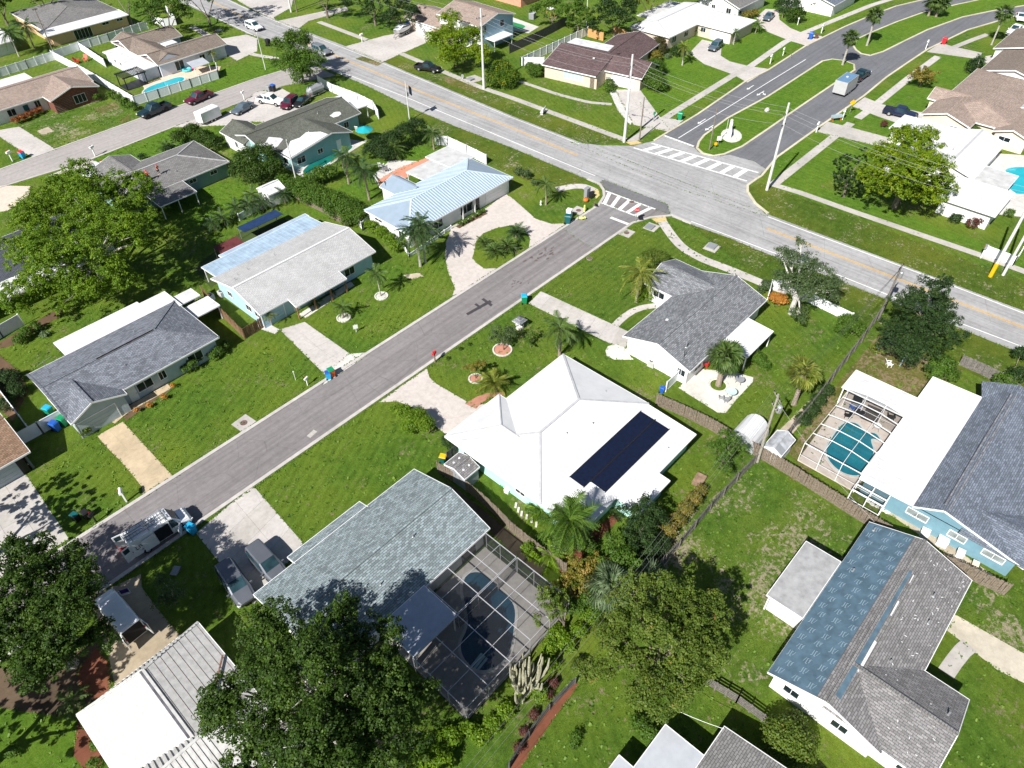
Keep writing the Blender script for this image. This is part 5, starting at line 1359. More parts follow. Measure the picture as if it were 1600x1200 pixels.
def tree(name, label, lobes, mat, leaf=0.26, dens=1.0, trunk_h=None, tr=0.28, bark=None, base=None, group=None, per=34, cr=None, lo=-0.45, twigs=0, rz=.75, cat='tree', puff=True):
    SEED[0] += 1
    lb = pxlobes(lobes, rz)
    A = sum(l[3] * l[4] for l in lb)
    bx, by = (base.x, base.y) if base is not None else (sum(l[0] * l[3] for l in lb) / sum(l[3] for l in lb), sum(l[1] * l[3] for l in lb) / sum(l[3] for l in lb))
    t = thing(name, label, cat, (bx, by, 0), 0, group)
    zc = max(l[2] for l in lb); th = trunk_h or zc * 0.38
    r = random.Random(SEED[0])
    m = MB(bark or BARK)
    m.tube([(0, 0, -.1), (r.uniform(-.1, .1), r.uniform(-.1, .1), th * .5), (0, 0, th)], [tr * 1.25, tr, tr * .85], None, 8)
    for l in lb:
        q = Vector((l[0] - bx, l[1] - by, l[2])); s = Vector((0, 0, th * r.uniform(.7, 1))); mid = s.lerp(q, .5) + Vector((r.uniform(-.3, .3), r.uniform(-.3, .3), r.uniform(0, .5)))
        m.tube([s, mid, q], [tr * .55, tr * .36, tr * .12], None, 6)
        for _ in range(2 + twigs):
            e = q + Vector((r.uniform(-1, 1), r.uniform(-1, 1), r.uniform(-.4, .5))) * l[3] * .72
            k2 = q.lerp(e, .5) + Vector((r.uniform(-.2, .2), r.uniform(-.2, .2), .1)) * l[3]
            m.tube([mid.lerp(q, .6), k2, e], [tr * .2, tr * .13, tr * .04], None, 4)
    m.build('trunk', t, local=True)
    n = int(A * dens * 21 / (leaf * leaf))
    me = leaf_mesh('crown', [(l[0] - bx, l[1] - by, l[2], l[3], l[4], l[5]) for l in (puffs(lb, SEED[0]) if puff else lb)], n, leaf, mat, SEED[0], per, cr, lo)
    c = bpy.data.objects.new('crown', me); COL.objects.link(c); c.parent = t
    return t
def bush(label, lobes, mat, leaf=0.16, dens=1.0, name='shrub', group=None, cat='shrub', per=24, rz=.8):
    SEED[0] += 1
    lb = pxlobes(lobes, rz); A = sum(l[3] * l[4] for l in lb)
    bx = sum(l[0] for l in lb) / len(lb); by = sum(l[1] for l in lb) / len(lb)
    t = thing(name, label, cat, (bx, by, 0), 0, group)
    m = MB(BARK)
    for l in lb: m.tube([((l[0] - bx) * .4, (l[1] - by) * .4, 0), (l[0] - bx, l[1] - by, l[2])], [.05, .02], None, 5)
    m.build('stem', t, local=True)
    me = leaf_mesh('foliage', [(l[0] - bx, l[1] - by, l[2], l[3], l[4], l[5]) for l in lb], int(A * dens * 46 / (leaf * leaf)), leaf, mat, SEED[0], 12, max(.34 * A ** .5 / len(lb) ** .5, leaf * 1.4))
    c = bpy.data.objects.new('foliage', me); COL.objects.link(c); c.parent = t
    return t

tree('oak_tree', 'huge spreading light green oak at the left edge of the picture', [(70, 345, 7, 48), (130, 310, 7.5, 52), (195, 305, 7, 46), (235, 370, 6, 36), (170, 385, 8.5, 60), (90, 420, 6.5, 55), (30, 462, 4.5, 42), (120, 462, 4.5, 36), (185, 440, 4.5, 30), (40, 400, 6, 38), (150, 345, 9.5, 42), (215, 330, 6.5, 30), (105, 300, 7, 26), (75, 380, 8, 36)], LF_BRIGHT, .21, 1.7, 3.5, .5, BARKL, cr=.42, twigs=1)
tree('oak_tree', 'very dark oak at the left beside the driveway with the white van', [(60, 920, 10, 45), (120, 930, 10, 40), (80, 1000, 9.5, 45), (-90, 900, 9, 50), (-100, 980, 9, 60), (40, 880, 9, 42), (100, 890, 9, 42), (122, 905, 7.5, 28), (30, 950, 10.5, 50), (100, 965, 10, 50), (158, 990, 7.5, 24), (60, 1030, 9, 46), (10, 1005, 9, 46), (-40, 940, 10, 60), (-40, 1010, 9, 60), (115, 1010, 8, 30)], LF_OAK, .19, 1.9, 4.4, .45, BARKL, cr=.36, twigs=2)
tree('oak_tree', 'dark oak past the left edge shading the grey driveway', [(-120, 800, 7, 60), (-70, 830, 7, 45), (-150, 850, 8, 60)], LF_OAK, .3, .9, 3, .4)
tree('oak_tree', 'dark oak past the left edge shading the bottom left garden', [(-120, 1150, 7, 75), (-60, 1100, 7, 60), (-60, 1210, 6, 60), (-190, 1180, 8, 80)], LF_OAK, .3, .9, 3, .4)
tree('oak_tree', 'huge dark oak at the bottom, overhanging the sage roof and the pool cage', [(430, 1005, 8, 55), (525, 990, 9, 50), (590, 1010, 8.5, 45), (485, 1070, 11, 75), (385, 1080, 9, 58), (580, 1080, 10.5, 66), (640, 1080, 8, 40), (400, 1165, 9, 62), (505, 1160, 11, 76), (610, 1160, 9, 62), (480, 1250, 9, 90), (345, 1125, 7.5, 30), (440, 1040, 10, 45), (555, 1040, 10, 45)], LF_OAK, .19, 1.8, 4.6, .55, BARKL, cr=.36, twigs=2)
tree('broadleaf_tree', 'dense olive green tree at the bottom right of the fan palms', [(990, 935, 5.8, 42), (1050, 925, 6.3, 38), (1100, 960, 6.3, 40), (965, 1000, 5.8, 42), (1040, 1000, 7.8, 58), (1110, 1015, 6.3, 36), (1000, 1060, 5.8, 42), (1070, 1058, 5.8, 38), (1035, 1090, 4.9, 30), (940, 1048, 4.3, 22), (1075, 990, 7.3, 40)], LF_OLIVE, .18, 1.5, 2.6, .35, cr=.34)
tree('cedar_tree', 'tall dark cedar overlapping the avenue at the right', [(1440, 485, 6, 38), (1458, 452, 8.2, 24), (1418, 520, 4.6, 38), (1472, 520, 4.6, 34), (1440, 548, 3.6, 40), (1400, 540, 3.2, 26), (1462, 480, 6.5, 26)], LF_DARK, .17, 1.4, 2.2, .3, cr=.34)
tree('sparse_tree', 'sparse grey leaved tree with pale bare limbs beside the white wall', [(1235, 412, 6, 20), (1272, 422, 6.5, 28), (1252, 452, 5, 28), (1292, 455, 4.8, 20), (1228, 440, 5, 20), (1250, 490, 2.6, 15), (1220, 393, 6.2, 10), (1300, 440, 5, 15), (1252, 380, 6.5, 10)], LF_GREY, .18, 1.1, 2.8, .34, plain('white_bark', (.52, .50, .46), .9, var=.2), base=at(1236, 490), twigs=3, cr=.5)
tree('broadleaf_tree', 'big bright yellow green tree in front of the all white roof', [(1430, 230, 7, 38), (1390, 255, 7, 36), (1452, 268, 6.5, 34), (1400, 300, 5.5, 38), (1450, 308, 4.5, 28), (1420, 265, 8.5, 42), (1470, 292, 4, 20), (1365, 278, 6, 24), (1415, 212, 6.5, 20)], LF_YEL, .25, 1.7, 2.8, .4, cr=.45)
tree('broadleaf_tree', 'small dark tree hard against the big yellow green tree', [(1325, 262, 4.6, 24), (1318, 285, 3.4, 22), (1343, 248, 5, 18), (1335, 290, 3, 20)], LF_DARK, .22, 1.0, 1.6, .22)
tree('broadleaf_tree', 'green tree in the verge beside the far street mouth', [(465, 72, 6.5, 24), (450, 98, 5, 25), (485, 92, 5.2, 22), (470, 118, 3.8, 25), (442, 74, 5.5, 15), (478, 62, 6.5, 14)], LF_SHRUB, .28, 1.8, 2.2, .25, cr=.7)
tree('broadleaf_tree', 'yellow green tree before the two storey house', [(708, 30, 7, 17), (700, 66, 5, 28), (730, 64, 5.5, 26), (684, 60, 4.5, 16), (744, 84, 4, 18), (702, 92, 3.4, 22)], LF_YEL, .32, 1.8, 2.4, .3, cr=.8)
bush('tall yellow and dark green croton bush by the concrete power pole', [(784, 108, 2.2, 16), (800, 120, 1.6, 13), (773, 124, 1.6, 14), (790, 128, 1.3, 14)], leaf('leaf_croton', (.02, .05, .008), (.05, .11, .01), (.13, .18, .012), accent=(.42, .32, .02), acc=.12), .3)
for lab, lb in (('dark tree behind the boat at the top edge', [(560, 2, 6, 24), (595, 8, 6, 26), (585, -20, 7, 30)]), ('dark tree left of the two storey house', [(625, 5, 6, 22), (640, 20, 5, 18), (610, 28, 4, 20)]), ('dark tree cut by the top edge left of the boat', [(520, -8, 6, 26), (490, -18, 6, 26)])):
    tree('broadleaf_tree', lab, lb, LF_DARK, .36, .95, 2.2, .28, cr=.7)
for lab, lb, mt in (('loose green tree between the peach house and the avenue', [(225, 12, 7, 22), (262, 5, 8, 26), (240, 38, 5, 16), (285, 18, 6, 20)], LF_SHRUB), ('dark tree casting shade over the avenue at the top', [(310, -8, 8, 26), (280, -18, 8, 26), (345, -22, 8, 28)], LF_DARK), ('dark tree behind the peach house', [(205, -12, 8, 24), (170, -22, 8, 26)], LF_DARK), ('olive tree at the top edge left of the peach house', [(60, -6, 6, 20), (30, -14, 6, 24), (100, -16, 6, 20)], LF_OAK), ('tree at the top left corner beside the palms', [(-10, 8, 5, 22), (8, 2, 5, 14)], LF_OAK)):
    tree('broadleaf_tree', lab, lb, mt, .36, .9, 2.4, .26, cr=.7)
for lab, lb, mt in (('bright bamboo like tree behind the dark board fence', [(862, 8, 4.5, 17), (845, 18, 4, 14), (880, 20, 4, 16)], LF_SHRUB), ('dark green tree behind the cedar fence panel', [(900, 14, 5, 18), (915, 30, 4, 18), (896, 34, 3, 14)], LF_SHRUB), ('large dark tree left of the white L house', [(950, 18, 6, 24), (970, 30, 5, 24), (940, 36, 4, 20), (985, 10, 6, 20)], LF_DARK), ('olive tree at the top edge over the white L house', [(1000, -4, 6, 20), (1030, -14, 6, 24)], LF_RUST), ('dark shrubby tree at the top behind the white gable house', [(1090, -16, 5, 24), (1130, -20, 5, 20)], LF_DARK)):
    tree('broadleaf_tree', lab, lb, mt, .34, 1.0, 1.8, .22, cr=.6)
# back garden of the white roofed house
tree('broadleaf_tree', 'blue green tree against the rear bump of the white roof', [(978, 805, 3.6, 24), (1010, 798, 4.2, 22), (1000, 826, 3.2, 28), (1028, 816, 2.8, 20), (985, 845, 2.6, 20), (1015, 845, 2.4, 20)], LF_DARK, .17, 1.1, 1.4, .14, cr=.35)
tree('broadleaf_tree', 'bright green tree behind the white roofed house next to the bare branches', [(958, 850, 3, 20), (975, 870, 3.4, 24), (948, 885, 2.4, 20), (988, 888, 2.4, 20), (962, 902, 1.8, 20)], LF_SHRUB, .2, 1.1, 1.2, .12, cr=.38)
tree('rusty_tree', 'rusty green tree at the end of the curved board fence', [(895, 890, 2.2, 22), (925, 903, 2.2, 22), (885, 908, 1.6, 18), (935, 880, 2, 18), (905, 920, 1.4, 18)], LF_RUST, .2, 1.1, .9, .11, cr=.36)
tree('broadleaf_tree', 'olive tree leaning over the far corner of the large pool cage', [(855, 930, 3.6, 15), (866, 953, 3.6, 18), (850, 962, 3.2, 13), (876, 935, 3, 13), (892, 918, 2, 12)], LF_OLIVE, .2, 1.1, 1.4, .12, base=at(880, 985), cr=.36)
tree('broadleaf_tree', 'round light green tree beside the wooden power pole', [(1135, 685, 3.6, 19), (1120, 705, 3, 16), (1150, 702, 3, 16), (1130, 722, 2, 16), (1140, 700, 3.4, 18)], LF_SHRUB, .18, 1.05, 1.2, .13, cr=.36)
tree('ornamental_tree', 'small dark tree in the large stone ring on the front lawn', [(783, 518, 2.4, 14), (775, 528, 1.9, 12), (797, 522, 2.0, 11), (788, 532, 1.6, 10), (800, 515, 2.2, 8)], LF_GREY, .13, .8, .9, .07, base=at(787, 547), cr=.3)
tree('ornamental_tree', 'small yellowish tree in the small stone ring near the driveway', [(742, 573, 1.9, 11), (733, 578, 1.6, 9), (752, 570, 1.8, 9)], LF_RUST, .12, .8, .7, .05, base=at(743, 592), cr=.25)
tree('ornamental_tree', 'small bright conifer left of the drooping palm', [(829, 524, 1.6, 8), (830, 535, 1.0, 10), (828, 512, 2.2, 5)], LF_SHRUB, .12, 1, .5, .05, base=at(829, 543), cr=.22)
tree('orange_tree', 'round orange tinged tree on the boulevard lawn', [(1441, 118, 2.4, 17), (1432, 122, 2, 12), (1452, 122, 2, 12)], LF_RUST, .26, 1.1, .8, .09, base=at(1437, 136), cr=.5)
tree('ornamental_tree', 'sparse pale tree in the shade beside the stained driveway', [(250, 905, 2.2, 14), (268, 920, 2.4, 18), (255, 938, 1.8, 16), (282, 930, 1.8, 13)], LF_GREY, .16, .55, 1.0, .07, BARKL, cr=.4, twigs=2)
tree('bare_tree', 'leafless grey branching shrub at the corner of the white house', [(868, 852, 2.4, 14), (885, 858, 2.2, 13), (876, 842, 2.8, 10)], LF_GREY, .12, .12, .7, .10, plain('grey_twig', (.42, .40, .37), .9), twigs=6)
# clipped and loose shrubs
B_ = [
 ('leafy shrub on the lawn corner of the pink driveway', [(632, 645, 1.2, 13), (648, 655, 1.4, 16), (665, 662, 1.3, 14), (640, 665, .9, 14), (618, 640, .8, 9), (655, 648, 1.5, 12)], LF_BRIGHT, .15),
 ('dark shrub against the corner of the white roof', [(700, 688, 1.1, 11), (706, 698, .9, 8)], LF_DARK, .13),
 ('big round shrub nearest the roadside corner of the plum roofed house', [(1018, 122, 2.0, 17), (1028, 130, 1.6, 14)], LF_SHRUB, .26),
 ('round shrub in the middle of the row beside the plum roof', [(1022, 104, 1.8, 14), (1030, 106, 1.4, 11)], LF_SHRUB, .26),
 ('mottled shrub behind the round shrubs at the plum roof corner', [(1014, 84, 1.4, 10), (1024, 88, 1.2, 10)], LF_RUST, .26),
 ('tall dark red shrub at the corner of the white L house', [(1029, 68, 2.2, 12), (1030, 76, 1.4, 11)], leaf('leaf_wine', (.02, .03, .01), (.06, .06, .02), (.11, .09, .04)), .26),
 ('low dark shrub beside the small palm of the white L house', [(1058, 80, 1.0, 10), (1065, 78, .8, 7)], LF_DARK, .24),
 ('silvery low shrub near the curved driveway', [(1077, 84, .4, 5), (1044, 88, .4, 5)], LF_PALMG, .2),
 ('broad clipped shrub at the left end of the plum roofed house', [(836, 110, 1.2, 13), (828, 106, 1.0, 9), (845, 108, 1, 8)], LF_SHRUB, .22),
 ('clipped column shrub beside the plum house garage', [(952, 130, 1.3, 8), (952, 138, .7, 8)], LF_SHRUB, .2),
 ('small orange croton beside the long box hedge', [(890, 121, .7, 5)], LF_ORNG, .2),
 ('dark shrub left of the small driveway car at the top', [(1222, 8, 1.8, 11), (1240, 4, 2, 10)], LF_DARK, .3),
 ('dark round shrub on the bright lawn at the top', [(1247, 22, 1.8, 12), (1238, 26, 1.4, 9)], LF_OAK, .3),
 ('dark shrub by the top edge right of the white mailbox lawn', [(1276, 4, 1.8, 11), (1262, 0, 1.8, 9)], LF_DARK, .3),
 ('yellow flowering shrub between the white L house and the grey gable', [(1168, 24, 1.0, 8), (1180, 20, 1, 6)], LF_RUST, .26),
 ('dark hedge along the foot of the white gable house', [(1143, 16, 1.2, 6), (1152, 20, 1.2, 6), (1160, 14, 1.2, 6)], LF_DARK, .26),
 ('bushy dark green thicket beside the aqua house', [(388, 250, 3, 22), (412, 242, 3.2, 20), (428, 262, 2.2, 16), (376, 268, 2.2, 16), (400, 270, 2, 18)], LF_OAK, .26),
 ('long overgrown hedge on the board fence behind the pale grey roof', [(460, 292, 1.8, 15), (476, 297, 2, 17), (494, 303, 2.2, 18), (510, 311, 2.2, 18), (528, 317, 2.3, 19), (544, 325, 2.2, 19), (558, 334, 1.8, 17), (482, 308, 1.4, 13), (520, 330, 1.4, 13), (545, 342, 1.3, 12)], LF_SHRUB, .22),
 ('dense dark thicket behind the teal parasol', [(592, 228, 2, 16), (612, 218, 2.5, 16), (632, 208, 2.6, 17), (650, 198, 2.4, 15), (578, 236, 1.5, 12), (602, 240, 1.4, 13)], LF_DARK, .24),
 ('bright shrubs at the foot of the green pool', [(485, 280, 1.4, 13), (500, 272, 1.6, 13), (515, 268, 1.6, 12), (470, 288, 1.2, 11)], LF_SHRUB, .24),
 ('green shrub by the white gable shed', [(442, 282, 1.4, 12), (452, 290, 1.2, 9)], LF_SHRUB, .24),
 ('clipped rust orange hedge in front of the brick house', [(24, 188, .7, 6), (34, 184, .8, 6), (44, 180, .8, 6), (54, 175, .8, 6), (61, 172, .7, 5)], leaf('leaf_rust_hedge', (.10, .03, .01), (.22, .07, .02), (.34, .13, .04)), .22),
 ('small round shrub at the corner of the brick house', [(151, 151, .9, 6)], LF_SHRUB, .24),
 ('long green hedge along the white fence beside the black pickup', [(175, 147, 1, 8), (185, 154, 1, 8), (196, 160, 1, 8), (206, 165, 1, 7)], LF_SHRUB, .24),
 ('row of leafy shrubs along the side of the pale blue metal roof', [(583, 354, .9, 10), (596, 362, .9, 10), (608, 372, .9, 10), (618, 384, 1, 10), (628, 376, .9, 8), (576, 350, .8, 7)], LF_BRIGHT, .18),
 ('shrub border under the right end of the slate roof', [(340, 548, .9, 9), (352, 538, .8, 8), (333, 556, .7, 7)], LF_SHRUB, .16),
 ('loose shrub in the porch border of the slate roofed house', [(300, 568, 1, 9), (290, 575, .8, 8), (308, 560, .8, 7)], LF_SHRUB, .16),
 ('dark red cordyline shrub at the slate house wall', [(322, 550, .9, 6), (351, 537, .9, 4)], LF_RED, .15),
 ('orange croton at the end of the slate house porch', [(213, 640, .5, 4), (233, 632, .5, 4), (256, 620, .5, 4), (270, 602, .5, 4)], LF_ORNG, .13),
 ('clipped round bush beside the tan driveway', [(132, 672, .7, 9), (138, 668, .7, 7)], LF_OLIVE, .13),
 ('green shrub inside the corner of the leaning wooden fence', [(1326, 504, 1.2, 16), (1342, 514, 1, 12), (1316, 516, .8, 10)], LF_SHRUB, .18),
 ('bright fiery orange croton bush by the white corner wall', [(1213, 466, 1.1, 11), (1222, 468, .9, 9)], LF_ORNG, .16),
 ('light green tree like shrub at the foot of the dark cedar', [(1474, 570, 2, 18), (1460, 580, 1.4, 14), (1486, 584, 1.2, 12)], LF_SHRUB, .2),
 ('low yellow palmetto at the foot of the wooden playset', [(1368, 545, .5, 9)], LF_PALMY, .18),
 ('dark shrub at the right edge by the avenue', [(1596, 552, 1.5, 12), (1590, 585, 1.2, 14)], LF_DARK, .2),
 ('green shrub behind the wooden fence near the right edge', [(1566, 594, 1, 13), (1580, 604, 1, 11)], LF_SHRUB, .2),
 ('round clipped bush in the white paved circle at the right', [(1578, 332, .8, 7)], LF_SHRUB, .2),
 ('dark clipped bush under the yellow green tree', [(1493, 341, .8, 8), (1500, 340, .7, 6)], LF_DARK, .2),
 ('reddish bush right of the dark clipped bush', [(1520, 348, 1, 9), (1532, 344, 1, 8)], LF_RED, .2),
 ('green vine mound on the cream house corner', [(1520, 205, 1.2, 11), (1500, 207, .8, 9), (1532, 200, 1, 8)], LF_SHRUB, .22),
 ('dark broad bush at the boulevard house corner', [(1522, 104, 1.4, 12), (1530, 96, 1.2, 8)], LF_DARK, .26),
 ('dark broad shrub below the white gable wall at the bottom', [(1225, 1150, 2, 30), (1245, 1165, 1.8, 30), (1215, 1175, 1.4, 26), (1240, 1130, 1.4, 18)], LF_OLIVE, .2),
 ('rusty red bush row beneath the overhead wires', [(1085, 778, 1.3, 12), (1072, 795, 1.3, 13), (1058, 812, 1.3, 13), (1045, 828, 1.3, 13), (1095, 766, 1.1, 9), (1035, 842, 1.1, 10)], LF_RUST, .16),
 ('dark shrubs filling the shade between the fences behind the white house', [(1010, 870, 1.2, 20), (1030, 850, 1.2, 18), (1000, 890, 1.1, 18), (1020, 890, 1, 16), (985, 905, 1, 16)], LF_DARK, .18),
 ('green shrubs at the foot of the silvery cabbage palm', [(915, 935, 1.0, 16), (900, 948, .9, 16), (965, 915, 1.1, 14), (985, 920, 1, 14), (930, 955, .7, 12)], LF_SHRUB, .17),
 ('loose olive shrubs where the overhead wires cross the old board fence', [(1000, 925, 1.3, 16), (960, 960, 1.0, 14), (975, 975, .9, 14), (940, 985, .9, 14)], LF_OLIVE, .17),
 ('bright weeds below the old grey cactus', [(790, 1110, .6, 15), (770, 1130, .6, 15), (750, 1150, .6, 15), (845, 1085, .5, 12), (860, 1040, .6, 13)], LF_BRIGHT, .16),
 ('green bush beside the queen palm behind the white roof', [(905, 845, 1.2, 14), (918, 855, 1.1, 14), (872, 835, 1.1, 13)], LF_SHRUB, .16),
 ('light green undergrowth beside the old cactus', [(870, 990, .8, 14), (885, 1005, .7, 14), (905, 985, .6, 13), (860, 1010, .6, 12), (920, 960, .5, 14)], LF_BRIGHT, .16),
 ('shrub at the end of the red mulch border', [(905, 1040, .8, 12), (915, 1055, .6, 10)], LF_OLIVE, .16),
 ('bright fern clump at the bottom below the pool cage', [(680, 1160, 1, 18), (705, 1150, 1, 16), (660, 1185, 1, 20), (730, 1140, .8, 14), (690, 1190, 1, 18)], LF_BRIGHT, .2),
 ('low shrub on the bottom lawn', [(902, 1150, .5, 9), (898, 1162, .4, 8)], LF_SHRUB, .14),
 ('leafy shrub by the bottom porch roofs', [(1005, 1135, 1, 14), (1015, 1145, .8, 12), (995, 1128, .8, 10)], LF_SHRUB, .18),
 ('bright banana like plant between fence and pool cage', [(826, 858, 1.2, 10), (832, 868, .9, 8)], LF_BRIGHT, .22),
 ('green planting along the left wall of the white roofed house', [(842, 800, .7, 10), (830, 795, .6, 9), (850, 812, .8, 9)], LF_SHRUB, .15),
 ('shrubs below the queen palm behind the white house', [(855, 850, .8, 12), (862, 866, .7, 10), (845, 842, .6, 9)], LF_SHRUB, .16),
 ('dark ivy along the foot of the wooden power pole fence', [(1255, 655, .8, 12), (1268, 640, .8, 12), (1280, 625, .9, 12), (1292, 610, .8, 11)], LF_DARK, .16),
 ('low shrubs in the shade under the huge left oak', [(40, 520, .8, 10), (55, 510, .8, 9), (30, 530, .7, 9)], LF_SHRUB, .16),
 ('dark planting along the left edge fence', [(15, 590, .9, 16), (25, 610, .8, 14), (10, 630, .7, 14)], LF_DARK, .16),
 ('leafy clump at the corner of the teal roofed house lot', [(280, 215, 1.4, 12), (300, 206, 1.6, 14), (318, 214, 1.6, 13), (332, 222, 1.6, 12)], LF_OAK, .26),
 ('dark shrubs behind the hip roof of the two men', [(265, 232, .9, 9), (222, 244, .7, 6)], LF_DARK, .24),
 ('shrub border in front of the white mailbox garden at the corner', [(822, 272, .8, 8), (810, 268, .7, 7), (835, 285, .5, 5)], LF_GREY, .2),
 ('thick shrubs beside the large yellow palm', [(1010, 402, 1.6, 11), (1022, 398, 1.6, 11), (1034, 402, 1.4, 11), (1016, 414, 1.2, 10)], LF_OLIVE, .17),
 ('yellow green planting at the white garage wall', [(1005, 456, .7, 9), (1016, 462, .7, 8), (998, 465, .5, 7)], LF_BRIGHT, .15),
 ('dark shrubs behind the white flat roof', [(1185, 560, .8, 12), (1195, 570, .6, 9)], LF_SHRUB, .16),
 ('grey green shrub where the wall meets the sidewalk', [(1198, 445, .8, 9), (1190, 452, .6, 7)], LF_GREY, .17),
]
for lab, lb, mt, lf in B_: bush(lab, lb, mt, lf)
def boxhedge(label, a, b, w, hgt, mat, leaf=.16, name='hedge'):
    a, b = at(*a), at(*b); SEED[0] += 1; d = b - a; L = d.length; ang = math.atan2(d.y, d.x); n = max(2, int(L / (w * .5)))
    t = thing(name, label, 'hedge', (a + b) / 2)
    m = MB(BARK)
    for i in range(n): m.tube([(-L / 2 + L * (i + .5) / n, 0, 0), (-L / 2 + L * (i + .5) / n, 0, hgt * .8)], .03, None, 4)
    s = m.build('stem', t, local=True); s.rotation_euler[2] = ang
    me = leaf_mesh('foliage', [(-L / 2 + L * (i + .5) / n, 0, hgt * .55, w * .5, w * .5, hgt * .48) for i in range(n)], int(L * (w + 2 * hgt) * 9.0 / leaf ** 2), leaf, mat, SEED[0], 20, leaf * 1.3)
    o = bpy.data.objects.new('foliage', me); COL.objects.link(o); o.parent = t; o.rotation_euler[2] = ang
boxhedge('long clipped box hedge under the window of the plum house', (894, 128), (929, 132), 1.5, 1.2, LF_DARK, .2)
for i, (x, y) in enumerate([(719, 349), (727, 345), (734, 341), (741, 336), (748, 332), (755, 329)]):
    bush('small clipped ball shrub in the brown porch bed of the metal roofed house', [(x, y, .45, 4.2)], LF_SHRUB, .12, group='clipped balls along the porch bed')
for i, (x, y) in enumerate([(848, 1078), (826, 1108), (812, 1135), (858, 1060), (802, 1160)]):
    bush('small dark red plant in the red mulch border', [(x + 8, y + 8, .4, 8)], LF_RED, .13, group='red plants in the mulch border')
for i, (x, y) in enumerate([(20, 1175), (140, 1130), (150, 1160), (145, 1195)]):
    bush('low green plant in the shade along the white tile roof', [(x, y, .5, 10)], LF_SHRUB, .15, group='plants along the tile roof')
for i, (x, y) in enumerate([(720, 545), (700, 560), (733, 538), (1135, 625)][:3]):
    bush('tiny grass tuft along the kerb', [(x, y, .15, 3)], LF_OAK, .1, group='tufts along the kerb')
for i, (x, y) in enumerate([(118, 1300), (60, 515), (70, 522)][1:]):
    bush('pale green hosta in the mulch under the oak', [(x, y, .3, 6)], LF_PALMG, .2, group='hostas under the oak')
bush('small reddish shrub in the lawn square below the navy pickup', [(1381, 193, .7, 5)], LF_RED, .2)

# palms -------------------------------------------------------------------
def frond_mesh(name, mat, kind='pinnate', seed=1, droop=.55, width=.26):
    r = random.Random(seed); V, F, T = [], [], []
    def quad(a, b, c, d, t): i = len(V); V.extend([a, b, c, d]); F.append((i, i + 1, i + 2, i + 3)); T.extend([t] * 4)
    if kind == 'pinnate':
        P = lambda t: Vector((t - .12 * t ** 3, 0, .22 * t - droop * t * t))
        k = 9
        for i in range(k):
            a, b = P(i / k), P((i + 1) / k); w = .016 * (1 - i / k) + .005
            quad(a + Vector((0, w, 0)), a - Vector((0, w, 0)), b - Vector((0, w, 0)), b + Vector((0, w, 0)), .75)
        n = 17
        for i in range(n):
            t = .12 + .88 * i / (n - 1); p = P(t); ln = width * (math.sin(PI * min(1, t * .85 + .1)) ** .6) * r.uniform(.85, 1.1)
            for s in (-1, 1):
                tip = p + Vector((ln * .55, s * ln * .8, -ln * r.uniform(.15, .6))); w = .022
                quad(p + Vector((-w, 0, 0)), p + Vector((w, 0, 0)), tip + Vector((w * .4, 0, -.01)), tip + Vector((-w * .4, 0, -.01)), r.random())
    else:
        P = lambda t: Vector((.5 * t, 0, .06 * t - .05 * t * t))
        quad(P(0) + Vector((0, .02, 0)), P(0) - Vector((0, .02, 0)), P(1) - Vector((0, .012, 0)), P(1) + Vector((0, .012, 0)), .8)
        n = 17; c = P(1) - Vector((.06, 0, 0))
        for i in range(n):
            a = (-1.9 + 3.8 * i / (n - 1)); ln = .52 * (1 - .18 * abs(a) / 1.9) * r.uniform(.9, 1.08); da = .105
            m1 = c + Vector((math.cos(a - da) * ln * .6, math.sin(a - da) * ln * .6, -.03 - .02)); m2 = c + Vector((math.cos(a + da) * ln * .6, math.sin(a + da) * ln * .6, .03 - .02))
            tip = c + Vector((math.cos(a) * ln, math.sin(a) * ln, -ln * r.uniform(.12, .42)))
            quad(c, m1, tip, m2, r.random())
    me = bpy.data.meshes.new(name); me.from_pydata([tuple(v) for v in V], [], F); me.materials.append(mat)
    a = me.attributes.new('tint', 'FLOAT', 'POINT'); a.data.foreach_set('value', T); me.update()
    return me
FR = {}
def frond(mat, kind, droop=.55, width=.26):
    k = (mat.name, kind, droop, width)
    if k not in FR: FR[k] = [frond_mesh('frond', mat, kind, s, droop * f, width) for s, f in ((1, .85), (2, 1.05), (3, 1.25))]
    return FR[k]
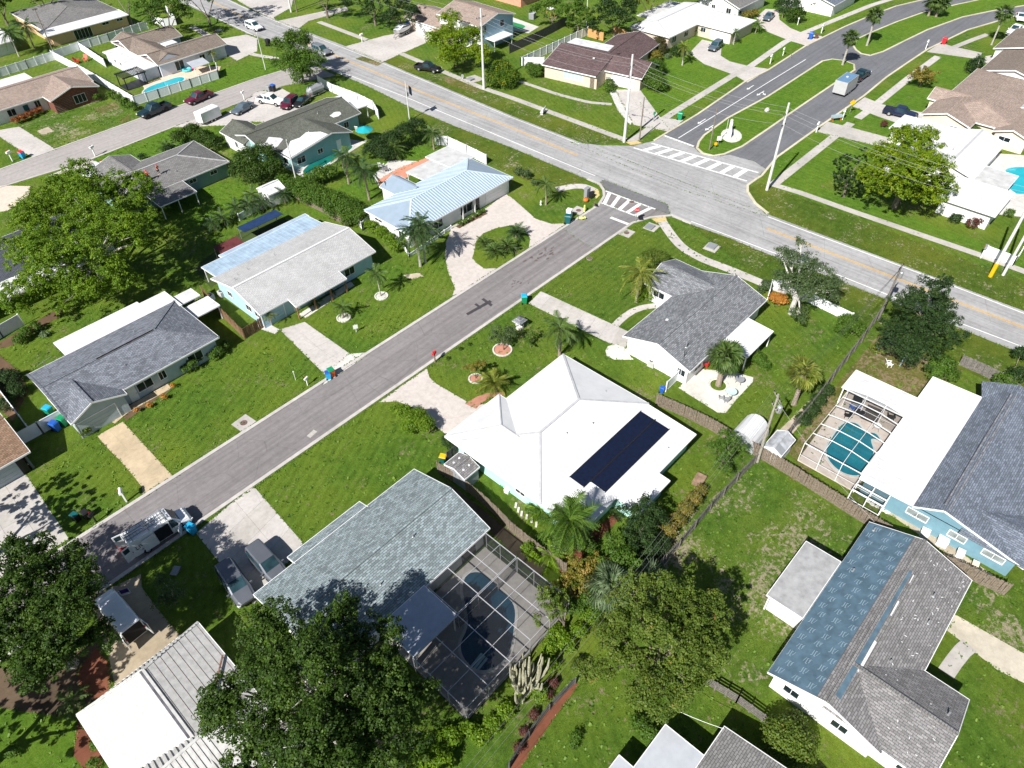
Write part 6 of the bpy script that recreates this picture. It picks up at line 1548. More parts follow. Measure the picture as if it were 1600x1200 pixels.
def palm(label, base, hgt, L, n, kind='pinnate', mat=None, droop=.55, width=.26, dry=0, tr=.16, e0=75, e1=-35, group=None, name='palm_tree', trunks=None, top=None, bark=None, cat='palm'):
    SEED[0] += 1; r = random.Random(SEED[0]); mat = mat or LF_PALM
    b = at(*base); t = thing(name, label, cat, b, 0, group)
    stems = trunks or [(0, 0, hgt)]
    for sx, sy, hh in stems:
        lean = Vector((r.uniform(-.25, .25), r.uniform(-.25, .25), 0)) if not top else Vector((top[0], top[1], 0))
        if hh > .3:
            m = MB(bark or PALMT); pts = [Vector((sx, sy, -.05)) + lean * (q * q) + Vector((0, 0, hh * q)) for q in (0, .25, .5, .75, 1)]
            m.tube(pts, [tr * 1.35, tr, tr * .95, tr * .9, tr * 1.05], None, 8)
            for q in range(1, int(hh / .35)):                       # leaf scars
                f_ = q * .35 / hh; p = Vector((sx, sy, 0)) + lean * (f_ * f_) + Vector((0, 0, hh * f_)); m.lathe([(tr * 1.02, -.03), (tr * 1.14, 0), (tr * 1.02, .03)], p, None, 8)
            m.build('trunk', t, local=True)
        c = Vector((sx, sy, hh)) + lean
        ms = frond(mat, kind, droop, width)
        for i in range(n):
            f = (i + .5) / n; el = math.radians(e0 + (e1 - e0) * f ** .8 + r.uniform(-8, 8)); az = i * 2.39996 + r.uniform(-.25, .25)
            s = L * r.uniform(.85, 1.12) * (.72 + .28 * min(1, f * 3))
            inst(ms[i % 3], 'frond', t, c + Vector((0, 0, .1 * (1 - f))), (r.uniform(-.25, .25), -el, az), s)
        if dry:
            md = frond(LF_PALMD, kind, droop, width)
            for i in range(dry): inst(md[i % 3], 'dry_frond', t, c - Vector((0, 0, .12)), (r.uniform(-.3, .3), math.radians(r.uniform(45, 78)), i * 2.39996 + 1), L * r.uniform(.6, .85))
    return t
SAB = dict(kind='fan', e0=85, e1=-62)
palm('thick round cabbage palm in the ring on the white shell patio', (1122, 602), 4.6, 2.5, 46, mat=LF_PALM, dry=9, tr=.30, **SAB)
palm('yellowing cabbage palm beside the fence behind the shell patio', (1240, 632), 5.0, 2.3, 38, mat=LF_PALMY, dry=9, tr=.24, **SAB)
palm('silvery cabbage palm with the thick boot trunk at the bottom', (948, 948), 3.0, 2.7, 40, mat=LF_PALMG, dry=6, tr=.34, **SAB)
palm('second silvery cabbage palm half behind the olive tree', (1003, 935), 2.9, 2.3, 30, mat=LF_PALMG, tr=.26, **SAB)
palm('slender cabbage palm at the tip of the near median', (1316, 102), 5.6, 2.2, 36, mat=LF_PALM, dry=10, tr=.2, bark=BARKL, **SAB)
palm('taller cabbage palm on the far median', (1354, 72), 6.4, 2.3, 36, mat=LF_PALM, dry=8, tr=.2, bark=BARKL, **SAB)
palm('twin trunked cabbage palm clump on the far median', (1462, 27), 3.4, 2.6, 30, mat=LF_PALM, dry=5, tr=.24, trunks=[(0, 0, 3.4), (1.0, .8, 3.0), (-.6, 1.6, 3.6)], **SAB)
palm('tall thin palm on the lawn before the pink car', (1549, 70), 6.6, 2.4, 28, mat=LF_PALM, dry=3, tr=.16, bark=BARKL, **SAB)
palm('tall queen palm with two trunks beside the circular drive', (657, 416), 6.4, 3.0, 22, mat=LF_PALMK, droop=.85, dry=3, trunks=[(0, 0, 5.4), (1.1, .2, 6.2)], tr=.17, bark=BARKL)
palm('drooping queen palm on the lawn above the white roof', (874, 556), 4.4, 2.6, 18, mat=LF_PALM, droop=.7, dry=2, tr=.17)
palm('large yellow queen palm before the grey shingled house', (994, 472), 4.6, 2.8, 20, mat=LF_PALMY, droop=.95, dry=5, tr=.17, bark=BARKL)
palm('small queen palm on the corner lawn by the yellow figures', (853, 320), 3.4, 2.2, 16, mat=LF_PALM, droop=.65, dry=1, tr=.13)
palm('tall feathery queen palm overhanging the rear of the white roof', (882, 868), 5.6, 2.8, 34, mat=LF_SHRUB, droop=.85, width=.34, tr=.16)
palm('dark queen palm standing right of the two behind the metal roof', (577, 312), 5.2, 2.9, 20, mat=LF_PALMK, droop=.8, tr=.17)
palm('dark queen palm standing left of the two behind the metal roof', (545, 287), 4.6, 2.6, 18, mat=LF_PALMK, droop=.75, dry=3, tr=.17)
palm('small queen palm by the white wall behind the metal roof', (678, 234), 3.0, 2.2, 16, mat=LF_PALM, droop=.7, tr=.14)
palm('bright bushy palm in the thicket behind the salmon patio', (618, 246), 1.6, 2.4, 20, mat=LF_PALM, droop=.55, tr=.2)
palm('dark palm at the top left corner', (30, 88), 5.0, 3.4, 20, mat=LF_PALMK, droop=.75, tr=.17, bark=BARKL)
palm('dark palm right of the top left corner palm', (54, 76), 4.8, 3.2, 18, mat=LF_PALMK, droop=.7, dry=6, tr=.17)
palm('young palm in the white ring on the front lawn', (595, 463), 3.7, 1.9, 16, mat=LF_PALM, droop=.5, tr=.08, bark=BARKL)
palm('short bushy palm in the white ring nearer the driveway', (537, 497), 1.6, 1.6, 18, mat=LF_PALM, droop=.6, tr=.08)
palm('tiny yellowish palm in the white gravel by the garage', (425, 508), 1.9, 1.0, 14, mat=LF_PALMY, droop=.7, tr=.07)
palm('squat palm by the porch of the pale grey house', (492, 480), .8, 1.3, 12, mat=LF_PALM, droop=.6, tr=.06)
palm('small dark palm at the porch corner of the pale grey house', (520, 462), 1.3, 1.2, 12, mat=LF_PALMK, droop=.6, tr=.06)
palm('large feathery palm clump by the brick path', (775, 610), .9, 2.2, 26, mat=LF_PALMY, droop=.65, tr=.12, e0=85, e1=5)
palm('bushy date palm on the island nearest the street', (772, 398), .5, 1.9, 26, mat=LF_PALM, droop=.55, tr=.15, e0=85, e1=0)
palm('bushy date palm in the middle of the island', (790, 393), .7, 1.9, 26, mat=LF_PALM, droop=.55, tr=.15, e0=85, e1=0)
palm('bushy date palm at the right end of the island', (806, 372), .8, 1.9, 24, mat=LF_PALMK, droop=.55, tr=.15, e0=85, e1=0)
palm('bushy date palm at the left end of the island', (756, 384), .5, 1.5, 22, mat=LF_PALM, droop=.55, tr=.13, e0=85, e1=0)
palm('small palm on the lawn of the white L house', (1066, 102), 3.8, 1.9, 18, mat=LF_PALMY, droop=.5, tr=.15, bark=BARKL)
palm('small double palm at the garage of the white L house', (1146, 70), 2.6, 1.3, 12, mat=LF_PALM, droop=.5, tr=.08, trunks=[(0, 0, 2.6), (.6, .5, 2.2)], bark=BARKL)
palm('bushy palm in the inner corner of the white L house', (1088, 54), 1.2, 2.0, 18, mat=LF_PALM, droop=.55, tr=.12)
palm('small palm in the mulch at the end of the white L house', (1180, 52), 1.8, 1.8, 16, mat=LF_PALM, droop=.55, tr=.1)
palm('dark palms by the dark shrubs at the top', (1222, 28), 1.8, 1.5, 14, mat=LF_PALMK, droop=.5, tr=.1)
palm('small palm by the boulevard house path', (1522, 118), 3.4, 1.4, 12, mat=LF_PALMK, droop=.6, tr=.08, bark=BARKL)
palm('small palm standing by the garage of the taupe U house', (335, 97), 1.9, 1.4, 12, mat=LF_PALMY, droop=.6, tr=.1, bark=BARKL)
for i, (x, y, hh, L, lab) in enumerate([(352, 352, 1.4, 2.0, 'dark palm in the row behind the blue lean-to, nearest the great oak'), (372, 340, 1.6, 2.0, 'dark palm in the row behind the blue lean-to, second from the great oak'), (392, 334, 1.5, 2.0, 'dark palm in the row just left of the white gable shed'), (412, 330, 1.6, 2.0, 'dark palm in front of the white gable shed'), (446, 318, 1.5, 2.0, 'bushy palm right of the white gable shed'), (336, 358, 1.2, 1.8, 'low dark palm at the shaded end of the palm row'), (396, 318, 1.4, 2.0, 'yellow green palm behind the row beside the shed')]):
    palm(lab, (x, y), hh, L, 18, mat=LF_PALMK if i < 6 else LF_PALM, droop=.6, tr=.1)
for x, y, lab in ((300, 222, 'bushy palm at the back corner of the grey hip roof'), (262, 240, 'small dark palm behind the grey hip roof'), (318, 228, 'bushy yellow palm beside the aqua house')):
    palm(lab, (x, y), 1.2, 2.0, 16, mat=LF_PALM, droop=.6, tr=.1)
palm('feathery palms above the taupe house thicket', (536, 262), 2.2, 2.2, 16, mat=LF_PALM, droop=.6, tr=.1)
palm('dark palm in the rear border of the white house', (862, 878), 1.2, 1.8, 16, mat=LF_BRIGHT, droop=.6, tr=.1)
palm('bushy green palm at the side wall of the white house', (846, 806), .8, 1.7, 16, mat=LF_BRIGHT, droop=.6, tr=.1)
palm('bushy yellow palm by the white garage wall', (1012, 466), .5, 1.2, 14, mat=LF_PALMY, droop=.5, tr=.1, e0=85, e1=0)
palm('palm with orange fronds in shade beside the tile roof', (118, 1100), .8, 1.6, 14, mat=LF_PALM, droop=.5, tr=.1)

# old columnar cactus -------------------------------------------------------
p = at(818, 1082); t = thing('cactus', 'old grey many armed candelabra cactus beside the large pool cage', 'cactus', p)
r_ = random.Random(11)
for i in range(30):
    az = r_.uniform(0, 2 * PI); a0 = Vector((r_.uniform(-.5, .9), r_.uniform(-.4, .5), 0)); out = r_.uniform(.3, 1.9); hh = r_.uniform(1.2, 3.6)
    m = MB(CACTUS); d = Vector((math.cos(az), math.sin(az) * .8, 0)) * out + Vector((.35, .15, 0)); rr = r_.uniform(.07, .13)
    m.tube([a0, a0 + d * .75 + Vector((0, 0, hh * .25)), a0 + d + Vector((0, 0, hh * .6)), a0 + d * 1.05 + Vector((0, 0, hh))], [rr * 1.1, rr * 1.2, rr * 1.1, rr * .6], None, 6)
    m.build('arm', t, local=True)
# ------------------------------------------------------------------ vehicles (x forward)
LAMPW = plain('headlamp', (0.75, 0.76, 0.74), .15, var=.03)
LAMPR = plain('tail_lamp', (0.30, 0.01, 0.012), .25, var=.05)
PRINTD = plain('dark_lettering', (0.035, 0.025, 0.12), .5, var=.05)
def ring(w, zb, zl, wt, zt):
    h = [(-w * .93, zb), (-w, zb + .13), (-w, zl - .12), (-w * .965, zl), (-wt, zt - .07), (-wt * .84, zt)]
    return h + [(-y, z) for y, z in reversed(h)]
PROFILES = {
 'suv': dict(L=4.7, st=[(-2.35, .80, .48, .98, .66, 1.45), (-2.22, .90, .36, 1.02, .72, 1.64), (-1.3, .94, .30, 1.03, .76, 1.73), (.25, .95, .30, 1.0, .76, 1.72), (1.1, .95, .30, .97, .82, 1.07), (2.05, .90, .32, .84, .74, .93), (2.34, .80, .42, .70, .62, .78)], cab=(2, 3), ws=(3, 4), rw=(0, 1), wheels=(-1.42, 1.45), r=.36),
 'sedan': dict(L=4.7, st=[(-2.35, .80, .42, .84, .64, .92), (-1.75, .90, .30, .90, .72, 1.0), (-1.0, .92, .27, .91, .64, 1.38), (.1, .92, .27, .89, .64, 1.43), (1.0, .92, .27, .87, .78, .98), (2.0, .88, .30, .76, .70, .83), (2.34, .78, .40, .64, .58, .70)], cab=(2, 3), ws=(3, 4), rw=(1, 2), wheels=(-1.38, 1.42), r=.33),
 'pickup': dict(L=5.8, st=[(-.95, .95, .45, 1.12, .76, 1.74), (-.72, .97, .42, 1.13, .79, 1.86), (.5, .97, .42, 1.10, .78, 1.86), (1.3, .97, .42, 1.08, .86, 1.20), (2.55, .94, .46, 1.0, .80, 1.10), (2.88, .86, .52, .88, .72, .97)], cab=(1, 2), ws=(2, 3), rw=None, wheels=(-1.75, 1.85), r=.41, bed=(-2.92, -.97)),
 'van': dict(L=5.9, st=[(-2.95, .96, .42, 1.2, .84, 2.42), (-2.80, .98, .38, 1.2, .87, 2.54), (.95, .99, .38, 1.15, .88, 2.56), (1.35, .99, .38, 1.12, .86, 2.42), (2.02, .97, .38, 1.08, .84, 1.36), (2.72, .93, .42, .98, .78, 1.24), (2.96, .84, .50, .82, .68, 1.0)], cab=(2, 3), ws=(3, 4), rw=None, wheels=(-1.75, 1.9), r=.37),
}
def wheel(t, x, y, r, mat=STEEL):
    m = MB(RUBBER); s = 1 if y > 0 else -1
    m.tube([(x, y - s * .22, r), (x, y - s * .03, r), (x, y, r)], [r, r, r * .93], None, 14)
    o = m.build('wheel', t, local=True)
    k = MB(mat); k.tube([(x, y - s * .02, r), (x, y + s * .008, r)], [r * .62, r * .5], None, 10); k.build('rim', o, local=True)
VPROTO = {}
def vehicle(label, cat, kind, paint, loc, heading, name='parked_car', group=None, trim=None, scale=1.0, rim=STEEL, rails=False, cover=False):
    P = PROFILES[kind]; st = P['st']
    t = thing(name, label, cat, loc, heading, group, scale)
    R = [ring(*s[1:]) for s in st]
    m = MB(paint); V = [(s[0], y, z) for s, rg in zip(st, R) for y, z in rg]; n = 12
    F = [tuple(range(n))[::-1] if False else tuple(range(n)), tuple((len(st) - 1) * n + k for k in range(n))[::-1]]
    for i in range(len(st) - 1):
        for k in range(n): F.append((i * n + k, (i + 1) * n + k, (i + 1) * n + (k + 1) % n, i * n + (k + 1) % n))
    m.mesh(V, F); body = m.build('body', t, local=True)
    bm = bmesh.new(); bm.from_mesh(body.data); bmesh.ops.recalc_face_normals(bm, faces=bm.faces); bm.to_mesh(body.data); bm.free()
    def pt(i, k): return Vector((st[i][0], R[i][k][0], R[i][k][1]))
    if not cover:
        # windscreen and rear window
        a, b = P['ws']; g = MB(GLASSB)
        q = [pt(b, 5).lerp(pt(b, 6), .02), pt(b, 5).lerp(pt(b, 6), .98), pt(a, 6), pt(a, 5)]
        q = [q[0].lerp(q[3], .04), q[1].lerp(q[2], .04), q[2].lerp(q[1], .06), q[3].lerp(q[0], .06)]
        nrm = (q[1] - q[0]).cross(q[3] - q[0]).normalized(); nrm *= 1 if nrm.z > 0 else -1
        q2 = [v + nrm * .02 for v in q]; g.mesh(q2 + [v - nrm * .03 for v in q2], [(0, 1, 2, 3), (0, 4, 5, 1), (1, 5, 6, 2), (2, 6, 7, 3), (3, 7, 4, 0)]); g.build('windscreen', t, local=True)
        if P['rw']:
            a, b = P['rw']; g = MB(GLASSB)
            lo = 5 if kind == 'sedan' else 4
            q = [pt(a, lo), pt(a, 11 - lo), pt(b, 6), pt(b, 5)]; q = [q[0].lerp(q[3], .1), q[1].lerp(q[2], .1), q[2].lerp(q[1], .08), q[3].lerp(q[0], .08)]
            nrm = Vector((-.9, 0, .5)).normalized(); q2 = [v + nrm * .025 for v in q]; g.mesh(q2, [(0, 1, 2, 3)]); g.build('rear_window', t, local=True)
        elif kind == 'pickup':
            g = MB(GLASSB); x = st[0][0] - .012; g.box(x, x + .02, -.62, .62, 1.2, 1.64); g.build('rear_window', t, local=True)
        i, j = P['cab']
        for s in (0, 1):
            k3, k4 = (3, 4) if s == 0 else (8, 7)
            x0, x1 = st[i][0], st[j][0]
            if kind == 'van': cuts = [(.05, .98)]
            elif kind == 'pickup': cuts = [(.03, .46), (.52, .99)]
            elif kind == 'suv': cuts = [(-.42, .02), (.06, .50), (.55, 1.0)]
            else: cuts = [(.02, .48), (.53, .98)]
            for c0, c1 in cuts:
                A, B = pt(i, k3).lerp(pt(j, k3), c0), pt(i, k3).lerp(pt(j, k3), c1); C_, D = pt(i, k4).lerp(pt(j, k4), c1), pt(i, k4).lerp(pt(j, k4), c0)
                if c1 > .97: B = B.lerp(pt(P['ws'][1], k3), .55)
                if kind == 'sedan' and c0 < .05: A = A.lerp(pt(1, k3), .45)
                q = [A.lerp(D, .08), B.lerp(C_, .08), C_.lerp(B, .1), D.lerp(A, .1)]
                off = Vector((0, -1 if s == 0 else 1, .25)) * .016
                g = MB(GLASSB); g.mesh([v + off for v in q], [(0, 1, 2, 3) if s == 0 else (3, 2, 1, 0)]); g.build('side_window', t, local=True)
    if 'bed' in P:
        x0, x1 = P['bed']; m = MB(paint)
        m.box(x0, x1, -.95, -.83, .45, 1.12); m.box(x0, x1, .83, .95, .45, 1.12); m.box(x0, x0 + .09, -.83, .83, .5, 1.10); m.box(x1 - .06, x1, -.83, .83, .5, 1.10)
        b = m.build('cargo_bed', t, local=True); k = MB(BLACK); k.box(x0 + .09, x1 - .06, -.83, .83, .62, .70); k.build('bed_liner', b, local=True)
        bp = MB(trim or CHROME); bp.box(x0 - .12, x0 - .002, -.9, .9, .48, .66); bp.build('rear_bumper', t, local=True)
    for x in P['wheels']:
        for y in (-1, 1): wheel(t, x, y * (st[2][1] + .012), P['r'], rim)
    for x in P['wheels']:
        for y in (-1, 1):
            ar = MB(BLACK)
            w = st[2][1] + .004; n = 10; rr = P['r'] + .07
            pts = [(x + rr * math.cos(PI * k / n), y * w, P['r'] + rr * math.sin(PI * k / n)) for k in range(n + 1)]
            ar.face(pts if y > 0 else pts[::-1]); ar.build('wheel_arch', t, local=True)
    fx, fw, fz = st[-1][0], st[-1][1], st[-1][3]
    f2 = st[-2]
    for y in (-1, 1):
        k = MB(LAMPW); k.obox((fx - .10, y * (fw * .93), fz - .06), (.28, .26, .15), y * -.35); k.build('headlight', t, local=True)
        k = MB(LAMPR); rx = P['bed'][0] if 'bed' in P else st[0][0]; rw_ = .9 if 'bed' in P else st[0][1] * .92
        k.obox((rx + .02, y * rw_, .95 if kind != 'van' else 1.2), (.12, .12, .28 if kind != 'sedan' else .14)); k.build('taillight', t, local=True)
        k = MB(paint if kind != 'van' else BLACK); wx = st[P['ws'][1]][0] - .12; k.obox((wx, y * (st[3][1] + .12), st[3][3] + .06), (.14, .22, .16)); k.build('wing_mirror', t, local=True)
    k = MB(trim or BLACK); k.box(fx - .02, fx + .05, -fw * .8, fw * .8, fz - .26, fz - .12); k.build('grille', t, local=True)
    if rails:
        for y in (-.66, .66):
            k = MB(CHROME); k.tube([(-1.9, y, 1.70), (-1.8, y, 1.79), (-.1, y, 1.81), (.05, y, 1.74)], .028, None, 6); k.build('roof_rail', t, local=True)
    return t
def vat(px, heading_deg, label, cat, kind, paint, z=0.03, **kw):
    p = at(*px) if px[0] else Vector((158.2, 49.4, 0)); return vehicle(label, cat, kind, paint, (p.x, p.y, z), math.radians(heading_deg), **kw)
vat((372, 918), -97, 'gunmetal SUV with bright roof rails, nose under the sage roof', 'car', 'suv', CP_GREY, rails=True, name='parked_suv', scale=1.04)
vat((421, 887), -92, 'gunmetal SUV without roof rails beside the sage roofed garage', 'car', 'suv', CP_GREY, name='parked_suv', scale=1.04)
vat((243, 178), 188, 'black pickup truck parked on the far street by the white fence', 'pickup truck', 'pickup', CP_DTEAL, name='pickup_truck', rim=BLACK, scale=1.12, trim=BLACK)
vat((312, 158), 188, 'maroon pickup truck parked on the far street', 'pickup truck', 'pickup', CP_MAROON, name='pickup_truck', scale=1.0)
vat((424, 162), -70, 'white pickup truck on the aqua house driveway', 'pickup truck', 'pickup', CP_WHITE, name='pickup_truck')
vat((453, 166), -155, 'maroon car half hidden by the mossy green roof', 'car', 'suv', CP_MAROON)
vat((473, 163), -155, 'black car half hidden by the mossy green roof', 'car', 'sedan', CP_BLACK)
vat((380, 174), 195, 'blue grey covered car on the aqua house lawn', 'car', 'sedan', CP_BGREY, cover=True, scale=1.05)
vat((669, 111), -72, 'black pickup truck parked on the verge of the avenue', 'pickup truck', 'pickup', CP_BLACK, name='pickup_truck')
vat((1405, 182), -82, 'navy pickup truck on the driveway of the cream house', 'pickup truck', 'pickup', CP_NAVY, name='pickup_truck', scale=1.02)
vat((0, 0), 0, 'dark green pickup truck towing the silver box trailer', 'pickup truck', 'pickup', CP_DTEAL, name='pickup_truck', scale=.98)
vat((1584, 53), 175, 'white pickup truck parked at the far right', 'pickup truck', 'pickup', CP_WHITE, name='pickup_truck', scale=1.05)
vat((1592, 64), 178, 'pink car beside the white pickup at the far right', 'car', 'sedan', PINK)
vat((1592, 31), 200, 'white car on the far right lawn edge', 'car', 'sedan', CP_WHITE)
vat((1117, 77), 187, 'blue grey car on the curved driveway of the white L house', 'car', 'suv', CP_BGREY)
vat((1200, 30), 192, 'dark blue grey car on the driveway at the top', 'car', 'sedan', CP_BGREY)
vat((398, 46), -88, 'white SUV driving on the avenue', 'car', 'suv', CP_WHITE, name='moving_car', scale=1.05)
vat((503, 84), -90, 'silver SUV on the avenue emerging from behind the green tree', 'car', 'suv', CP_SILVER, name='moving_car', scale=1.1)
vat((152, 270), 205, 'white car nosing out beside the grey hip roof', 'car', 'sedan', CP_WHITE)
vat((388, 963), -60, 'white car with open cabin at the sage roof corner under the oak', 'car', 'sedan', CP_WHITE, scale=.6) if False else None

def lettering(parent, s, size, loc, rot, mat, name='lettering'):
    me = text_mesh(s, size); me.materials.clear(); me.materials.append(mat)
    o = bpy.data.objects.new(name, me); COL.objects.link(o); o.parent = parent; o.location = loc; o.rotation_euler = rot; return o
def service_van(label, loc, rz, side_open, ladders):
    t = vehicle(label, 'van', 'van', CP_WHITE, loc, rz, name='service_van', trim=BLACK)
    R90 = math.radians(90)
    lettering(t, 'LIVE-1', .62, (-1.75, -1.0, 1.28), (R90 - .12, 0, 0), PRINTD); lettering(t, 'carpet cleaning', .22, (-1.5, -1.02, .98), (R90, 0, 0), PRINTD)
    m = MB(DARKIN)                                                # open rear: dark cargo mouth
    m.box(-2.965, -2.93, -.82, .82, .5, 2.3); m.build('cargo_opening', t, local=True)
    for s in (-1, 1):
        m = MB(CP_WHITE); a = math.radians(100); c = Vector((-2.95, s * .92, 1.42)); d = Vector((-math.sin(a), s * math.cos(a) * -1, 0)) * .80
        e = c + d; m.beam(c + Vector((0, 0, 0)) , e, .06, 1.85)
        o = m.build('rear_door', t, local=True)
        g = MB(GLASSB); q = c.lerp(e, .15); w = c.lerp(e, .85); nn = Vector((0, s, 0)) * .036; 
        for sg in (-1, 1): g.beam(q + nn * sg + Vector((0, 0, .5)), w + nn * sg + Vector((0, 0, .5)), .012, .6)
        g.build('door_window', o, local=True)
    if side_open:
        m = MB(DARKIN); m.box(-.55, .85, -.998, -.97, .55, 2.2); m.build('side_opening', t, local=True)
        m = MB(CP_WHITE); m.box(-1.95, -.6, -1.10, -1.05, .5, 2.1); m.build('sliding_door', t, local=True)
        m = MB(CP_WHITE); m.beam((1.75, -.99, .95), (1.25, -1.75, .95), .06, .9); m.build('front_door', t, local=True)
    else:
        m = MB(CP_WHITE); m.beam((1.9, -.99, .9), (1.5, -1.8, .9), .06, .8); o = m.build('front_door', t, local=True)
        m = MB(PURPLE); m.beam((1.83, -1.13, 1.1), (1.5, -1.75, 1.1), .07, .5); m.build('door_print', o, local=True)
    if ladders:
        for x in (-2.4, -.8, .8):
            m = MB(STEEL); m.beam((x, -.86, 2.68), (x, .86, 2.68), .06, .06); m.box(x - .03, x + .03, -.84, -.78, 2.5, 2.68); m.box(x - .03, x + .03, .78, .84, 2.5, 2.68); m.build('rack_bar', t, local=True)
        for y0 in (-.62, .12):
            m = MB(GREYPL)
            for y in (y0, y0 + .42): m.beam((-2.85, y, 2.76), (1.15, y, 2.76), .05, .09)
            for k in range(13): m.beam((-2.7 + k * .3, y0, 2.76), (-2.7 + k * .3, y0 + .42, 2.76), .04, .04)
            m.build('ladder', t, local=True)
    return t
service_van('white service van with ladders on its roof parked on the side street', (6.1, 53.25, .03), math.radians(-3), True, True)
p = at(193, 968); service_van('white service van with its rear doors open on the shaded driveway', (p.x, p.y, .03), math.radians(92), False, False)
# trailers and boat
def box_trailer(label, loc, rz, mat, roof, L=4.2, W=2.1, Hh=2.35):
    t = thing('box_trailer', label, 'trailer', loc, rz)
    m = MB(mat); m.box(-L / 2, L / 2, -W / 2, W / 2, .55, Hh)
    m.slab([(L / 2, -W / 2, Hh - .25), (L / 2 + .35, 0, Hh - .3), (L / 2, W / 2, Hh - .25)], Hh - .85); m.build('box_body', t, local=True)
    r = MB(roof); r.box(-L / 2 + .12, L / 2 - .12, -W / 2 + .12, W / 2 - .12, Hh + .002, Hh + .03); o = r.build('roof', t, local=True)
    v = MB(ROOF_W); v.obox((.2, .1, Hh + .08), (.4, .4, .12)); v.build('roof_vent', o, local=True)
    tr = MB(CHROME)
    for y in (-W / 2, W / 2): tr.beam((-L / 2, y, Hh), (L / 2, y, Hh), .05, .05); tr.beam((-L / 2, y, .58), (L / 2, y, .58), .05, .08)
    tr.build('edge_trim', t, local=True)
    d = MB(mat); d.box(-L / 2 - .03, -L / 2 - .002, -W / 2 + .08, W / 2 - .08, .62, Hh - .1); d.build('rear_door', t, local=True)
    for x in (-.55, .25):
        for y in (-W / 2 - .02, W / 2 + .02): wheel(t, x, y, .31)
    k = MB(BLACK); k.beam((L / 2, -.4, .55), (L / 2 + 1.2, 0, .5), .07, .08); k.beam((L / 2, .4, .55), (L / 2 + 1.2, 0, .5), .07, .08); k.tube([(L / 2 + 1.1, 0, 0), (L / 2 + 1.1, 0, .7)], .04); k.build('drawbar', t, local=True)
    return t
p = at(328, 189); box_trailer('white box trailer parked beside the far street', (p.x, p.y, .02), math.radians(188), CP_WHITE, ROOF_W, 4.3, 2.1, 2.3)
box_trailer('tall silver box trailer with a blue roof on the boulevard', (149.4, 49.05, .02), math.radians(1), plain('silver_skin', (.50, .50, .49), .4, .2, .06), plain('roof_blue_sheen', (.14, .26, .40), .3, .1), 5.3, 2.5, 2.9)
p = at(628, 55); t = thing('boat_trailer', 'galvanised trailer under the white speedboat', 'trailer', (p.x, p.y, .02), math.radians(197))
m = MB(STEEL)
for y in (-.7, .7): m.beam((-2.6, y, .55), (1.8, y, .55), .09, .12); m.beam((1.8, y, .55), (3.6, 0, .5), .09, .12)
for x in (-2.2, -.6, 1.0): m.beam((x, -.9, .5), (x, .9, .5), .09, .09)
m.build('frame', t, local=True)
for x in (-1.5, -.65):
    for y in (-1.0, 1.0): wheel(t, x, y, .33)
for y in (-1.0, 1.0):
    m = MB(STEEL); m.obox((-1.07, y, .74), (1.7, .26, .05)); m.build('mudguard', t, local=True)
t = thing('speedboat', 'white speedboat under a pale cover with a blue outboard', 'boat', (p.x, p.y, .6), math.radians(197))
m = MB(WHITE); st_ = [(-2.7, .95, .15, 1.05), (-1.0, 1.1, .08, 1.1), (.8, 1.02, .12, 1.18), (2.0, .7, .3, 1.28), (2.9, .28, .65, 1.36), (3.3, .03, 1.1, 1.4)]
V = []; 
for x, w, zb, zt in st_: V += [(x, -w, zt), (x, -w * .92, zb + .35), (x, 0, zb), (x, w * .92, zb + .35), (x, w, zt), (x, 0, zt + .12)]
F = [(0, 1, 2, 3, 4, 5)] + [(i * 6 + k, i * 6 + (k + 1) % 6, (i + 1) * 6 + (k + 1) % 6, (i + 1) * 6 + k) for i in range(5) for k in range(6)]
m.mesh(V, F); m.build('hull', t, local=True)
m = MB(plain('boat_cover', (.58, .61, .66), .8, var=.08)); V = []
for x, w, zt in ((-2.6, .9, 1.12), (-.9, 1.05, 1.55), (.2, .9, 1.85), (1.6, .75, 1.45), (2.7, .3, 1.45)): V += [(x, -w, zt - .2), (x, 0, zt + .05), (x, w, zt - .2)]
m.mesh(V, [(i * 3 + k, (i + 1) * 3 + k, (i + 1) * 3 + k + 1, i * 3 + k + 1) for i in range(4) for k in range(2)]); m.build('cover', t, local=True)
m = MB(BINBLUE); m.obox((-2.95, 0, 1.25), (.5, .5, .75)); m.obox((-3.0, 0, .5), (.25, .2, 1.0)); m.build('outboard', t, local=True)
m = MB(BLACK); m.obox((-2.95, 0, 1.66), (.42, .42, .12)); m.build('outboard_cowl', t, local=True)
# covered trailer boat like shape by aqua house and truck gear
p = at(494, 148); t = thing('utility_trailer', 'grey covered trailer in the corner of the white fence', 'trailer', (p.x, p.y, 0), math.radians(185))
m = MB(GREYPL); m.tube([(-2, 0, 1.1), (-1.6, 0, 1.2), (1.4, 0, 1.2), (2, 0, 1.0)], [.5, .9, .9, .4], None, 10); m.build('cover', t, local=True)
m = MB(STEEL); m.box(-2, 2, -.8, .8, .3, .42); m.beam((2, 0, .36), (3, 0, .36), .1, .1); m.build('frame', t, local=True)
for y in (-.9, .9): wheel(t, 0, y, .32)
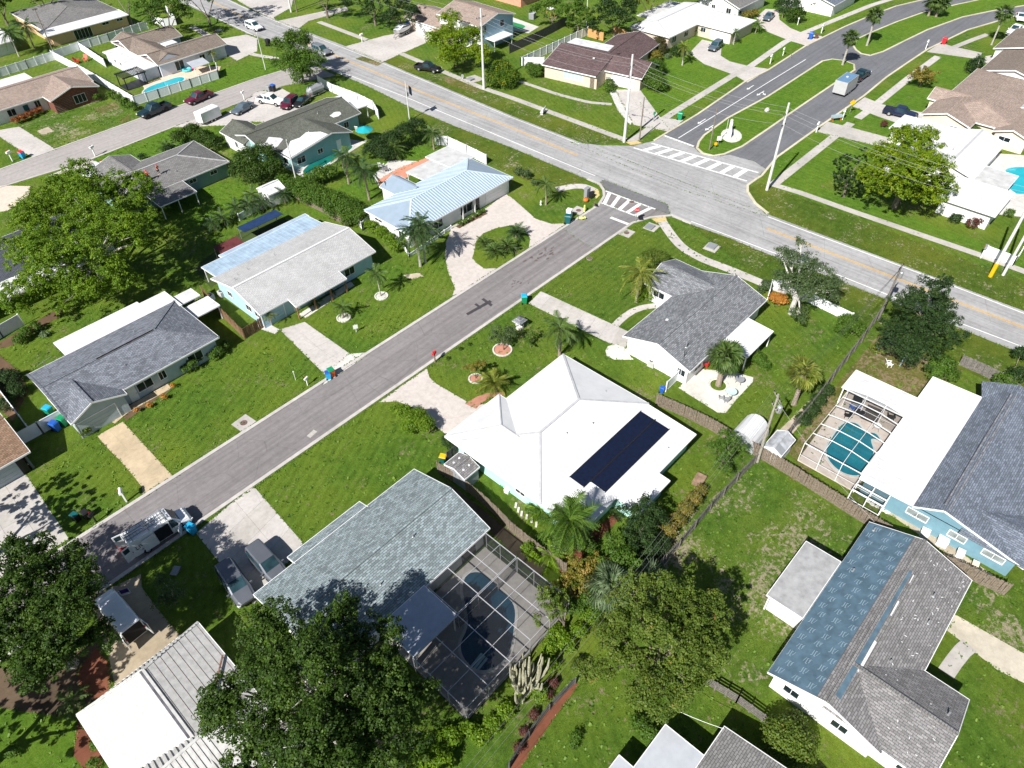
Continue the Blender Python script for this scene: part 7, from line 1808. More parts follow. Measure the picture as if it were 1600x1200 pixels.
# ------------------------------------------------------------------ fences
def seglist(px): return PX(px) if not isinstance(px[0], Vector) else px
def vinyl(label, px, hgt=1.8, span=2.1, group=None):
    pts = seglist(px); t = thing('vinyl_fence', label, 'fence', (pts[0].x, pts[0].y, 0), 0, group)
    for a, b in zip(pts, pts[1:]):
        L = (b - a).length; n = max(1, round(L / span))
        for i in range(n):
            p, q = a.lerp(b, i / n), a.lerp(b, (i + 1) / n); d = (q - p).normalized() * .07
            m = MB(VINYL); m.beam(p + d + Vector((0, 0, hgt * .5)), q - d + Vector((0, 0, hgt * .5)), .04, hgt - .12); o = m.build('panel', t)
            [MB(VINYL).beam(p + d + Vector((0, 0, z_)), q - d + Vector((0, 0, z_)), .07, .12).build('rail', o) for z_ in (hgt - .05, .1)]
        for i in range(n + 1):
            p = a.lerp(b, i / n); m = MB(VINYL); m.box(p.x - .065, p.x + .065, p.y - .065, p.y + .065, 0, hgt + .06); m.lathe([(.10, 0), (.10, .03), (.01, .09)], (p.x, p.y, hgt + .06), None, 4); m.build('post', t)
    return t
BOARD = {}
def wood(label, px, hgt=1.75, mat=None, board=.14, parts=True, rails=True, cap=False, lean=0.0):
    mat = mat or WOOD; pts = seglist(px); t = thing('board_fence', label, 'fence', (pts[0].x, pts[0].y, 0)); r = random.Random(len(label))
    me = None; J = MB(mat); cnt = 0
    for a, b in zip(pts, pts[1:]):
        L = (b - a).length; n = max(1, int(L / (board + .012))); ang = math.atan2((b - a).y, (b - a).x)
        for i in range(n):
            p = a.lerp(b, (i + .5) / n); h_ = hgt + r.uniform(-.05, .05)
            if parts and cnt < 300:
                key = (mat.name, board, hgt)
                if key not in BOARD: m = MB(mat); m.box(-board / 2, board / 2, -.012, .012, 0, hgt); BOARD[key] = m.data('board')
                inst(BOARD[key], 'board', t, p - pts[0] + Vector((0, 0, r.uniform(-.04, .03))), (lean + r.uniform(-.03, .03), r.uniform(-.02, .02), ang + r.uniform(-.03, .03))); cnt += 1
            else: J.obox((p.x, p.y, h_ / 2), (board, .024, h_), ang + r.uniform(-.03, .03))
        k = max(1, round(L / 2.4)); nn = Vector((-(b - a).y, (b - a).x, 0)).normalized() * .06
        for i in range(k + 1):
            p = a.lerp(b, i / k) + nn; m = MB(mat); m.box(p.x - .05, p.x + .05, p.y - .05, p.y + .05, 0, hgt + .04); m.build('post', t)
        if rails:
            for z in (.35, hgt - .3): m = MB(mat); m.beam(a + nn * .6 + Vector((0, 0, z)), b + nn * .6 + Vector((0, 0, z)), .04, .09); m.build('rail', t)
    if J.v: J.build('boards', t)['kind'] = 'stuff'
    return t
vinyl('white vinyl fence along the far street in front of the turquoise pool', [(212, 165), (250, 153), (300, 137), (343, 123), (341, 112)])
vinyl('white vinyl fence at the left edge above the tan roof', [(-20, 128), (0, 121), (45, 107), (86, 94)])
vinyl('long white vinyl fence running down beside the brick house', [(84, 92), (130, 116), (170, 139), (212, 164)])
vinyl('white vinyl fence behind the two red garden chairs', [(88, 92), (128, 78), (172, 65), (232, 45)])
vinyl('short white vinyl fence between the garden chairs and the house', [(127, 79), (166, 105)])
vinyl('white vinyl fence corner beside the avenue sidewalk', [(240, 36), (258, 42), (277, 39), (262, 20)])
vinyl('white vinyl fence along the avenue behind the mossy roof', [(498, 132), (520, 145), (560, 160), (584, 172), (592, 186)])
vinyl('white vinyl fence along the avenue behind the metal roof', [(681, 226), (700, 228), (730, 242), (760, 257)])
vinyl('low white vinyl fence wrapping the front bed of the metal roofed house', [(628, 384), (640, 402), (705, 358)], .6, 1.6)
vinyl('white vinyl gate between the pale grey house and the metal roof', [(561, 352), (567, 360), (584, 340)], 1.4)
vinyl('white vinyl fence beside the plum roofed house', [(850, 103), (814, 103), (918, 55)])
vinyl('white vinyl gate between the slate roof and the brown roof', [(35, 695), (68, 677), (108, 655)])
vinyl('white vinyl fence running from the left edge to the gate', [(-20, 590), (0, 612), (52, 680)])
vinyl('short white vinyl fence under the left oak', [(-15, 540), (5, 527), (38, 508)])
vinyl('white vinyl corner fence beside the sparse tree', [(1199, 468), (1203, 452), (1220, 452), (1328, 504)], 1.5)
vinyl('white vinyl gate by the grey shingled house patio', [(1040, 612), (1058, 594)], 1.6)
vinyl('white vinyl screen wall along the all white house', [(1470, 325), (1540, 352), (1556, 340)], 1.3)
vinyl('white vinyl fence section by the twin avenue poles', [(1537, 398), (1582, 415), (1592, 400)], 1.5)
vinyl('white low wall behind the blue lean-to', [(375, 345), (440, 310)], 1.2)
wood('long weathered board fence beside the blue walled house', [(1187, 716), (1240, 748), (1330, 806), (1440, 872), (1568, 930)], 1.8)
wood('curved pale board fence between the sage roof and the white house', [(684, 737), (720, 760), (752, 785), (775, 806), (800, 832), (840, 864), (884, 896)], 1.7)
wood('board fence with ragged top behind the solar mats', [(1024, 632), (1070, 652), (1110, 672), (1145, 694), (1184, 714)], 1.8)
wood('grey board fence running below the overhead wires', [(1178, 724), (1150, 752), (1108, 798), (1060, 855), (1015, 905)], 1.5, WOODG)
wood('dark old board fence running up to the avenue', [(1374, 492), (1345, 535), (1310, 580), (1262, 645), (1215, 700)], 1.8, WOODG)
wood('brown board fence beside the pale grey house garage', [(318, 462), (345, 492), (383, 530), (412, 512)], 1.7, plain('brown_boards', (0.23, 0.135, 0.075), .9, var=.3, scale=5))
wood('sandy board fence in front of the overgrown hedge', [(463, 312), (500, 330), (545, 356)], 1.7, WOOD, parts=False)
wood('narrow dark picket fence along the red mulch border', [(898, 1068), (858, 1108), (826, 1150), (795, 1200)], 1.2, plain('dark_pickets', (.12, .12, .115), .8, var=.2), .09)
wood('dark weathered board fence beside the covered green pool', [(796, 84), (835, 66), (870, 48), (897, 33)], 2.0, WOODD, .18, False)
wood('new cedar fence at the end of the white vinyl fence', [(918, 57), (942, 64)], 1.8, WOODO, .2, False)
wood('cedar fence behind the plum roof', [(957, 52), (985, 64)], 1.8, WOODO, .2, False)
wood('old lattice board fence at the right by the avenue', [(1498, 570), (1530, 584), (1558, 598)], 1.6, WOODG)
wood('grey board fence at the far right edge', [(1566, 606), (1600, 626), (1640, 645)], 1.6, WOODG, parts=False)
wood('board gate at the shed beside the white house', [(700, 722), (726, 700)], 1.6, WOODD)
pts = PX([(1100, 1068), (1150, 1098), (1210, 1142)]); t = thing('rail_fence', 'pale horizontal rail fence in the bottom garden', 'fence', (pts[0].x, pts[0].y, 0))
for a, b in zip(pts, pts[1:]):
    for z in (.25, .5, .75, 1.0, 1.25):
        m = MB(WOODG); m.beam(a + Vector((0, 0, z)), b + Vector((0, 0, z)), .04, .13); m.build('rail', t)
    for i in range(4): p = a.lerp(b, i / 3); m = MB(WOODG); m.box(p.x - .06, p.x + .06, p.y - .06, p.y + .06, 0, 1.35); m.build('post', t)

# ------------------------------------------------------------------ poles, lamps and wires
POLES = {}
def pole(key, label, base, hgt, r, mat, arms=(), lamp=None, name='utility_pole', top=.6, transformer=0, sq=False, lean=(0, 0)):
    b = at(*base); t = thing(name, label, 'utility pole', b)
    ln = Vector((lean[0], lean[1], 0)); m = MB(mat); m.tube([(0, 0, -.2), ln * .5 + Vector((0, 0, hgt * .5)), ln + Vector((0, 0, hgt))], [r, r * (1 + top) / 2, r * top], None, 8); m.build('shaft', t, local=True)
    for z, half, ang in arms:
        d = Vector((math.cos(ang), math.sin(ang), 0)); c = ln * (z / hgt)
        m = MB(STEEL if mat is POLEC else mat); m.beam(c - d * half + Vector((0, 0, z)), c + d * half + Vector((0, 0, z)), .09, .10); o = m.build('crossarm', t, local=True)
        for s in (-1, -.45, .45, 1):
            i = MB(BLACK); i.lathe([(.05, 0), (.07, .08), (.04, .2)], c + d * half * s * .95 + Vector((0, 0, z + .05)), None, 6); i.build('insulator', o, local=True)
    if lamp:
        z, d = lamp; m = MB(STEEL); d = Vector(d); m.tube([Vector((0, 0, z - .5)), Vector((0, 0, z)) + d * .3 + Vector((0, 0, .25)), Vector((0, 0, z + .3)) + d], .05, None, 6); o = m.build('lamp_arm', t, local=True)
        l = MB(STEEL); l.obox(Vector((0, 0, z + .28)) + d * 1.12, (.75, .3, .14), math.atan2(d.y, d.x)); l.build('lamp_head', o, local=True)
    for k in range(transformer):
        m = MB(STEEL); m.lathe([(.24, 0), (.27, .05), (.27, .8), (.2, .9), (.05, .95)], (.42 * math.cos(k * 2.1 - .6), .42 * math.sin(k * 2.1 - .6), hgt - 2.0), None, 12); m.build('transformer', t, local=True)
    POLES[key] = (b + ln, hgt); return t
H90 = PI / 2
pole('a', 'white concrete pole at the boulevard corner right of the crosswalk', (1198, 297), 14.3, .24, POLEC, [(12.6, .9, 0), (10.8, .6, 0)], None, transformer=0)
pole('b', 'white concrete lamp pole at the corner left of the crosswalk', (975, 222), 15.2, .26, POLEC, [(13.2, .8, 0), (11.6, .7, 0)], (10.6, (-1.2, 3.2, 0)))
pole('c', 'white concrete pole between the two storey house and croton bush', (756, 139), 15.2, .26, POLEC, [(13.6, 1.3, 0), (11.8, .6, 0)])
pole('d', 'tall white concrete pole at the right edge with yellow base guard', (1547, 432), 9.9 + 4, .24, POLEC, [(12.5, .8, 0)])
pole('e', 'second concrete pole standing right of the yellow guarded pole', (1567, 430), 13.0, .2, POLEC)
pole('f', 'far white concrete pole at the top edge', (455, 19), 14, .24, POLEC, [(12.6, .8, 0)])
pole('g', 'dark wooden pole beside the far white pole at the top edge', (464, 19), 12, .16, POLEW)
pole('h', 'thin dark wooden pole beside the corner lamp pole', (999, 219), 7.8, .14, POLEW)
pole('i', 'thin dark wooden pole at the nose of the median', (1108, 235), 7.6, .14, POLEW)
pole('tr', 'wooden power pole with a grey transformer by the white quonset shed', (1183, 722), 9.6, .17, plain('pole_pale_wood', (.34, .31, .26), .9, var=.25, scale=5), [(9.2, .8, .9), (7.9, .6, .9)], None, transformer=1, lean=(.5, .35))
pole('s', 'wooden pole with a solar panel sign beside the avenue', (640, 188), 7.4, .12, POLEC, [])
pole('ln', 'leaning grey wooden pole where the dark fence meets the avenue', (1372, 500), 8.6, .16, WOODG, [(8.2, .7, 0)], None, transformer=1)
pole('p12', 'pale wooden pole in the hedge beside the green pool', (462, 279), 6.9, .13, POLEC, [(6.5, .4, 1.2)])
pole('q1', 'dark wooden pole leaning behind the left white fence', (83, 80), 9.2, .13, POLEW, [(8.8, .5, 0)])
pole('q2', 'thin pale pole on the verge by the far street tree', (415, 109), 7.7, .11, POLEC)
pole('q3', 'thin pale pole behind the cedar fence', (916, 40), 8.6, .13, POLEC)
m = MB(YELLOW); m.tube([(0, 0, 0), (0, 0, 2.2)], .27, None, 8); m.build('base_guard', bpy.data.objects['utility_pole.003'], local=True)
# solar sign board
o_ = [o for o in bpy.data.objects if o.get('label', '').startswith('wooden pole with a solar')][0]
m = MB(SOLAR); m.obox((.55, -.5, 5.6), (.08, 1.1, 1.5), -.3); m.build('solar_panel', o_, local=True); m = MB(GREYPL); m.obox((.15, .1, 4.9), (.4, .5, .7)); m.build('control_box', o_, local=True)
def wire(label, a, b, sag, r=.014, mat=None, group=None, cat='cable'):
    a, b = Vector(a), Vector(b); m = MB(mat or CABLE); n = 22
    pts = [a.lerp(b, i / n) - Vector((0, 0, sag * 4 * (i / n) * (1 - i / n))) for i in range(n + 1)]
    m.tube(pts, r, None, 4); o = m.build('power_line'); tag(o, label, cat, group); return o
def top(k, z, dx=0, dy=0): p, h = POLES[k]; return p + Vector((dx, dy, z))
chain = [('f', 'c'), ('c', 'b'), ('b', 'a'), ('a', 'd')]
names = {('f', 'c'): 'far top pole and the croton pole', ('c', 'b'): 'croton pole and the corner lamp pole', ('b', 'a'): 'corner lamp pole and the boulevard pole', ('a', 'd'): 'boulevard pole and the yellow guarded pole'}
for k in chain:
    for i, (z, dx) in enumerate(((.95, 0), (.885, -.7), (.885, .7), (.78, -.4))):
        ha, hb = POLES[k[0]][1], POLES[k[1]][1]
        wire('overhead wire strung between the ' + names[k], top(k[0], ha * z, dx), top(k[1], hb * z, dx), .9 + .2 * i, .013, CABLE, 'wires between the ' + names[k])
wire('low wire from the corner lamp pole across the avenue', top('h', 7.5), top('i', 7.3), .4, .015, CABLED)
wire('extended wire running out of the picture from the yellow guarded pole', top('d', 13), top('d', 13, 0, -45), .9, .02)
A_ = top('tr', 9.3); E_ = at(735, 1215, 7.6)
dv = (E_ - A_); nv = Vector((-dv.y, dv.x, 0)).normalized()
for i, (o1, z1) in enumerate(((-.7, 0), (-.35, 0), (0, .05), (.35, 0), (.75, -1.2))):
    wire('overhead wire from the transformer pole to the bottom edge', A_ + nv * o1 + Vector((0, 0, z1)), E_ + nv * o1 * 1.2 + Vector((0, 0, z1)) + dv * .2, 1.1 + .12 * i, .009, CABLED if i > 2 else plain('cable_pale', (.20, .20, .20), .5), 'wires from the transformer pole to the bottom')
for i, o1 in enumerate((-.5, 0, .5)): wire('overhead wire from the transformer pole to the leaning pole', A_ + nv * o1, top('ln', 8.1, o1), .8, .015, CABLED, 'wires from the transformer pole to the leaning pole')
wire('service wire to the house being roofed', top('tr', 8.8), Vector((50.9, 2.2, 3.6)), .6, .012, CABLE)
wire('service wire to the bottom grey roof', at(1043, 1103, 4.5), Vector((25.7, 2.9, 3.0)), .2, .02, WHITE)

# ------------------------------------------------------------------ bins, boxes, signs
def bin_mesh(body, lid):
    a = MB(body); a.mesh([(-.24, -.26, .06), (.24, -.26, .06), (.24, .26, .06), (-.24, .26, .06), (-.31, -.35, 1.0), (.31, -.35, 1.0), (.31, .35, 1.0), (-.31, .35, 1.0)], [(3, 2, 1, 0), (4, 5, 6, 7), (0, 1, 5, 4), (1, 2, 6, 5), (2, 3, 7, 6), (3, 0, 4, 7)])
    b = MB(lid); b.mesh([(-.33, -.38, 1.002), (.33, -.38, 1.002), (.33, .38, 1.002), (-.33, .38, 1.002), (-.26, -.28, 1.1), (.26, -.28, 1.1), (.26, .3, 1.12), (-.26, .3, 1.12)], [(3, 2, 1, 0), (4, 5, 6, 7), (0, 1, 5, 4), (1, 2, 6, 5), (2, 3, 7, 6), (3, 0, 4, 7)])
    w = MB(BLACK)
    for x in (-.27, .27): w.tube([(x - .04, .3, .13), (x + .04, .3, .13)], .13, None, 10)
    return a.data('body'), b.data('lid'), w.data('wheels')
BM = {}
def bin_(label, px, body, lid=None, rz=0, cat='wheelie bin', s=1.0):
    lid = lid or body; k = (body.name, lid.name)
    if k not in BM: BM[k] = bin_mesh(body, lid)
    p = at(*px); t = thing('wheelie_bin', label, cat, p, rz, scale=s)
    for me, n in zip(BM[k], ('body', 'lid', 'wheels')): inst(me, n, t)
    return t
bin_('green bin with orange body at the kerb of the pale driveway', (519, 588), ORANGE, BINGREEN, 3.0, s=1.15)
bin_('blue bin next to the orange and green bin at the kerb', (514, 591), BINCYAN, BINBLUE, 2.6)
bin_('green wheelie bin with a blue lid at the side street kerb', (819, 473), BINGREEN, BINCYAN, 2.4, s=1.2)
bin_('blue lidded green bin between white fence and slate roof', (80, 648), BINGREEN, BINCYAN, .4, s=1.2)
bin_('dark blue bin in front of the white vinyl gate', (90, 672), BINBLUE, None, .4, s=1.2)
bin_('green bin in front of the white vinyl gate', (102, 664), BINGREEN, None, .4, s=1.2)
bin_('bright cyan bin behind the service van', (302, 832), BINCYAN, None, .3, s=1.15)
bin_('dark teal bin under the white tank at the corner driveway', (887, 349), BINTEAL, None, .5, s=1.35)
bin_('yellow topped teal bin by the board gate', (693, 722), BINTEAL, YELLOW, .5)
bin_('small black bin left of the pair on the left lawn verge', (122, 813), BLACK, BINTEAL, .3, s=1.0)
bin_('small black bin right of the pair on the left lawn verge', (138, 809), BLACK, BLACK, .1, s=1.0)
bin_('green bin beside the boulevard at the corner driveway', (1062, 187), BINGREEN, None, .3, s=1.3)
bin_('red bin at the boulevard kerb', (1474, 69), RED, None, 0, s=1.3)
bin_('dark blue bin at the driveway kerb of the boulevard', (1266, 61), BINBLUE, None, .2, s=1.35)
bin_('brown bin beside the dark blue boulevard bin', (1275, 60), plain('bin_brown', (.12, .06, .05), .6), None, .5, s=1.0)
bin_('blue bin at the lawn edge of the far street', (37, 247), BINCYAN, RED, .3, s=1.2)
bin_('black bin on the verge beside the avenue', (420, 72), BLACK, None, .2, s=1.4)
bin_('dark blue bin at the far street end', (428, 143), BLACK, BINBLUE, .2, s=1.3)
bin_('grey bin standing at the far street end', (421, 143), GREYPL, GREYPL, .2, s=1.1)
bin_('blue recycling tub beside the board fence of the shell patio', (1034, 613), BINBLUE, BINBLUE, .2, s=.8)
def mailbox(label, px, box=WHITE, post=WHITE, rz=0, hgt=1.05, s=1.0, name='mailbox'):
    p = at(*px); t = thing(name, label, 'mailbox', p, rz, scale=s)
    m = MB(post); m.box(-.05, .05, -.05, .05, 0, hgt); m.build('post', t, local=True)
    n = 7; pr = [(-.11, hgt), (.11, hgt)] + [(.11 * math.cos(PI * k / n), hgt + .13 + .11 * math.sin(PI * k / n)) for k in range(n + 1)]
    m = MB(box); V = [(x, y, z) for x in (-.27, .27) for y, z in pr]; q = len(pr); m.mesh(V, [tuple(range(q))[::-1], tuple(range(q, 2 * q))] + [(k, (k + 1) % q, q + (k + 1) % q, q + k) for k in range(q)]); o = m.build('box', t, local=True)
    f = MB(RED); f.box(-.05, .09, .115, .135, hgt + .1, hgt + .28); f.build('flag', o, local=True)
    return t
mailbox('red mailbox at the corner of the pink driveway', (680, 566), RED, WOOD, .4, s=1.3)
mailbox('white mailbox on the lawn beside the tan driveway', (198, 784), rz=1.2, s=1.5)
mailbox('white mailbox at the kerb of the far street left', (20, 252), rz=.4, s=1.5)
mailbox('tall white mailbox by the driveway beside the grey hip roof', (149, 244), rz=.4, s=1.5)
mailbox('black mailbox on the left verge beside the pair of bins', (151, 816), BLACK, BLACK, .5, s=1.2)
mailbox('white mailbox at the far street driveway of the aqua house', (382, 156), rz=.3, s=1.4)
mailbox('white mailbox on the boulevard verge left of the white L house drive', (1203, 100), rz=.2, s=1.5)
mailbox('white mailbox on the boulevard verge beside a small green post', (1223, 87), rz=.2, s=1.3)
mailbox('white mailbox at the boulevard kerb by the blue bin', (1283, 52), rz=.2, s=1.6)
mailbox('white mailbox at the driveway of the all white house', (1275, 207), rz=.2, s=1.5)
mailbox('white mailbox at the cream house driveway', (1316, 187), rz=.2, s=1.5)
mailbox('white mailbox at the boulevard driveway with the red bin', (1446, 77), rz=.2, s=1.5)
mailbox('white mailbox post beside the boat driveway', (566, 66), rz=.1, s=1.5)
mailbox('white mailbox at the sidewalk under the twin avenue poles', (1532, 403), GREYPL, WHITE, .2, s=1.6)
mailbox('black mailbox at the taupe U house driveway', (339, 62), BLACK, BLACK, .3, s=1.4)
mailbox('white mailbox at the left lawn under the kerb bins', (481, 602), WHITE, WHITE, .3, s=1.0)
mailbox('green mailbox by the corner driveway', (1021, 190), BINGREEN, STEEL, .3, s=1.4)
mailbox('white post sign on the bright lawn at the top', (1246, 39), WHITE, WHITE, .3, s=1.3, name='yard_sign')
def sign(label, px, shape, col, hgt, size, rz, txt=None, tcol=None, post=STEEL, cat='sign', name='road_sign'):
    p = at(*px); t = thing(name, label, cat, p, rz)
    m = MB(post); m.box(-.03, .03, -.03, .03, 0, hgt + size * .6); m.build('post', t, local=True)
    n = {'oct': 8, 'dia': 4, 'sq': 4}[shape]; a0 = {'oct': PI / 8, 'dia': 0, 'sq': PI / 4}[shape]; m = MB(col)
    P_ = [(size * .5 * math.cos(a0 + 2 * PI * k / n) * (1.41 if shape == 'sq' else 1), hgt + size * .5 * math.sin(a0 + 2 * PI * k / n) * (1.41 if shape == 'sq' else 1)) for k in range(n)]
    V = [(x, -.05, z) for x, z in P_] + [(x, -.03, z) for x, z in P_]; m.mesh(V, [tuple(range(n)), tuple(range(n, 2 * n))[::-1]] + [(k, n + k, n + (k + 1) % n, (k + 1) % n) for k in range(n)]); o = m.build('plate', t, local=True)
    if txt: lettering(o, txt, size * .34, (0, -.055, hgt - size * .12), (PI / 2, 0, 0), tcol or WHITE)
    return t
sign('red stop sign at the side street corner', (993, 347), 'oct', RED, 2.1, .76, -.9, 'STOP')
sign('bright yellow diamond sign by the boulevard', (1327, 178), 'dia', YELLOW, 2.2, 1.1, -.9, None)
sign('small yellow sign at the nose of the median', (1117, 232), 'sq', YELLOW, .9, .5, -.8, None)
sign('white square sign with black arrows on the median', (1122, 226), 'sq', WHITE, 1.2, .8, -.8, '<>', BLACK)
sign('white real estate sign board on the front lawn', (557, 519), 'sq', WHITE, .9, .6, -.4, None, post=WHITE, name='yard_sign')
sign('thin white stake sign on the lush left lawn', (462, 594), 'sq', WHITE, 1.4, .16, -.4, None, post=WHITE, name='yard_stake')
sign('small stake sign at the boulevard verge post', (1235, 92), 'sq', BINGREEN, .8, .25, 0, None, name='yard_stake')
sign('low white name board by the avenue edge of the two storey house', (723, 124), 'sq', GREYPL, .7, .6, -1.2, None, post=WHITE, name='yard_sign')
# stop sign back plate at the nearer corner: round dark cap and utility boxes
def ubox(label, px, size, mat, rz=0, lid=None, name='utility_box', cat='utility box'):
    p = at(*px); t = thing(name, label, cat, p, rz); a, b, c = size
    m = MB(mat); m.box(-a / 2, a / 2, -b / 2, b / 2, 0, c); m.build('body', t, local=True); m = MB(lid or mat); m.box(-a / 2 - .03, a / 2 + .03, -b / 2 - .03, b / 2 + .03, c + .002, c + .06); m.build('lid', t, local=True); return t
ubox('grey utility cabinet at the corner beside the orange ball', (917, 308), (.9, .6, 1.6), GREYPL)
ubox('black utility box right of the grey cabinet', (924, 309), (.6, .6, .9), BLACK)
ubox('white tank standing behind the dark teal bin', (889, 341), (.75, .75, 1.5), WHITE, .3)
ubox('low steel hatch box in the corner lawn', (1015, 356), (1.3, 1.1, .25), STEEL, .1)
ubox('flat steel hatch box on the avenue verge', (1112, 386), (1.4, 1.2, .2), STEEL, .1)
ubox('green grey hatch box on the avenue verge at the top', (343, 49), (1.3, 1.0, .25), GREYPL)
ubox('grey air conditioner box by the utility pad', (735, 125), (1.2, 1.2, .3), GREYPL)
ubox('black drain lid box at the kerb corner', (1001, 342), (1.0, .6, .14), BLACK, .8, name='drain_box')
ubox('small black drain lid at the kerb by the cabinet', (932, 322), (.7, .4, .12), BLACK, .8, name='drain_box')
ubox('grey lidded hatch in the shade below the van', (275, 893), (.9, .6, .15), GREYPL, .6)
ubox('weathered wooden bench slab in the rear garden', (1092, 752), (1.5, 1.0, .35), plain('deck_boards', (.27, .18, .12), .9, var=.3), .15, name='garden_bench', cat='bench')
ubox('red crate on the road behind the service van with ladders', (193, 857), (.6, .5, .6), RED, .4, None, 'crate', 'crate')
ubox('white cooler box beside the wall of the white house', (793, 768), (.6, .5, .4), WHITE, .2, name='cooler_box', cat='box')
p = at(915, 315); t = thing('planter_ball', 'orange round planter beside the grey cabinet', 'planter', p); m = MB(ORANGE); m.lathe([(.2, 0), (.42, .2), (.45, .4), (.3, .62), (.1, .68)], (0, 0, 0), None, 12); m.build('bowl', t, local=True); m = MB(MULCH); m.lathe([(.12, .0), (.1, .06)], (0, 0, .66), None, 10); m.build('stem', t, local=True)
for px_, lab, fl in (((913, 331), 'neon yellow child shaped safety figure standing at the kerb', 0), ((904, 343), 'neon yellow child shaped safety figure fallen over at the kerb', 1)):
    p = at(*px_); t = thing('safety_figure', lab, 'safety sign', p, .6)
    m = MB(NEON); m.tube([(0, 0, .05), (0, 0, .5), (0, 0, .85)], [.16, .2, .12], None, 8); m.lathe([(.05, 0), (.14, .1), (.14, .2), (.04, .3)], (0, 0, .86), None, 8); m.tube([(.1, 0, .75), (.4, 0, 1.0)], .06, None, 5); m.tube([(-.1, 0, .75), (-.35, 0, .5)], .06, None, 5); m.build('figure', t, local=True)
    k = MB(BLACK); k.lathe([(.28, 0), (.2, .05)], (0, 0, 0), None, 10); k.build('base', t, local=True)
    if fl: t.rotation_euler = (1.4, 0, .6); t.location.z = .22
def hydrant(label, px, mat=YELLOW):
    p = at(*px); t = thing('fire_hydrant', label, 'fire hydrant', p); m = MB(mat); m.lathe([(.16, 0), (.16, .06), (.11, .08), (.11, .5), (.14, .54), (.10, .68), (.03, .74)], (0, 0, 0), None, 10); m.build('barrel', t, local=True); m = MB(mat); m.tube([(-.2, 0, .42), (.2, 0, .42)], .055, None, 8); m.build('nozzle', t, local=True)
hydrant('white hydrant on the corner lawn by the small palm', (845, 320), WHITE)
# benches and furniture
p = at(848, 177); t = thing('bus_bench', 'white bench beside the avenue sidewalk', 'bench', p, math.radians(-65))
for y in (-.7, .7): m = MB(STONE); m.box(-.25, .25, y - .1, y + .1, 0, .45); m.build('leg', t, local=True)
m = MB(WHITE); m.box(-.28, .28, -.95, .95, .452, .53); m.build('seat', t, local=True); m = MB(WHITE); m.obox((.26, 0, .82), (.07, 1.9, .55), 0); m.build('backrest', t, local=True)
def chair(label, px, mat, rz, s=1.0, group=None, name='garden_chair'):
    p = at(*px); t = thing(name, label, 'chair', p, rz, group, s)
    m = MB(mat); m.obox((0, 0, .36), (.55, .55, .06)); m.build('seat', t, local=True); m = MB(mat); m.beam((-.25, 0, .38), (-.55, 0, 1.0), .55, .05); m.build('backrest', t, local=True)
    for y in (-.32, .32): m = MB(mat); m.obox((0, y, .58), (.65, .12, .04)); m.build('armrest', t, local=True)
    for x in (-.22, .22):
        for y in (-.28, .28): m = MB(mat); m.box(x - .03, x + .03, y - .03, y + .03, 0, .56); m.build('leg', t, local=True)
    return t
chair('red garden chair left of the pair behind the white fence', (122, 99), RED, -.8, 1.3)
chair('salmon red garden chair right of the pair behind the white fence', (135, 96), plain('salmon_plastic', (.7, .16, .10), .5), -2.2, 1.3)
chair('blue porch chair left of the two in front of the slate house', (226, 615), BLUEPL, -1.6, 1.1)
chair('blue porch chair right of the two in front of the slate house', (243, 602), BLUEPL, -1.6, 1.1)
chair('red chair at the edge of the white shell patio', (1101, 573), RED, .4, 1.1)
chair('dark chair on the white framed small porch', (1370, 770), BLACK, .4)
chair('white lounger chair on the pale patio behind the metal roof', (596, 262), WHITE, .4, 1.2)
chair('white patio chair near the lounger behind the metal roof', (602, 268), STEEL, 1.2, 1.2)
chair('white chair beside the teal parasol', (560, 205), WHITE, .4, 1.2)
chair('black chair beside the teal parasol', (568, 200), BLACK, 1.4, 1.2)
chair('black lounge chair on the teal pool deck by the white roof', (1390, 655), BLACK, .4, 1.1)
chair('blue lounge chair under the teal pool cage', (1332, 640), BINBLUE, 1.0, 1.1)
chair('black chair left under the teal pool cage', (1322, 652), BLACK, 2.0)
chair('white chair inside the wooden play arch', (1388, 572), WHITE, -.9)
p = at(572, 220); t = thing('parasol', 'teal garden parasol by the aqua house', 'parasol', p)
m = MB(TEALFAB); n_ = 8; rim = [(1.6 * math.cos(2 * PI * k / n_), 1.6 * math.sin(2 * PI * k / n_), 2.1) for k in range(n_)]; m.mesh(rim + [(0, 0, 2.75)], [(k, (k + 1) % n_, n_) for k in range(n_)]); m.build('canopy', t, local=True); m = MB(STEEL); m.tube([(0, 0, 0), (0, 0, 2.8)], .03); m.lathe([(.3, 0), (.3, .08)], (0, 0, 0), None, 12); m.build('pole', t, local=True)
def table(label, px, r, top, s=1.0, name='garden_table'):
    p = at(*px); t = thing(name, label, 'table', p); m = MB(top); m.lathe([(r, .70), (r, .74)], (0, 0, 0), None, 20); m.build('tabletop', t, local=True)
    m = MB(BLACK)
    for k in range(3): m.tube([(0, 0, .68), (.3 * math.cos(k * 2.1), .3 * math.sin(k * 2.1), .35), (.42 * math.cos(k * 2.1), .42 * math.sin(k * 2.1), 0)], .02, None, 5)
    m.build('legs', t, local=True); r2 = MB(STEEL); r2.tube([(r * math.cos(2 * PI * k / 16), r * math.sin(2 * PI * k / 16), .74) for k in range(17)], .022, None, 5); r2.build('rim', t, local=True)
table('round glass topped table on the white shell patio', (1141, 618), .65, plain('glass_top', (.50, .66, .63), .1))
table('grey round fire pit table on the white shell patio', (1154, 599), .55, GREYPL)
table('round white table on the deck of the teal pool', (1368, 672), .45, WHITE)
table('dark round table under the teal pool cage', (1340, 650), .6, BLACK)
chair('small wire chair beside the glass topped table', (1133, 628), STEEL, 2.3, .8)
chair('second wire chair at the glass topped table', (1126, 624), STEEL, .6, .8)
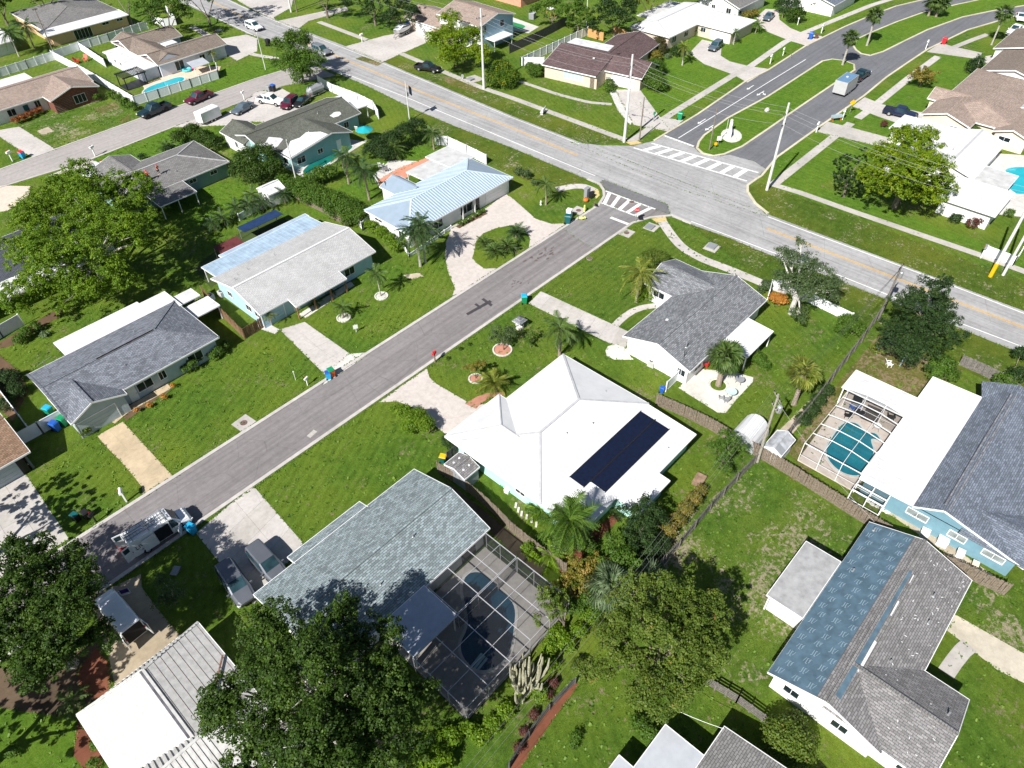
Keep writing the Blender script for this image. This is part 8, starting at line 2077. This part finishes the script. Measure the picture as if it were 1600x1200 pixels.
p = at(1332, 625); ubox('grey ornamental fire hearth under the teal pool cage roof edge', (1336, 634), (1.4, .9, 1.0), GREYPL, .3, DARKIN, 'fire_hearth', 'hearth')
ubox('dark outdoor rug on the teal pool deck', (1362, 648), (2.6, 1.6, .03), plain('rug_dark', (.10, .085, .08), .9), .1, None, 'rug', 'rug')
# wooden playset arch
p = at(1390, 560); t = thing('playset', 'pale blue timber arch with a swing seat under the cedar', 'playset', p, math.radians(-4))
BLT = plain('timber_blue_grey', (.30, .40, .46), .8, var=.15)
for y in (-1.5, 1.5):
    for x in (-.45, .75): m = MB(BLT); m.beam((x, y, 0), (x * .8, y, 2.2), .12, .12); m.build('post', t, local=True)
m = MB(BLT); m.beam((0, -1.6, 2.2), (0, 1.6, 2.2), .14, .2); m.build('beam', t, local=True); m = MB(WOODG)
for k in range(8): m.obox((.42 + k * .0, 0, 0), (.01, .01, .01)) if False else m.box(-.1 + k * .15, .03 + k * .15, -1.75, 1.75, 2.32, 2.36)
m.build('roof_slats', t, local=True)
# bird house style letter shelter on lawn
p = at(812, 512); t = thing('well_shelter', 'small dark roofed wishing well shelter on the front lawn', 'garden ornament', p)
m = MB(SH_GREY); m.mesh([(-.75, -.7, 1.25), (.75, -.7, 1.25), (.75, .7, 1.25), (-.75, .7, 1.25), (0, 0, 1.85)], [(0, 1, 4), (1, 2, 4), (2, 3, 4), (3, 0, 4), (3, 2, 1, 0)]); m.build('roof', t, local=True); m = MB(WHITE); m.box(-.72, .72, -.68, .68, 1.14, 1.248); m.build('fascia', t, local=True)
for x in (-.5, .5): m = MB(WHITE); m.box(x - .05, x + .05, -.05, .05, 0, 1.14); m.build('post', t, local=True)
m = MB(STONE); m.lathe([(.55, 0), (.55, .45), (.45, .5)], (0, 0, 0), None, 14); m.build('well', t, local=True)
# monument sign with flag on median
p = at(1140, 212); t = thing('monument_sign', 'white stone monument sign on the white gravel of the median', 'monument sign', p, math.radians(30))
m = MB(SHELL); m.lathe([(2.2, .10), (2.0, .16), (.2, .18)], (0, -.3, 0), None, 14, 1.3, .85); m.build('gravel_bed', t, local=True)
m = MB(WHITE); m.box(-1.3, 1.3, -.16, .16, .15, 1.5); m.build('board', t, local=True); m = MB(plain('sign_face', (.40, .48, .54), .5)); m.box(-1.0, 1.0, -.19, -.162, .45, 1.3); m.build('sign_face', t, local=True)
m = MB(WHITE); m.box(1.32, 1.72, -.25, .25, .1, 1.9); m.lathe([(.12, 0), (.26, .18), (.22, .4), (.05, .5)], (1.52, 0, 1.92), None, 10); m.build('pillar', t, local=True)
for k in range(7): m = MB(STONE); a = k * .9; m.lathe([(.3, 0), (.26, .16), (.1, .22)], (1.6 * math.cos(a), -.4 + 1.1 * math.sin(a), .16), None, 7); m.build('boulder', t, local=True)
p = at(1134, 208); t = thing('flag', 'small pink and white flag on a pole at the monument sign', 'flag', p, .5); m = MB(WHITE); m.tube([(0, 0, 0), (0, 0, 2.6)], .025); m.build('flagpole', t, local=True); m = MB(plain('flag_pink', (.72, .34, .42), .7, var=.3, scale=6)); 
for k in range(5): m.face([(k * .17, .05 * math.sin(k * 1.2), 1.75), ((k + 1) * .17, .05 * math.sin((k + 1) * 1.2), 1.75 - .03), ((k + 1) * .17, .05 * math.sin((k + 1) * 1.2), 2.5 - .03), (k * .17, .05 * math.sin(k * 1.2), 2.5)])
m.build('cloth', t, local=True)
p = at(1198, 174); t = thing('garden_rock', 'pale boulder on the median lawn', 'rock', p); m = MB(STONE); m.lathe([(.5, .1), (.55, .3), (.35, .6), (.1, .7)], (0, 0, 0), None, 8, 1.2, .8); m.build('rock', t, local=True)
# carts, grills and air conditioners
for lab, px_ in (('grey air conditioner beside the white gable end', (1018, 571)), ('white air conditioner by the pale grey house wall', (348, 462)), ('grey air conditioner by the board fence left end', (330, 468))):
    p = at(*px_); t = thing('air_conditioner', lab, 'air conditioner', p, .1); m = MB(plain('ac_grey', (.50, .50, .48), .6)); m.box(-.42, .42, -.42, .42, 0, .82); m.build('cabinet', t, local=True); m = MB(BLACK); m.lathe([(.34, 0), (.34, .02)], (0, 0, .822), None, 14); f = m.build('fan_grille', t, local=True)
    for k in range(3): g = MB(STEEL); g.obox((0, 0, .85), (.66, .04, .015), k * PI / 3); g.build('bar', f, local=True)
for i, (x, y) in enumerate(((1443, 836), (1471, 848), (1498, 868), (1522, 884))):
    ubox(('white pump box by the blue wall, nearest the white porch', 'larger white pump box by the blue wall', 'white pump box by the blue wall below the middle window', 'beige pump box by the blue wall, farthest from the porch')[i], (x, y), ((.8, 1.1, .7, .6)[i], (.7, .9, .6, .5)[i], (.6, .7, .6, .4)[i]), WHITE if i < 3 else ST_CREAM, .1, name='pump_box')
p = at(210, 133); t = thing('pergola', 'black pergola beside the turquoise pool', 'pergola', p, 0)
for x in (-2.2, 2.2):
    for y in (-1.7, 1.7): m = MB(BLACK); m.box(x - .08, x + .08, y - .08, y + .08, 0, 2.4); m.build('post', t, local=True)
for y in (-1.75, 1.75): m = MB(BLACK); m.beam((-2.5, y, 2.45), (2.5, y, 2.45), .1, .2); m.build('beam', t, local=True)
for k in range(15): m = MB(BLACK); m.beam((-2.4 + k * .345, -2, 2.6), (-2.4 + k * .345, 2, 2.6), .08, .16); m.build('slat', t, local=True)
m = MB(BLACK); m.box(-2.3, 2.3, -1.8, 1.8, .0, .12); m.build('deck', t, local=True)
p = at(312, 112); t = thing('pool_toy', 'turquoise inflatable pool toy at the pool edge', 'pool toy', at(293, 111)); m = MB(plain('toy_turquoise', (.10, .50, .56), .4)); m.tube([(.8 * math.cos(a * PI / 6), .8 * math.sin(a * PI / 6), .3) for a in range(13)], .26, None, 8); m.build('ring', t, local=True); m = MB(PINK); m.lathe([(.1, 0), (.22, .3), (.1, .6)], (1.1, -.5, .1), None, 8); m.build('head', t, local=True)
t = thing('awning', 'low pale sheet awning at the corner of the taupe U house', 'awning', p, 0); m = MB(ALU); m.slab([(-1.8, -1.6, 1.7), (2.0, -1.6, 1.7), (2.0, 1.0, 2.2), (-1.8, 1.0, 2.2)], .08); m.build('sheet', t, local=True)
for x in (-1.6, 1.8): m = MB(WHITE); m.box(x - .05, x + .05, -1.55, -1.45, 0, 1.62); m.build('post', t, local=True)
p = at(362, 395); t = thing('tarp_shelter', 'dull red tarpaulin shelter behind the blue lean-to', 'shelter', at(366, 402)); m = MB(plain('tarp_red', (.12, .03, .03), .8, var=.25)); m.slab([(-1.9, -1.6, 1.8), (1.9, -1.6, 1.8), (1.9, 1.6, 2.0), (-1.9, 1.6, 2.0)], .05); m.build('tarp', t, local=True)
for x in (-1.8, 1.8):
    for y in (-1.5, 1.5): m = MB(STEEL); m.box(x - .04, x + .04, y - .04, y + .04, 0, 1.75); m.build('post', t, local=True)
t = thing('awning', 'bright blue tarpaulin roof at the back of the blue lean-to', 'awning', at(392, 372)); m = MB(plain('tarp_blue', (.012, .035, .10), .7, var=.2)); m.slab([(-1.2, -1.2, 2.1), (5.5, -1.2, 2.1), (5.5, 1.0, 2.0), (-1.2, 1.0, 2.0)], .05); m.build('tarp', t, local=True)
for x in (-1.0, 2, 5.3): m = MB(STEEL); m.box(x - .04, x + .04, .85, .93, 0, 1.95); m.build('post', t, local=True)
p = at(1360, 770); table('dark covered grill table on the small white porch', (1374, 766), .5, BLACK)
p = at(860, 30); t = thing('swing_set', 'wooden A frame swing set beside the dark board fence', 'swing set', p, 1.2)
for x in (-1.2, 1.2):
    for y in (-.9, .9): m = MB(WOODO); m.beam((x, y, 0), (x, 0, 2.3), .1, .1); m.build('leg', t, local=True)
m = MB(WOODO); m.beam((-1.5, 0, 2.3), (1.5, 0, 2.3), .1, .14); m.build('beam', t, local=True); m = MB(WHITE); m.slab([(-.9, -.7, 2.5), (.9, -.7, 2.5), (.9, .7, 2.5), (-.9, .7, 2.5)], .08); m.build('canopy', t, local=True)
ubox('small grey playhouse beside the dark board fence', (832, 29), (1.6, 1.3, 1.3), GREYPL, .3, ALU, 'playhouse', 'playhouse')
p = at(1335, 205); 
t = thing('road_barrier', 'orange legged work barrier with blue grey gear at the kerb', 'barrier', at(1306, 188), -.6)
for x in (-.8, .8): m = MB(ORANGE); m.beam((x, -.3, 0), (x, 0, .8), .08, .08); m.beam((x, .3, 0), (x, 0, .8), .08, .08); m.build('leg', t, local=True)
m = MB(plain('gear_blue_grey', (.36, .46, .50), .6, var=.2)); m.obox((0, 0, .8), (2.0, .7, .4)); m.build('gear', t, local=True)
# stepping stones, hose and clutter along houses
for i, (x, y) in enumerate([(1358, 782), (1364, 787), (1371, 790), (1378, 795), (1386, 799)]):
    p = at(x, y); m = MB(STONE); m.lathe([(.36, 0), (.3, .05)], (p.x, p.y, 0.01), None, 8); tag(m.build('stepping_stone'), 'pale stepping stone on the gravel beside the small white porch', 'stepping stone', 'stepping stones by the small porch')
for i, (x, y) in enumerate([(806, 790), (810, 797), (815, 803), (823, 808), (831, 813), (838, 820)]):
    p = at(x, y); m = MB(STONE); m.obox((p.x, p.y, .05), (.6, .22, .12), .6); tag(m.build('edging_stone'), 'pale edging stone in the side bed of the white house', 'edging stone', 'edging stones beside the white house')
p = at(792, 770); t = thing('garden_hose', 'coiled green hose beside the white house wall', 'hose', at(786, 758)); m = MB(BINGREEN); m.tube([(.3 * math.cos(a * .5) , .3 * math.sin(a * .5), .04 + .004 * a) for a in range(40)], .025, None, 5); m.build('coil', t, local=True)
# two men on the roof ---------------------------------------------------------
def person(label, p, rz, shirt, lean=0.0, arms=((.28, .12, .95), (-.26, .1, 1.0))):
    t = thing('person', label, 'person', p, rz)
    def skin(name, verts, edges, mat, parent, sub=1):
        me = bpy.data.meshes.new(name); me.from_pydata([v[:3] for v in verts], edges, []); o = bpy.data.objects.new(name, me); COL.objects.link(o); o.parent = parent
        s = o.modifiers.new('skin', 'SKIN')
        for sv, v in zip(me.skin_vertices[0].data, verts): sv.radius = (v[3], v[4] if len(v) > 4 else v[3])
        me.skin_vertices[0].data[0].use_root = True
        s.use_smooth_shade = True; b = o.modifiers.new('sub', 'SUBSURF'); b.levels = b.render_levels = sub; me.materials.append(mat); return o
    (ax, ay, az), (bx, by, bz) = arms
    f = lean
    V = [(0, 0, .95, .13, .10), (0, f * .4, 1.18, .12, .10), (0, f * .9, 1.42, .15, .10), (0, f * 1.1, 1.53, .055), (0, f * 1.3, 1.63, .085, .10), (0, f * 1.35, 1.74, .08, .095),
         (.19, f * .9, 1.42, .055), (ax, ay + f, 1.17, .045), (ax + .02, ay + .16 + f, az, .035), (ax + .02, ay + .24 + f, az - .03, .04, .02),
         (-.19, f * .9, 1.42, .055), (bx, by + f, 1.17, .045), (bx - .02, by + .16 + f, bz, .035), (bx - .02, by + .24 + f, bz - .03, .04, .02),
         (.10, 0, .88, .09), (.13, .04, .50, .065), (.15, 0, .08, .045), (.16, .12, .04, .05, .035), (-.10, 0, .88, .09), (-.14, .03, .50, .065), (-.17, -.02, .08, .045), (-.18, .10, .04, .05, .035)]
    E_ = [(0, 1), (1, 2), (2, 3), (3, 4), (4, 5), (2, 6), (6, 7), (7, 8), (8, 9), (2, 10), (10, 11), (11, 12), (12, 13), (0, 14), (14, 15), (15, 16), (16, 17), (0, 18), (18, 19), (19, 20), (20, 21)]
    body = skin('body', V, E_, SKIN, t, 2)
    skin('shirt', [(0, 0, .93, .155, .125), (0, f * .4, 1.18, .145, .125), (0, f * .9, 1.42, .17, .12), (.2, f * .9, 1.42, .075), (ax * .98, ay * .9 + f, 1.2, .07), (-.2, f * .9, 1.42, .075), (bx * .98, by * .9 + f, 1.2, .07)], [(0, 1), (1, 2), (2, 3), (3, 4), (2, 5), (5, 6)], shirt, t, 2)
    skin('shorts', [(0, 0, .92, .15, .12), (.10, 0, .85, .11), (.13, .035, .52, .09), (-.10, 0, .85, .11), (-.14, .03, .52, .09)], [(0, 1), (1, 2), (0, 3), (3, 4)], BLACK, t, 2)
    m = MB(RED if shirt is RED else WHITE); m.lathe([(.11, 0), (.105, .06), (.06, .11), (.01, .12)], (0, f * 1.35, 1.72), None, 12); m.obox((0, f * 1.35 + .13, 1.73), (.16, .12, .015)); m.build('cap', t, local=True)
    m = MB(SKIN); m.lathe([(.012, 0), (.018, .02), (.006, .05)], (0, f * 1.3 + .105, 1.635), None, 6); m.build('nose', body, local=True)
    for sx in (-.035, .035): m = MB(BLACK); m.lathe([(.008, 0), (.01, .01), (.002, .016)], (sx, f * 1.3 + .092, 1.672), None, 6); m.build('eye', body, local=True)
    for x, y in ((.155, .05), (-.178, .03)): m = MB(WHITE); m.obox((x, y, .045), (.10, .27, .085)); m.build('shoe', t, local=True)
    return t
def zr11(x, y): return 2.7 + 1.6 * min((y - 111.2) / 5.4, 1) 
for lab, px_, rz, ar in (('man in a red shirt and black shorts, left of the two on the roof', (233, 281), 2.6, ((.30, .10, .98), (-.28, .16, 1.05))), ('man in a red shirt and black shorts, right of the two on the roof', (249, 273), 3.4, ((.27, .22, 1.1), (-.30, .02, .92)))):
    p = at(*px_, 3.55); p.z = zr11(p.x, p.y) - .01; person(lab, p, rz, RED, .05, ar)
# ------------------------------------------------------------------ grass tufts on the lawns and creeping over paved edges
def inside(x, y, P):
    c = False; n = len(P); j = n - 1
    for i in range(n):
        (xi, yi), (xj, yj) = P[i], P[j]
        if (yi > y) != (yj > y) and x < (xj - xi) * (y - yi) / (yj - yi) + xi: c = not c
        j = i
    return c
BOX = [(min(a for a, b in P), max(a for a, b in P), min(b for a, b in P), max(b for a, b in P)) for P in PAVED]
def paved(x, y): return any(b[0] <= x <= b[1] and b[2] <= y <= b[3] and inside(x, y, P) for P, b in zip(PAVED, BOX))
rg = random.Random(5); pts = []
for P in LAWNS:
    x0, x1, y0, y1 = min(p[0] for p in P), max(p[0] for p in P), min(p[1] for p in P), max(p[1] for p in P)
    k = 1.3 if x0 < 75 else .45
    for _ in range(int(min((x1 - x0) * (y1 - y0), 1800) * k)):
        x, y = rg.uniform(x0, x1), rg.uniform(y0, y1)
        if inside(x, y, P) and not paved(x, y): pts.append((x, y, rg.uniform(.10, .24), 3))
for P in PAVED:
    if max(p[0] for p in P) > 140: continue
    for a, b in zip(P, P[1:] + P[:1]):
        L = math.hypot(b[0] - a[0], b[1] - a[1])
        if L > 60: continue
        for _ in range(int(L / .22)):
            t = rg.random(); pts.append((a[0] + (b[0] - a[0]) * t + rg.gauss(0, .06), a[1] + (b[1] - a[1]) * t + rg.gauss(0, .06), rg.uniform(.06, .16), 2))
for y_ in (51.62, 59.42):
    for _ in range(900): pts.append((rg.uniform(-8, 82), y_ + rg.gauss(0, .07), rg.uniform(.06, .16), 2))
V, F, T = [], [], []
for x, y, s, n in pts:
    tn = rg.random()
    for _ in range(n):
        a = rg.uniform(0, 2 * PI); dx, dy = math.cos(a) * s, math.sin(a) * s; i = len(V); px_, py_ = -dy * .35, dx * .35
        V += [(x - px_, y - py_, .01), (x + px_, y + py_, .01), (x + px_ * .7 + dx, y + py_ * .7 + dy, .03 + s * .45), (x - px_ * .7 + dx, y - py_ * .7 + dy, .03 + s * .45)]
        F.append((i, i + 1, i + 2, i + 3)); T += [min(1, max(0, tn * .7 + rg.random() * .3))] * 4
me = bpy.data.meshes.new('grass_tufts'); me.from_pydata(V, [], F); me.materials.append(leaf('leaf_grass', (0.036, 0.082, 0.008), (0.080, 0.155, 0.016), (0.150, 0.230, 0.036), .15))
at_ = me.attributes.new('tint', 'FLOAT', 'POINT'); at_.data.foreach_set('value', T); me.update()
o = bpy.data.objects.new('grass_tufts', me); COL.objects.link(o)
tag(o, 'coarse grass tufts scattered over the lawns and along the paved edges', 'grass', kind='stuff')
